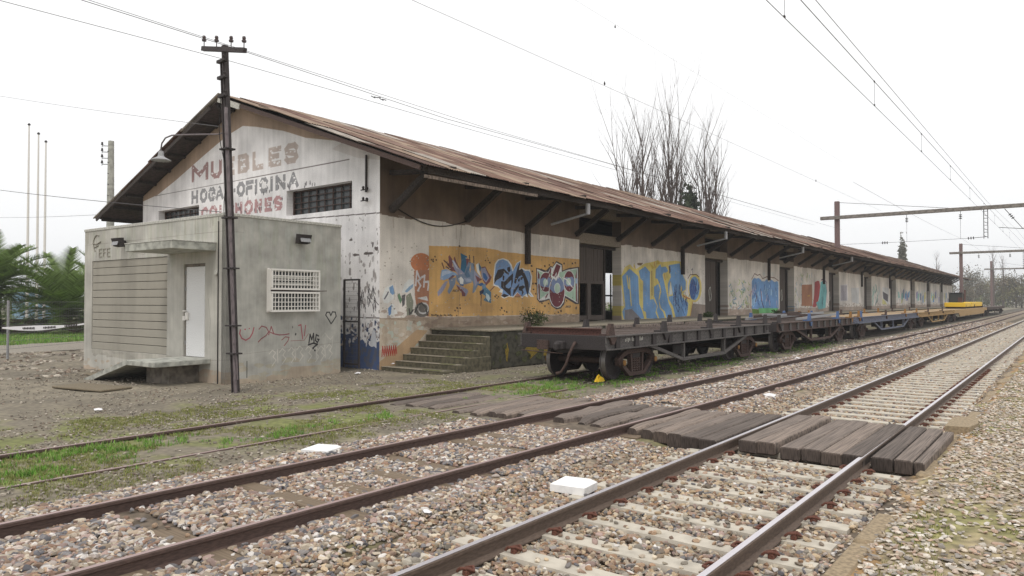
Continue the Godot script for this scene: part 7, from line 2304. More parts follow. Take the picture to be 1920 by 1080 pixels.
func portal(label: String, z: float, px: float, x1: float, top: float, beam: float, full: bool, k_ := 1.0) -> void:
	var p := thing("catenary_portal", label, "catenary mast", Vector3(px, 0, z), 0.0, "catenary portals over the tracks")
	var m := Mh.new()
	m.cbox(Vector3(px, top * 0.5 - 0.1, z), Vector3(0.42, top + 0.2, 0.36), 0.04)
	obj("mast", m, M.mast, p)
	m = Mh.new()
	m.cbox(Vector3((px - 1.4 + x1) * 0.5, beam, z + 0.3), Vector3(x1 - px + 1.4, 0.32, 0.26), 0.03)
	obj("beam", m, M.catenary, p)
	m = Mh.new()
	m.tube([Vector3(px + 0.2, top - 0.15, z + 0.2), Vector3(px + 9.0, beam + 0.16, z + 0.3)], [0.02], 5)
	obj("stay", m, M.wire, p)
	for q in [-10.27 * k_, -6.62 * k_]:
		m = Mh.new()
		m.tube([Vector3(q, beam - 0.12, z + 0.3), Vector3(q, beam - 0.4, z + 0.3)], [0.02], 6)
		line_insulator(m, Vector3(q, beam - 0.4, z + 0.3), Vector3(q, beam - 0.85, z + 0.3))
		obj("insulator", m, M.iron, p)
		if full:
			m = Mh.new()
			m.tube([Vector3(q, beam - 0.85, z + 0.3), Vector3(q, beam - 2.5, z + 0.3)], [0.012], 4)
			obj("dropper", m, M.wire_thin, p)
	# drop post and registration arm
	m = Mh.new()
	var dx := -5.0 * k_
	for s in [-0.14, 0.14]:
		m.box(Vector3(dx + s, beam - 1.36, z + 0.3), Vector3(0.05, 2.4, 0.08))
	for k in 8:
		m.bar(Vector3(dx - 0.12, beam - 0.3 - k * 0.29, z + 0.3), Vector3(dx + 0.12, beam - 0.3 - k * 0.29 - (0.12 if k % 2 else 0.0), z + 0.3), 0.03, 0.04)
	obj("drop_post", m, M.iron, p)
	if full:
		m = Mh.new()
		m.tube([Vector3(dx, beam - 2.42, z + 0.3), Vector3(-5.7 * k_, beam - 2.46, z + 0.3)], [0.025], 6)
		line_insulator(m, Vector3(-5.7 * k_, beam - 2.46, z + 0.3), Vector3(-6.2 * k_, beam - 2.48, z + 0.3))
		m.tube([Vector3(-6.2 * k_, beam - 2.48, z + 0.3), Vector3(-11.6 * k_, beam - 2.54, z + 0.3)], [0.014], 5)
		line_insulator(m, Vector3(-11.6 * k_, beam - 2.54, z + 0.3), Vector3(-12.1 * k_, beam - 2.54, z + 0.3))
		m.tube([Vector3(-12.1 * k_, beam - 2.54, z + 0.3), Vector3(px + 0.2, beam - 2.5, z + 0.2)], [0.014], 5)
		obj("registration_arm", m, M.wire, p)
	m = Mh.new()
	m.tube([Vector3(-4.2, beam - 0.2, z + 0.3), Vector3(-3.0, beam - 1.9, z + 0.3), Vector3(-2.2, beam - 1.2, z + 0.3)], [0.03], 6)
	m.tube([Vector3(-4.6, beam - 1.7, z + 0.3), Vector3(-2.6, beam - 1.95, z + 0.3)], [0.025], 6)
	line_insulator(m, Vector3(-3.9, beam - 0.62, z + 0.3), Vector3(-3.6, beam - 1.05, z + 0.3))
	obj("bracket", m, M.iron, p)

func build_catenary() -> void:
	portal("catenary portal whose mast rises through the shed roof", -71.0, -17.08, 3.0, 11.4, 9.86, true, 1.1)
	portal("slim catenary portal standing by the yellow machine at the shed's end", -121.0, -12.45, 3.0, 10.4, 9.05, false)
	portal("distant catenary portal against the hazy trees down the line", -204.0, -14.9, 3.0, 11.6, 9.7, false)

func wire(label: String, pts: Array, r: float, sag := 0.0, mat_: Material = null) -> void:
	var m := Mh.new()
	var p := []
	for i in pts.size() - 1:
		var a: Vector3 = pts[i]
		var b: Vector3 = pts[i + 1]
		for k in 12:
			var s := k / 12.0
			p.append(a.lerp(b, s) - Vector3(0, sag * 4.0 * s * (1 - s), 0))
	p.append(pts[-1])
	m.tube(p, [r], 4, false)
	tag(obj("overhead_wire", m, mat_ if mat_ else M.wire), label, "wire")

func build_wires() -> void:
	wire("contact wire low over the polished main rails", [Vector3(-3.0, 5.92, -2), Vector3(-3.0, 6.1, -64.5), Vector3(-3.0, 6.2, -121), Vector3(-3.0, 6.3, -204)], 0.006, 0.0)
	wire("upper feeder wire of the pair above the main line", [Vector3(-3.0, 6.42, -2), Vector3(-3.0, 6.48, -40), Vector3(-3.0, 6.7, -64.5), Vector3(-3.0, 6.8, -204)], 0.007)
	wire("messenger wire sagging between portals above the main line", [Vector3(-3.05, 6.76, -2), Vector3(-3.05, 6.78, -40), Vector3(-3.05, 7.3, -64.5), Vector3(-3.05, 7.3, -121), Vector3(-3.05, 7.3, -204)], 0.006)
	for k in 9:
		var m := Mh.new()
		var z := -9.8 - k * 5.6
		m.tube([Vector3(-3.0, 5.93 + 0.003 * -z, z), Vector3(-3.0, 6.44, z)], [0.003], 4, false)
		m.cbox(Vector3(-3.0, 5.93 + 0.003 * -z, z), Vector3(0.02, 0.035, 0.05), 0.006)
		m.cbox(Vector3(-3.0, 6.44, z), Vector3(0.02, 0.035, 0.06), 0.006)
		var d := obj("dropper_clamp", m, M.iron)
		tag(d, "small clamped dropper joining the two wires over the main line", "clamp", "droppers of the main line catenary")
	wire("contact wire over the second line leading to the first portal", [Vector3(-6.62, 6.75, -30), Vector3(-7.1, 7.3, -70.7), Vector3(-6.7, 6.8, -121)], 0.007, 0.1, M.wire_thin)
	wire("telegraph wire from the crossarm's track-side end running along above the shed eaves", [Vector3(-15.08, 8.1, 4), Vector3(-15.08, 7.93, -9.2), Vector3(-15.05, 7.72, -16), Vector3(-15.05, 7.82, -25.3), Vector3(-15.05, 8.1, -64)], 0.007)
	wire("telegraph wire tied to the crossarm's outer insulator, crossing the gable's top", [Vector3(-16.9, 8.9, 3), Vector3(-16.9, 8.68, -9.2), Vector3(-16.9, 8.5, -20), Vector3(-16.9, 8.7, -60)], 0.006)
	wire("telegraph wire tied to the pole just under the crossarm", [Vector3(-16.1, 7.7, 4), Vector3(-16.1, 7.98, -9.2), Vector3(-16.1, 7.98, -18), Vector3(-16.1, 8.2, -60)], 0.006)
	wire("high thin wire passing clear over the shed roof", [Vector3(-12, 9.1, -8), Vector3(-12, 9.25, -27), Vector3(-12, 9.4, -64)], 0.006, 0.0, M.wire_thin)
	wire("faint upper wire over the bare trees", [Vector3(-14, 13.0, -10), Vector3(-14, 13.0, -60)], 0.004, 0.0, M.wire_thin)
	wire("service wire coming from the left and ending at the kiosk's top corner", [Vector3(-52, 9.2, -9.2), Vector3(-31.7, 6.3, -9.3), Vector3(-17.2, 4.42, -9.85)], 0.009, 0.04)
	wire("faint wire high on the left descending to the pole's middle", [Vector3(-50, 14.0, -9.3), Vector3(-31.8, 9.87, -9.3), Vector3(-15.95, 6.3, -9.25)], 0.005, 0.03, M.wire_thin)
	wire("pale wire from the flagpoles passing behind the palms", [Vector3(-75, 9.4, -20), Vector3(-38.2, 6.5, -15.8)], 0.01, 0.1, M.wire_thin)
	for q in [[-12.0, 9.27, -20.3, "tiny dark insulator on the thin wire, first from the ridge side above the roof"], [-12.0, 9.35, -45.0, "tiny dark insulator on the thin wire right of the leafless trees"], [-14.0, 12.9, -24.5, "tiny dark insulator on the topmost faint wire in the empty sky"]]:
		var m := Mh.new()
		m.lathe([Vector2(0, -0.06), Vector2(0.024, -0.04), Vector2(0.03, 0), Vector2(0.02, 0.04), Vector2(0.01, 0.07), Vector2(0, 0.08)], 8, Transform3D(Basis(), Vector3.ZERO))
		solo("wire_insulator", m, M.iron, Vector3(q[0], q[1], q[2]), q[3], "insulator", "insulators on the wires above the roof")
	# frayed splice on the telegraph wire
	var m := Mh.new()
	for k in 5:
		m.tube([Vector3(-15.06, 7.75, -13.0) + Vector3(0, 0.0, -0.1 * k), Vector3(-15.0, 7.7 + 0.03 * (k % 3), -13.1 - 0.1 * k)], [0.012], 4)
	tag(obj("wire_splice", m, M.wire), "frayed knot of wire ends on the telegraph wire above the roof", "splice")

# ---------------------------------------------------------------- trees
func limb(m: Mh, p: Vector3, d: Vector3, ln: float, r: float, lvl: int, g: RandomNumberGenerator, lift: float) -> void:
	var n := 6 if lvl > 1 else 4
	var pts := [p]
	var rs := [r]
	var q := p
	var v := d
	for i in n:
		v = (v + Vector3(g.randf_range(-1, 1), g.randf_range(-0.4, 0.6) * lift, g.randf_range(-1, 1)) * 0.065 + Vector3(0, 0.035 * lift, 0)).normalized()
		q += v * ln / n
		pts.append(q)
		rs.append(maxf(r * (1.0 - 0.86 * (i + 1) / n), 0.007))
		if lvl > 0 and i > 0:
			for k in (2 if lvl > 1 else 1 + g.randi() % 2):
				var side := Vector3(g.randf_range(-1, 1), g.randf_range(-0.1, 0.4), g.randf_range(-1, 1)).normalized()
				limb(m, q, (v * 1.5 + side * 0.62).normalized(), ln * g.randf_range(0.24, 0.46), r * (1.0 - 0.8 * i / n) * 0.5, lvl - 1, g, lift)
	m.tube(pts, rs, 5 if lvl > 0 else 3, false)

func bare_tree(label: String, at: Vector3, h: float, stems: int, spread: float, seed_: int, lean := 0.0) -> void:
	var t := thing("bare_tree", label, "tree", at, 0.0, "leafless trees behind the shed")
	var g := RandomNumberGenerator.new()
	g.seed = seed_
	var m := Mh.new()
	m.tube([at + Vector3(0, -0.3, 0), at + Vector3(0, 1.2, 0), at + Vector3(0.1, 3.4, 0)], [0.7, 0.55, 0.62], 12)
	obj("trunk", m, M.bark, t)
	for k in stems:
		var a := TAU * k / stems + g.randf_range(-0.3, 0.3)
		var s := spread * g.randf_range(0.15, 1.0)
		m = Mh.new()
		var hh := h * g.randf_range(0.72, 1.0) * (1.0 - 0.25 * s / maxf(spread, 0.1))
		limb(m, at + Vector3(cos(a) * 0.3, 3.2, sin(a) * 0.3), Vector3(cos(a) * s + lean, 1.0, sin(a) * s).normalized(), hh - 3.2, g.randf_range(0.16, 0.27), 2, g, 1.0)
		obj("limb", m, M.bark, t)

func leaf_crown(m: Mh, g: RandomNumberGenerator, c: Vector3, r: Vector3, n: int, leaf: float, cols: Array) -> void:
	var lumps := []
	for k in 9:
		var q := Vector3(g.randfn(), g.randfn(), g.randfn()).normalized() * g.randf_range(0.35, 0.85)
		lumps.append([q, g.randf_range(0.25, 0.5), cols[g.randi() % cols.size()]])
	for i in n:
		var l: Array = lumps[g.randi() % lumps.size()]
		var q: Vector3 = l[0] + Vector3(g.randfn(), g.randfn(), g.randfn()) * (l[1] as float) * 0.55
		var p := c + q * r
		var x := Vector3(g.randfn(), g.randfn(), g.randfn()).normalized()
		var y := x.cross(Vector3(g.randfn(), g.randfn(), g.randfn())).normalized()
		var s := leaf * g.randf_range(0.5, 1.2)
		var k: Color = l[2]
		m.col = k * g.randf_range(0.7, 1.3)
		m.tri(p - x * s, p + x * s * 0.8 + y * s * 0.2, p + y * s)

func far_tree(label: String, at: Vector3, h: float, w: float, cols: Array, seed_: int, group: String, twigs := false, low := 0.2) -> void:
	var t := thing("far_tree", label, "tree", at, 0.0, group)
	var g := RandomNumberGenerator.new()
	g.seed = seed_
	var m := Mh.new()
	m.tube([at + Vector3(0, -0.3, 0), at + Vector3(0.1, h * 0.5, 0), at + Vector3(0, h * 0.85, 0)], [h * 0.022, h * 0.015, 0.03], 7)
	obj("trunk", m, M.bark, t)
	m = Mh.new()
	if twigs:
		for i in 60:
			var y: float = h * g.randf_range(low, 0.9)
			var a := g.randf_range(0, TAU)
			var d := Vector3(cos(a) * 0.5, 1.0, sin(a) * 0.5).normalized()
			m.col = cols[g.randi() % cols.size()]
			limb(m, at + Vector3(0, y, 0), d, minf(w * g.randf_range(0.7, 1.2), (h - y) * 1.1 + 0.6), 0.035, 1, g, 1.0)
		obj("branches", m, M.tinted, t)
	else:
		leaf_crown(m, g, at + Vector3(0, h * (0.5 + low * 0.5), 0), Vector3(w, h * 0.5, w), 2600, h * 0.03, cols)
		obj("crown", m, M.leafy, t)

func build_trees() -> void:
	bare_tree("broad leafless tree of many upright stems rising behind the roof", Vector3(-40.2, 0, -76.4), 25.0, 15, 0.38, 3, -0.03)
	bare_tree("tall dense leafless tree in the middle of the clump behind the roof", Vector3(-37.4, 0, -78.5), 26.0, 12, 0.14, 8)
	bare_tree("slimmer leafless tree at the lower-roof side of the clump", Vector3(-36.0, 0, -86.2), 24.5, 10, 0.22, 14, 0.03)
	var dark := [lin(44, 56, 36), lin(56, 68, 44), lin(36, 46, 32)]
	far_tree("small dark evergreen between the leafless trunks behind the roof", Vector3(-35.5, 0, -79.0), 13.0, 1.5, dark, 5, "", false, 0.3)
	far_tree("narrow dark cypress tip showing above the far roof ridge", Vector3(-27.8, 0, -168.6), 13.4, 0.7, [lin(132, 130, 120), lin(118, 116, 108)], 6, "", false, 0.3)
	var grey := [lin(104, 92, 90), lin(90, 80, 78), lin(118, 106, 100)]
	far_tree("thin leafless poplar beyond the end of the shed roof", Vector3(-29.6, 0, -230.7), 15.5, 2.2, grey, 7, "", true)
	far_tree("tall leafless poplar beside the distant catenary mast", Vector3(-18.9, 0, -264.4), 19.0, 2.6, grey, 9, "", true)
	far_tree("second leafless poplar rising close behind the distant portal", Vector3(-17.0, 0, -275.0), 17.0, 2.2, grey, 10, "", true)
	# the hazy line of trees where the tracks run out
	var brown := [lin(112, 100, 84), lin(124, 112, 92), lin(96, 90, 74), lin(120, 116, 80)]
	var green := [lin(96, 104, 62), lin(112, 116, 70), lin(82, 92, 58)]
	var lab := ["hazy brown bare-twigged tree in the far line behind the yellow machine", "hazy olive-green tree in the far line where the tracks vanish"]
	var g := RandomNumberGenerator.new()
	g.seed = 33
	for k in 36:
		var x := -64.0 + k * 2.9 + g.randf_range(-1.2, 1.2)
		var kind := 1 if (k > 26 or k % 5 == 0) else 0
		var z := -300.0 + g.randf_range(-30, 30) + (20.0 if kind else 0.0)
		far_tree(lab[kind], Vector3(x, 0, z), g.randf_range(9.0, 13.0) + (2.0 if k > 25 else 0.0), g.randf_range(4.2, 6.0), green if kind else brown, 100 + k, ["brown hazy trees down the line", "olive hazy trees down the line"][kind], false, 0.1)
	var m := Mh.new()
	for k in 60:
		leaf_crown(m, g, Vector3(-66.0 + k * 2.0, 2.0, -292.0 + g.randf_range(-12, 12)), Vector3(2.6, 2.8, 2.6), 240, 0.36, brown if k % 3 else green)
	var sh := obj("undergrowth", m, M.leafy)
	sh.set_meta("kind", "stuff")
	# beyond the broken door
	m = Mh.new()
	for k in 10:
		leaf_crown(m, g, Vector3(-52.0 + g.randf_range(-5, 5), 1.0, -76.0 - k * 2.5), Vector3(2.2, 1.6, 2.2), 200, 0.2, [lin(92, 120, 56), lin(76, 100, 48)])
	var hd := obj("shrubbery", m, M.leafy)
	hd.set_meta("kind", "stuff")

# ---------------------------------------------------------------- the yard's left edge
func frond_mesh(ln: float, droop: float, g: RandomNumberGenerator) -> ArrayMesh:
	var m := Mh.new()
	var pts := []
	var rs := []
	for i in 11:
		var s := i / 10.0
		pts.append(Vector3(ln * s * (1.0 - 0.12 * droop * s), ln * (0.24 * s - droop * 0.52 * s * s), 0))
		rs.append(0.03 * (1.0 - 0.8 * s))
	m.col = lin(92, 106, 58)
	m.tube(pts, rs, 4, false)
	for i in 54:
		var s := 0.1 + 0.9 * i / 53.0
		var f := s * 10.0
		var a: Vector3 = pts[mini(int(f), 9)].lerp(pts[mini(int(f) + 1, 10)], f - int(f))
		var w := ln * 0.19 * sin(PI * (0.12 + 0.8 * s)) + 0.1
		for sd in [1, -1]:
			m.col = lin(112, 130, 76) * g.randf_range(0.5, 1.6)
			var tip := a + Vector3(w * 0.65, w * g.randf_range(-0.1, 0.3), sd * w * 0.8)
			m.tri(a - Vector3(0.045, 0, 0), a + Vector3(0.045, 0.01, 0), tip)
	return m.mesh()

func palm(label: String, at: Vector3, trunk: float, ln: float, seed_: int, n: int) -> void:
	var p := thing("palm_tree", label, "palm", at, 0.0, "palms beyond the low stone wall")
	var g := RandomNumberGenerator.new()
	g.seed = seed_
	var m := Mh.new()
	var pts := []
	var rs := []
	for i in 12:
		pts.append(at + Vector3(0, -0.2 + (trunk + 0.2) * i / 11.0, 0))
		rs.append(0.42 + (0.06 if i % 2 else 0.0) + (0.14 if i > 9 else 0.0))
	m.tube(pts, rs, 14)
	obj("trunk", m, M.palm_bark, p)
	var fm := [frond_mesh(ln, 0.75, g), frond_mesh(ln * 0.92, 1.1, g)]
	for k in n:
		var b := Basis(Vector3.UP, TAU * k * 0.382 + g.randf_range(-0.2, 0.2)) * Basis(Vector3(0, 0, 1), lerpf(1.25, -0.5, pow(float(k) / n, 0.9)) + g.randf_range(-0.12, 0.12))
		put("frond", fm[k % 2], M.leafy, p, Transform3D(b, at + Vector3(0, trunk, 0)))

func build_left_side() -> void:
	palm("tall palm with arching fronds at the photo's left edge", Vector3(-54.2, 0, -15.6), 2.9, 4.2, 4, 70)
	palm("bushy palm on a short trunk beside the kiosk's far corner", Vector3(-51.6, 0, -18.8), 1.3, 5.0, 5, 66)
	palm("palm standing farther back behind the flagpoles", Vector3(-66.0, 0, -27.0), 2.8, 4.4, 6, 60)
	# low stone wall with its courses
	var w := thing("stone_wall", "low dark rubble wall running behind the grass under the palms", "wall", Vector3(-52, 0, -18))
	var dir := Vector3(3.2, 0, -2.5).normalized()
	var g := RandomNumberGenerator.new()
	g.seed = 12
	for k in 34:
		for c in 3:
			var m := Mh.new()
			var a := Vector3(-60.0, 0.17 + c * 0.32, -12.0) + dir * (k * 0.55 + (0.27 if c % 2 else 0.0))
			m.cbox(a, Vector3(0.53, 0.3, 0.4 + g.randf_range(-0.06, 0.06)), 0.05, Basis(dir, Vector3.UP, dir.cross(Vector3.UP)) * Basis(Vector3.UP, g.randf_range(-0.06, 0.06)))
			obj("stone", m, M.stone_wall, w)
	# buildings glimpsed through the palms
	var b := thing("blue_shed", "pale blue low building glimpsed between the palm trunks", "building", Vector3(-72, 0, -26))
	var m := Mh.new()
	m.box(Vector3(-75, 1.6, -25), Vector3(3.0, 3.2, 3))
	obj("wall", m, mat(C8(150, 184, 206), 0.9, M.fine, Vector3.ONE), b)
	m = Mh.new()
	m.box(Vector3(-75, 3.3, -25), Vector3(3.4, 0.2, 3.4))
	obj("roof", m, M.iron_brown, b)
	b = thing("ochre_shed", "small ochre wall with white panel glimpsed right of the blue building", "building", Vector3(-68, 0, -32))
	m = Mh.new()
	m.box(Vector3(-70.5, 1.2, -31), Vector3(3.2, 2.4, 3))
	obj("wall", m, mat(C8(196, 160, 110), 0.9, M.fine, Vector3.ONE), b)
	m = Mh.new()
	m.box(Vector3(-68.0, 1.4, -35), Vector3(3.2, 2.8, 3))
	obj("panel", m, M.white, b)
	m = Mh.new()
	m.box(Vector3(-69.0, 2.75, -32.8), Vector3(7.0, 0.15, 6.0))
	obj("roof", m, M.iron_red, b)
	var hm := Mh.new()
	for k in 7:
		leaf_crown(hm, g, Vector3(-92.0 + k * 2.2, 1.6, -28.0 - k * 1.6), Vector3(2.6, 2.2, 2.6), 260, 0.3, [lin(96, 112, 70), lin(112, 120, 80), lin(84, 98, 64)])
	var hd := obj("shrubbery", hm, M.leafy)
	hd.set_meta("kind", "stuff")
	# wire fence on the yard's edge
	var f := thing("wire_fence", "thin wire mesh fence on pale posts along the yard edge", "fence", Vector3(-31, 0, -9.5))
	var posts := [Vector3(-31.0, 0, -9.4), Vector3(-33.6, 0, -12.9), Vector3(-36.2, 0, -16.4), Vector3(-28.4, 0, -5.9)]
	for q in [posts[0], posts[3]]:
		m = Mh.new()
		m.tube([q + Vector3(0, -0.1, 0), q + Vector3(0, 2.15, 0)], [0.045], 8)
		obj("post", m, M.steel, f)
	var fd: Vector3 = (posts[2] - posts[3]).normalized()
	for k in 7:
		m = Mh.new()
		var y := 0.35 + k * 0.29
		m.tube([posts[3] + Vector3(0, y, 0), posts[2] + Vector3(0, y, 0)], [0.006], 4, false)
		obj("strand", m, M.wire_thin, f)
	m = Mh.new()
	for k in 90:
		var a: Vector3 = posts[3] + fd * (k * 0.145)
		m.tube([a + Vector3(0, 0.35, 0), a + Vector3(0, 2.1, 0)], [0.003], 3, false)
	obj("mesh_wires", m, M.wire_thin, f).set_meta("kind", "stuff")
	var gp := Mh.new()
	gp.tube([Vector3(0, -0.2, 0), Vector3(0, 4.1, 0)], [0.2, 0.17], 10)
	solo("old_post", gp, M.concrete_dark, Vector3(-48.6, 0, -13.2), "stout grey-brown post cut by the left edge before the palms", "post")
	# sagging barrier tape
	var tape := Mh.new()
	var t0 := Vector3(-28.6, 1.22, -8.5)
	var t1 := Vector3(-24.8, 1.42, -9.75)
	for k in 24:
		var s0 := k / 24.0
		var s1 := (k + 1) / 24.0
		var a := t0.lerp(t1, s0) - Vector3(0, 0.28 * s0 * (1 - s0), 0)
		var c := t0.lerp(t1, s1) - Vector3(0, 0.28 * s1 * (1 - s1), 0)
		var h0 := 0.025 + 0.06 * sin(PI * minf(1, s0 * 1.3))
		var h1 := 0.025 + 0.06 * sin(PI * minf(1, s1 * 1.3))
		var tw := Vector3(0.004, 0, 0.012)
		tape.quad(a - Vector3(0, h0, 0), c - Vector3(0, h1, 0), c + Vector3(0, h1, 0), a + Vector3(0, h0, 0))
		tape.quad(c - Vector3(0, h1, 0) - tw, a - Vector3(0, h0, 0) - tw, a + Vector3(0, h0, 0) - tw, c + Vector3(0, h1, 0) - tw)
	var tp := obj("barrier_tape", tape, M.litter)
	tag(tp, "white sagging barrier tape with dark print strung to the kiosk", "tape")
	var pr := Mh.new()
	for q in [0.26, 0.5, 0.74]:
		for k in 8:
			var s: float = q + k * 0.018
			var a := t0.lerp(t1, s) - Vector3(0, 0.28 * s * (1 - s), 0) + Vector3(-0.006, 0, 0.02)
			pr.box(a, Vector3(0.045, 0.05 + 0.02 * (k % 2), 0.004), Basis(Vector3.UP, atan2(1.25, 3.8)))
	obj("print", pr, M.iron, tp)

# ---------------------------------------------------------------- small things
func blades(m: Mh, g: RandomNumberGenerator, n: int, r: float, h: float, cols: Array) -> void:
	for k in n:
		var a := g.randf_range(0, TAU)
		var p := Vector3(cos(a), 0, sin(a)) * r * sqrt(g.randf())
		var d := Vector3(cos(a * 3.1), 0, sin(a * 3.1)) * g.randf_range(0.1, 0.6)
		var hh := h * g.randf_range(0.5, 1.1)
		var w := Vector3(-d.z, 0, d.x).normalized() * 0.005
		m.col = (cols[g.randi() % cols.size()] as Color) * g.randf_range(0.75, 1.25)
		var mid := p + Vector3(0, hh * 0.6, 0) + d * hh * 0.35
		m.quad(p - w, p + w, mid + w * 0.7, mid - w * 0.7)
		m.tri(mid - w * 0.7, mid + w * 0.7, p + Vector3(0, hh * 0.92, 0) + d * hh)

func build_small_things() -> void:
	var g := RandomNumberGenerator.new()
	g.seed = 55
	for q in [[Vector3(-8.22, 0.0, -6.26), "white plastic box lid lying on moss beside the second line", 0.35], [Vector3(-4.42, 0.0, -6.82), "white plastic box lid on gravel beside the polished rail", 0.15]]:
		var b := thing("white_lid", q[1], "lid", q[0], q[2], "")
		var m := Mh.new()
		m.prism(PackedVector2Array([Vector2(-0.3, -0.3), Vector2(0.28, -0.3), Vector2(0.3, 0.16), Vector2(0.12, 0.3), Vector2(-0.3, 0.28)]), 0.02, 0.15, Transform3D(Basis(Vector3(1, 0, 0), Vector3(0, 0, -1), Vector3(0, 1, 0)), Vector3.ZERO))
		b.scale = Vector3(0.72, 0.62, 0.72)
		obj("cover", m, M.foam, b, true)
		m = Mh.new()
		m.prism(PackedVector2Array([Vector2(-0.27, -0.27), Vector2(0.25, -0.27), Vector2(0.27, 0.15), Vector2(0.1, 0.27), Vector2(-0.27, 0.25)]), 0.149, 0.156, Transform3D(Basis(Vector3(1, 0, 0), Vector3(0, 0, -1), Vector3(0, 1, 0)), Vector3.ZERO))
		obj("top", m, M.foam, b, true)
	# chock on the siding rail
	var c := thing("wheel_chock", "small bright yellow wheel chock clamped under the first wagon's wheel", "chock", Vector3(-9.4, 0.1, -15.62))
	var m := Mh.new()
	m.prism(PackedVector2Array([Vector2(-0.16, 0), Vector2(0.16, 0), Vector2(0.1, 0.08), Vector2(-0.02, 0.13), Vector2(-0.12, 0.06)]), -0.06, 0.06, Transform3D(Basis(Vector3(0, 0, -1), Vector3(0, 1, 0), Vector3(1, 0, 0)), Vector3.ZERO))
	obj("wedge", m, M.yellow, c, true)
	m = Mh.new()
	m.tube([Vector3(0.02, 0.02, 0.16), Vector3(0.02, 0.13, 0.15), Vector3(0.02, 0.17, 0.08), Vector3(0.02, 0.12, 0.02)], [0.02], 8)
	obj("handle", m, M.yellow, c, true)
	# mesh gate between kiosk and shed
	var gt := thing("mesh_gate", "narrow rusty mesh gate closing the gap between kiosk and shed", "gate", Vector3(-17.2, 0, -14.3))
	m = Mh.new()
	for x in [-17.75, -17.05]:
		m.box(Vector3(x, 1.45, -14.28), Vector3(0.05, 2.7, 0.05))
	for y in [0.2, 1.5, 2.78]:
		m.box(Vector3(-17.4, y, -14.28), Vector3(0.65, 0.05, 0.04))
	obj("frame", m, M.iron, gt)
	m = Mh.new()
	for k in 13:
		m.tube([Vector3(-17.72 + k * 0.052, 0.2, -14.27), Vector3(-17.72 + k * 0.052, 2.76, -14.27)], [0.0035], 3, false)
	for k in 20:
		m.tube([Vector3(-17.74, 0.3 + k * 0.125, -14.266), Vector3(-17.06, 0.3 + k * 0.125, -14.266)], [0.0035], 3, false)
	obj("wire_mesh", m, M.wire, gt)
	# kerb stones along the low platform edge
	var kb := thing("platform_kerb", "worn ochre kerb stones half buried along the gravel platform edge", "kerb", Vector3(-1.4, 0, -10))
	for k in 34:
		var z := -4.2 - k * 1.02
		if k % 7 == 5 or k % 3 == 1:
			continue
		m = Mh.new()
		m.cbox(Vector3(-1.42 + g.randf_range(-0.03, 0.03), -0.03 + g.randf_range(-0.05, 0.02), z), Vector3(0.2, 0.16, 0.98), 0.03, Basis(Vector3(0, 0, 1), g.randf_range(-0.1, 0.06)) * Basis(Vector3.UP, g.randf_range(-0.03, 0.03)))
		obj("stone", m, M.kerb, kb)
	m = Mh.new()
	m.prism(PackedVector2Array([Vector2(-0.2, -0.65), Vector2(0.12, -0.6), Vector2(0.22, -0.1), Vector2(0.2, 0.55), Vector2(0.02, 0.62), Vector2(-0.16, 0.4)]), -0.1, 0.08, Transform3D(Basis(Vector3(1, 0, 0), Vector3(0, 0, -1), Vector3(0, 1, 0)), Vector3.ZERO))
	solo("kerb_slab", m, M.kerb, Vector3(-1.42, 0.09, -13.75), "loose curved ochre slab lying past the crossing's end", "stone slab", "", 0.05)
	# slabs and boards on the dirt
	for q in [[Vector3(-18.9, 0.02, -7.5), Vector3(1.9, 0.05, 0.8), "flat brown board pressed into the dirt before the kiosk ramp", 0.2], [Vector3(-21.9, 0.015, -9.0), Vector3(1.2, 0.06, 0.7), "thin concrete slab at the foot of the kiosk ramp", -0.2]]:
		m = Mh.new()
		m.cbox(Vector3.ZERO, q[1], 0.015)
		solo("ground_slab", m, M.slab, q[0], q[2], "slab", "", q[3])
	# timber offcuts by the second line
	for q in [[Vector3(-5.25, 0.0, -4.05), "rusty brown tie plate lying beside the second line", 0.5], [Vector3(-5.3, 0.0, -5.35), "curled brown scrap of timber beside the second rail", 0.9]]:
		m = Mh.new()
		m.cbox(Vector3(0, 0.02, 0), Vector3(0.34, 0.03, 0.2), 0.008, Basis(Vector3(0, 0, 1), 0.08))
		m.cbox(Vector3(0.1, 0.045, 0.02), Vector3(0.12, 0.02, 0.12), 0.006)
		solo("tie_plate", m, M.slab, q[0], q[1], "plate", "", q[2])
	# litter
	var lt := [[Vector3(-5.25, 0.02, -15.9), 0.22, "crumpled white sheet on the ballast past the crossing"], [Vector3(-5.0, 0.06, -5.05), 0.07, "small white paper scrap against the second line's rail"], [Vector3(-16.3, 0.03, -13.6), 0.12, "white scrap at the foot of the mesh gate"], [Vector3(-16.55, 0.18, -15.2), 0.09, "white crumple on the lowest step by the wall"], [Vector3(-7.9, 0.02, -27.0), 0.16, "white wrapper by the second line under the brown wagon"], [Vector3(-8.3, 0.02, -19.2), 0.1, "white shred on gravel beside the first wagon"], [Vector3(-6.5, 0.02, -36.0), 0.2, "pale bag between the second line's rails far along"], [Vector3(-14.8, 0.02, -6.0), 0.12, "thin white stick on the dirt before the pole"], [Vector3(-19.1, 0.02, -9.25), 0.14, "white strip lying below the kiosk landing"]]
	for q in lt:
		m = Mh.new()
		var r: float = q[1]
		var pts := []
		for k in 9:
			var a := TAU * k / 9.0
			pts.append(Vector3(cos(a) * r * g.randf_range(0.6, 1.1), g.randf_range(0.0, 0.3) * r, sin(a) * r * g.randf_range(0.4, 0.8)))
		for k in 9:
			m.tri(Vector3(0, r * 0.42, 0), pts[k], pts[(k + 1) % 9])
			m.tri(Vector3(0, -0.01, 0), pts[(k + 1) % 9], pts[k])
		solo("litter_scrap", m, M.litter, q[0], q[2], "litter", "white litter scraps")
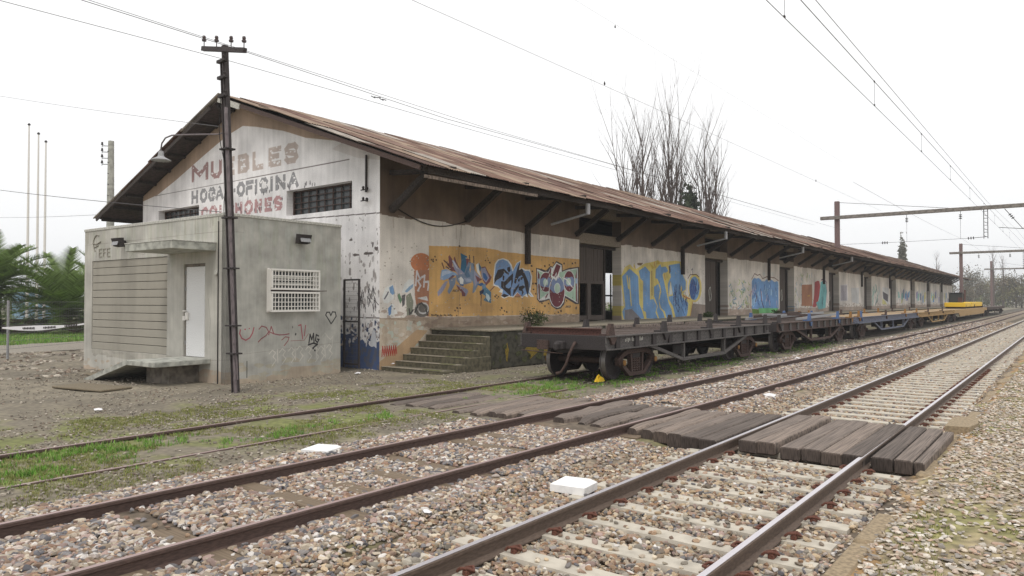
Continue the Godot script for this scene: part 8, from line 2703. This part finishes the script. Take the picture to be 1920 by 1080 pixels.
	# weeds
	var pal := [lin(52, 70, 34), lin(66, 84, 40), lin(84, 92, 56)]
	var bush := thing("weed_bush", "dark green weed bush growing on the platform under the painted letters", "bush", Vector3(-15.35, 1.22, -21.0))
	m = Mh.new()
	leaf_crown(m, g, Vector3(0, 0.24, 0), Vector3(0.5, 0.36, 0.6), 900, 0.05, pal)
	obj("leaves", m, M.leafy, bush, true)
	m = Mh.new()
	for k in 9:
		limb(m, Vector3(0, -0.02, 0), Vector3(g.randf_range(-1, 1), 1.2, g.randf_range(-1, 1)).normalized(), 0.5, 0.012, 1, g, 1.0)
	obj("stems", m, M.bark, bush, true)
	for q in [[Vector3(-15.9, 1.22, -38.0), "low weed patch at the blue graffiti's lower corner"], [Vector3(-16.2, 1.22, -50.6), "small weed tuft below the second blue graffiti"]]:
		m = Mh.new()
		leaf_crown(m, g, Vector3(0, 0.14, 0), Vector3(0.4, 0.22, 0.6), 500, 0.05, pal)
		solo("weed_tuft", m, M.leafy, q[0], q[1], "weed")

# ---------------------------------------------------------------- stones and grass
func stone_mesh(g: RandomNumberGenerator) -> ArrayMesh:
	# a pebble knocked into flats: a ball cut by a few planes
	var m := Mh.new()
	var t := (1.0 + sqrt(5.0)) / 2.0
	var v := [Vector3(-1, t, 0), Vector3(1, t, 0), Vector3(-1, -t, 0), Vector3(1, -t, 0), Vector3(0, -1, t), Vector3(0, 1, t), Vector3(0, -1, -t), Vector3(0, 1, -t), Vector3(t, 0, -1), Vector3(t, 0, 1), Vector3(-t, 0, -1), Vector3(-t, 0, 1)]
	var cuts := []
	for k in 11:
		cuts.append([Vector3(g.randfn(), g.randfn(), g.randfn()).normalized(), g.randf_range(0.42, 0.74)])
	var shape := func(p: Vector3) -> Vector3:
		var q := p.normalized()
		for c in cuts:
			var n: Vector3 = c[0]
			var over: float = q.dot(n) - c[1]
			if over > 0:
				q -= n * over
		return q * 1.22
	var f := "0b5 051 017 07a 0ab 159 5b4 ba2 a76 718 394 342 326 368 389 495 24b 62a 867 981"
	for q in f.split(" "):
		var a: Vector3 = v[q.substr(0, 1).hex_to_int()]
		var b: Vector3 = v[q.substr(1, 1).hex_to_int()]
		var c: Vector3 = v[q.substr(2, 1).hex_to_int()]
		if (b - a).cross(c - a).dot(a + b + c) < 0:
			var s := b
			b = c
			c = s
		var ab: Vector3 = shape.call((a + b) * 0.5)
		var bc: Vector3 = shape.call((b + c) * 0.5)
		var ca: Vector3 = shape.call((c + a) * 0.5)
		var sa: Vector3 = shape.call(a)
		var sb: Vector3 = shape.call(b)
		var sc: Vector3 = shape.call(c)
		m.tri(sa, ab, ca)
		m.tri(ab, sb, bc)
		m.tri(ca, bc, sc)
		m.tri(ab, bc, ca)
	return m.mesh()

func build_stones() -> void:
	var g := RandomNumberGenerator.new()
	g.seed = 321
	var meshes := []
	for k in 6:
		meshes.append(stone_mesh(g))
	var f := FastNoiseLite.new()
	f.seed = 4
	f.frequency = 0.5
	var tones := [lin(206, 192, 172), lin(188, 174, 157), lin(174, 156, 136), lin(158, 128, 110), lin(184, 156, 130), lin(154, 148, 145), lin(132, 128, 129), lin(112, 110, 114), lin(226, 220, 214), lin(178, 154, 145), lin(144, 122, 106), lin(202, 188, 178)]
	var warm := [lin(200, 178, 148), lin(180, 156, 126), lin(166, 134, 108), lin(190, 178, 158), lin(212, 198, 176), lin(142, 128, 114), lin(174, 148, 130), lin(158, 150, 138)]
	var pale := [lin(206, 192, 172), lin(214, 204, 190), lin(190, 174, 152), lin(222, 214, 204), lin(196, 168, 148), lin(176, 160, 142), lin(164, 156, 148), lin(200, 182, 166)]
	var grey := [lin(156, 148, 136), lin(170, 160, 146), lin(136, 127, 116), lin(192, 182, 168), lin(148, 132, 118)]
	# [x0, x1, z far, z near, per m2 near, smallest, largest radius, tones, name]
	var beds := [["ballast", -4.75, -1.6, -85.0, 0.0, 1100.0, 0.014, 0.044, warm + warm + tones], ["ballast", -8.45, -5.1, -85.0, 0.0, 780.0, 0.015, 0.056, tones], ["gravel", -5.35, -4.6, -85.0, 0.0, 800.0, 0.012, 0.042, warm + tones], ["gravel", -1.62, 6.0, -70.0, 0.0, 380.0, 0.012, 0.044, pale], ["yard_rubble", -34.0, -22.5, -14.0, -5.0, 90.0, 0.03, 0.1, grey], ["yard_gravel", -24.0, -8.3, -45.0, 0.0, 130.0, 0.008, 0.03, grey]]
	for bd in beds:
		var sets := [[], [], [], [], [], []]
		var cols := [[], [], [], [], [], []]
		var area: float = (bd[2] - bd[1]) * (bd[4] - bd[3])
		var n := int(area * bd[5])
		var yard: bool = bd[0] == "yard_gravel"
		var rub: bool = bd[0] == "yard_rubble"
		for i in n:
			# thinner with distance: sample z by the square
			var s := g.randf()
			var z: float = bd[4] + (bd[3] - bd[4]) * s
			var x: float = g.randf_range(bd[1], bd[2])
			var keep := g.randf()
			var d := depth(x, z)
			if d < 3.5 or d > 75.0:
				continue
			var big := 1.0
			if d > 12.0:
				big = minf(2.0, 1.0 + (d - 12.0) / 40.0)
				if keep > 12.0 / d / (big * big):
					continue
			if not in_view(x, z, 3.4):
				continue
			# bare patches of earth
			var nz := f.get_noise_2d(x, z)
			if rub and nz < 0.0:
				continue
			if bd[0] == "gravel" and x < -4.0 and nz > 0.22 and keep < 0.75:
				continue
			if bd[0] == "gravel" and x > -2.0 and (nz > 0.25 and keep < 0.6 or x < -1.28 and keep < 0.45):
				continue
			if yard and (keep > 0.25 + smoothstep(-18.0, -11.0, x) * 0.75 or nz < -0.2 or x > -11.2 and x < -9.3 and keep > 0.3):
				continue
			if z < -9.7 and z > -12.8 and x > -11.1 and x < -1.35:
				continue
			var r := lerpf(bd[6], bd[7], g.randf() * g.randf() * 0.6 + g.randf() * 0.4) * big
			var y: float = ground_y(x, z) - r * 0.2 + g.randf_range(0.0, 0.012)
			if bd[1] < -4.7 and bd[1] > -4.8:
				# between the concrete sleepers, some strewn over them
				var ph := fposmod((z + 1.78) / 0.603 + 0.5, 1.0) - 0.5
				if absf(ph) < 0.15 and x > -4.36 and x < -1.62:
					if keep < 0.9 or r > 0.034:
						continue
					y = 0.018 + r * 0.3
				else:
					y = -0.022 + g.randf_range(-0.022, 0.02)
			elif bd[0] == "ballast":
				var ph2 := fposmod((z + 1.2) / 0.68 + 0.5, 1.0) - 0.5
				var idx := int(round(-(z + 1.2) / 0.68))
				if absf(ph2) < 0.19 and absf(x - curve_x(T2, z)) < 1.25 and (idx * 7) % 5 < 2 and f.get_noise_2d(x * 1.4, z * 0.3 + idx * 9) > -0.22 and keep < 0.97:
					continue
				y += 0.012
			var hit := false
			for rx in [-3.85, -2.11, curve_x(T2, z) - 0.87, curve_x(T2, z) + 0.87]:
				if absf(x - rx) < 0.05 + r * 0.6:
					hit = true
			if hit:
				continue
			var b := Basis(Vector3.UP, g.randf_range(0, TAU)) * Basis(Vector3(1, 0, 0), g.randf_range(-0.5, 0.5))
			b = b.scaled_local(Vector3(r * g.randf_range(0.9, 1.5), r * (g.randf_range(0.3, 0.6) if bd[1] > -2.0 else g.randf_range(0.5, 0.95)), r * g.randf_range(0.7, 1.05)))
			var k := i % 6
			sets[k].append(Transform3D(b, Vector3(x, y, z)))
			var pal: Array = bd[8]
			var c: Color = pal[g.randi() % pal.size()]
			cols[k].append(c * g.randf_range(0.64, 1.18))
		for k in 6:
			if sets[k].size():
				many(bd[0], meshes[k], M.stone if M.has("stone") else stone_material(), sets[k], cols[k])
		print(bd[0], " ", sets[0].size() * 6)

func stone_material() -> StandardMaterial3D:
	var m := tinted(0.95, null)
	m.albedo_texture = M.fine
	m.uv1_triplanar = true
	m.uv1_world_triplanar = true
	m.uv1_scale = Vector3(6, 6, 6)
	M.stone = m
	return m

func build_grass() -> void:
	var g := RandomNumberGenerator.new()
	g.seed = 77
	var lush := Mh.new()
	blades(lush, g, 20, 0.08, 0.1, [lin(96, 150, 46), lin(80, 130, 38), lin(116, 158, 64), lin(132, 144, 84)])
	var thin := Mh.new()
	blades(thin, g, 9, 0.06, 0.055, [lin(128, 132, 76), lin(140, 136, 86), lin(112, 122, 62)])
	var lm := lush.mesh()
	var tm := thin.mesh()
	var f := FastNoiseLite.new()
	f.seed = 8
	f.frequency = 0.6
	var a := []
	# [x, z, half width, half length, count] along the siding and under the wagons
	for q in [[-10.35, -2.6, 0.75, 1.5, 900], [-10.6, -4.3, 0.45, 0.9, 260], [-9.85, -6.9, 0.3, 0.9, 160], [-9.7, -8.8, 0.35, 0.6, 60], [-10.1, -14.0, 0.8, 1.6, 420], [-9.2, -16.5, 0.6, 2.0, 160], [-9.6, -24.0, 0.8, 5.0, 380], [-9.4, -34.0, 0.9, 4.5, 300], [-10.3, -18.5, 0.9, 2.6, 200], [0.25, -9.3, 0.2, 0.35, 46], [0.35, -12.5, 0.5, 0.9, 70], [-0.1, -17.0, 0.4, 1.6, 70]]:
		for i in q[4]:
			var x: float = q[0] + g.randfn() * q[2] * 0.6
			var z: float = q[1] + g.randfn() * q[3] * 0.6
			if f.get_noise_2d(x * 2.0, z * 2.0) < -0.08:
				continue
			var s := g.randf_range(0.4, 1.15)
			a.append(Transform3D(Basis(Vector3.UP, g.randf_range(0, TAU)).scaled(Vector3(s, s * g.randf_range(0.7, 1.2), s)), Vector3(x, ground_y(x, z) - 0.02, z)))
	# verge beyond the pale path
	for i in 5200:
		var x := g.randf_range(-58, -37)
		var z := g.randf_range(-24, -9)
		if x > -38.0 - (z + 9.0) * -0.28 - 1.0:
			continue
		var s := g.randf_range(1.6, 3.0)
		a.append(Transform3D(Basis(Vector3.UP, g.randf_range(0, TAU)).scaled(Vector3(s, s * 0.8, s)), Vector3(x, -0.02, z)))
	many("grass", lm, M.leafy, a, [])
	a = []
	for i in 26000:
		var x := g.randf_range(-14.0, -8.2)
		var z := g.randf_range(-14.0, -2.0)
		if g.randf() < 0.25:
			x = g.randf_range(-1.2, 3.0)
			z = g.randf_range(-22, -4)
		if f.get_noise_2d(x * 0.7, z * 0.7) < (0.0 if x < -5 else 0.16):
			continue
		if z < -9.7 and z > -12.8 and x > -11.1 and x < -5:
			continue
		if not in_view(x, z):
			continue
		var s := g.randf_range(0.4, 1.0)
		a.append(Transform3D(Basis(Vector3.UP, g.randf_range(0, TAU)).scaled(Vector3(s, s, s)), Vector3(x, ground_y(x, z) - 0.015, z)))
	many("moss_tufts", tm, M.leafy, a, [])
	# bright verge under the wall
	var v := Mh.new()
	v.quad(Vector3(-38.5, 0.012, -9), Vector3(-41.5, 0.012, -25), Vector3(-62, 0.012, -25), Vector3(-62, 0.012, -9))
	setting("verge", v, mat(C8(108, 132, 66), 1.0, M.rust_grain, Vector3(0.7, 0.7, 0.7)))
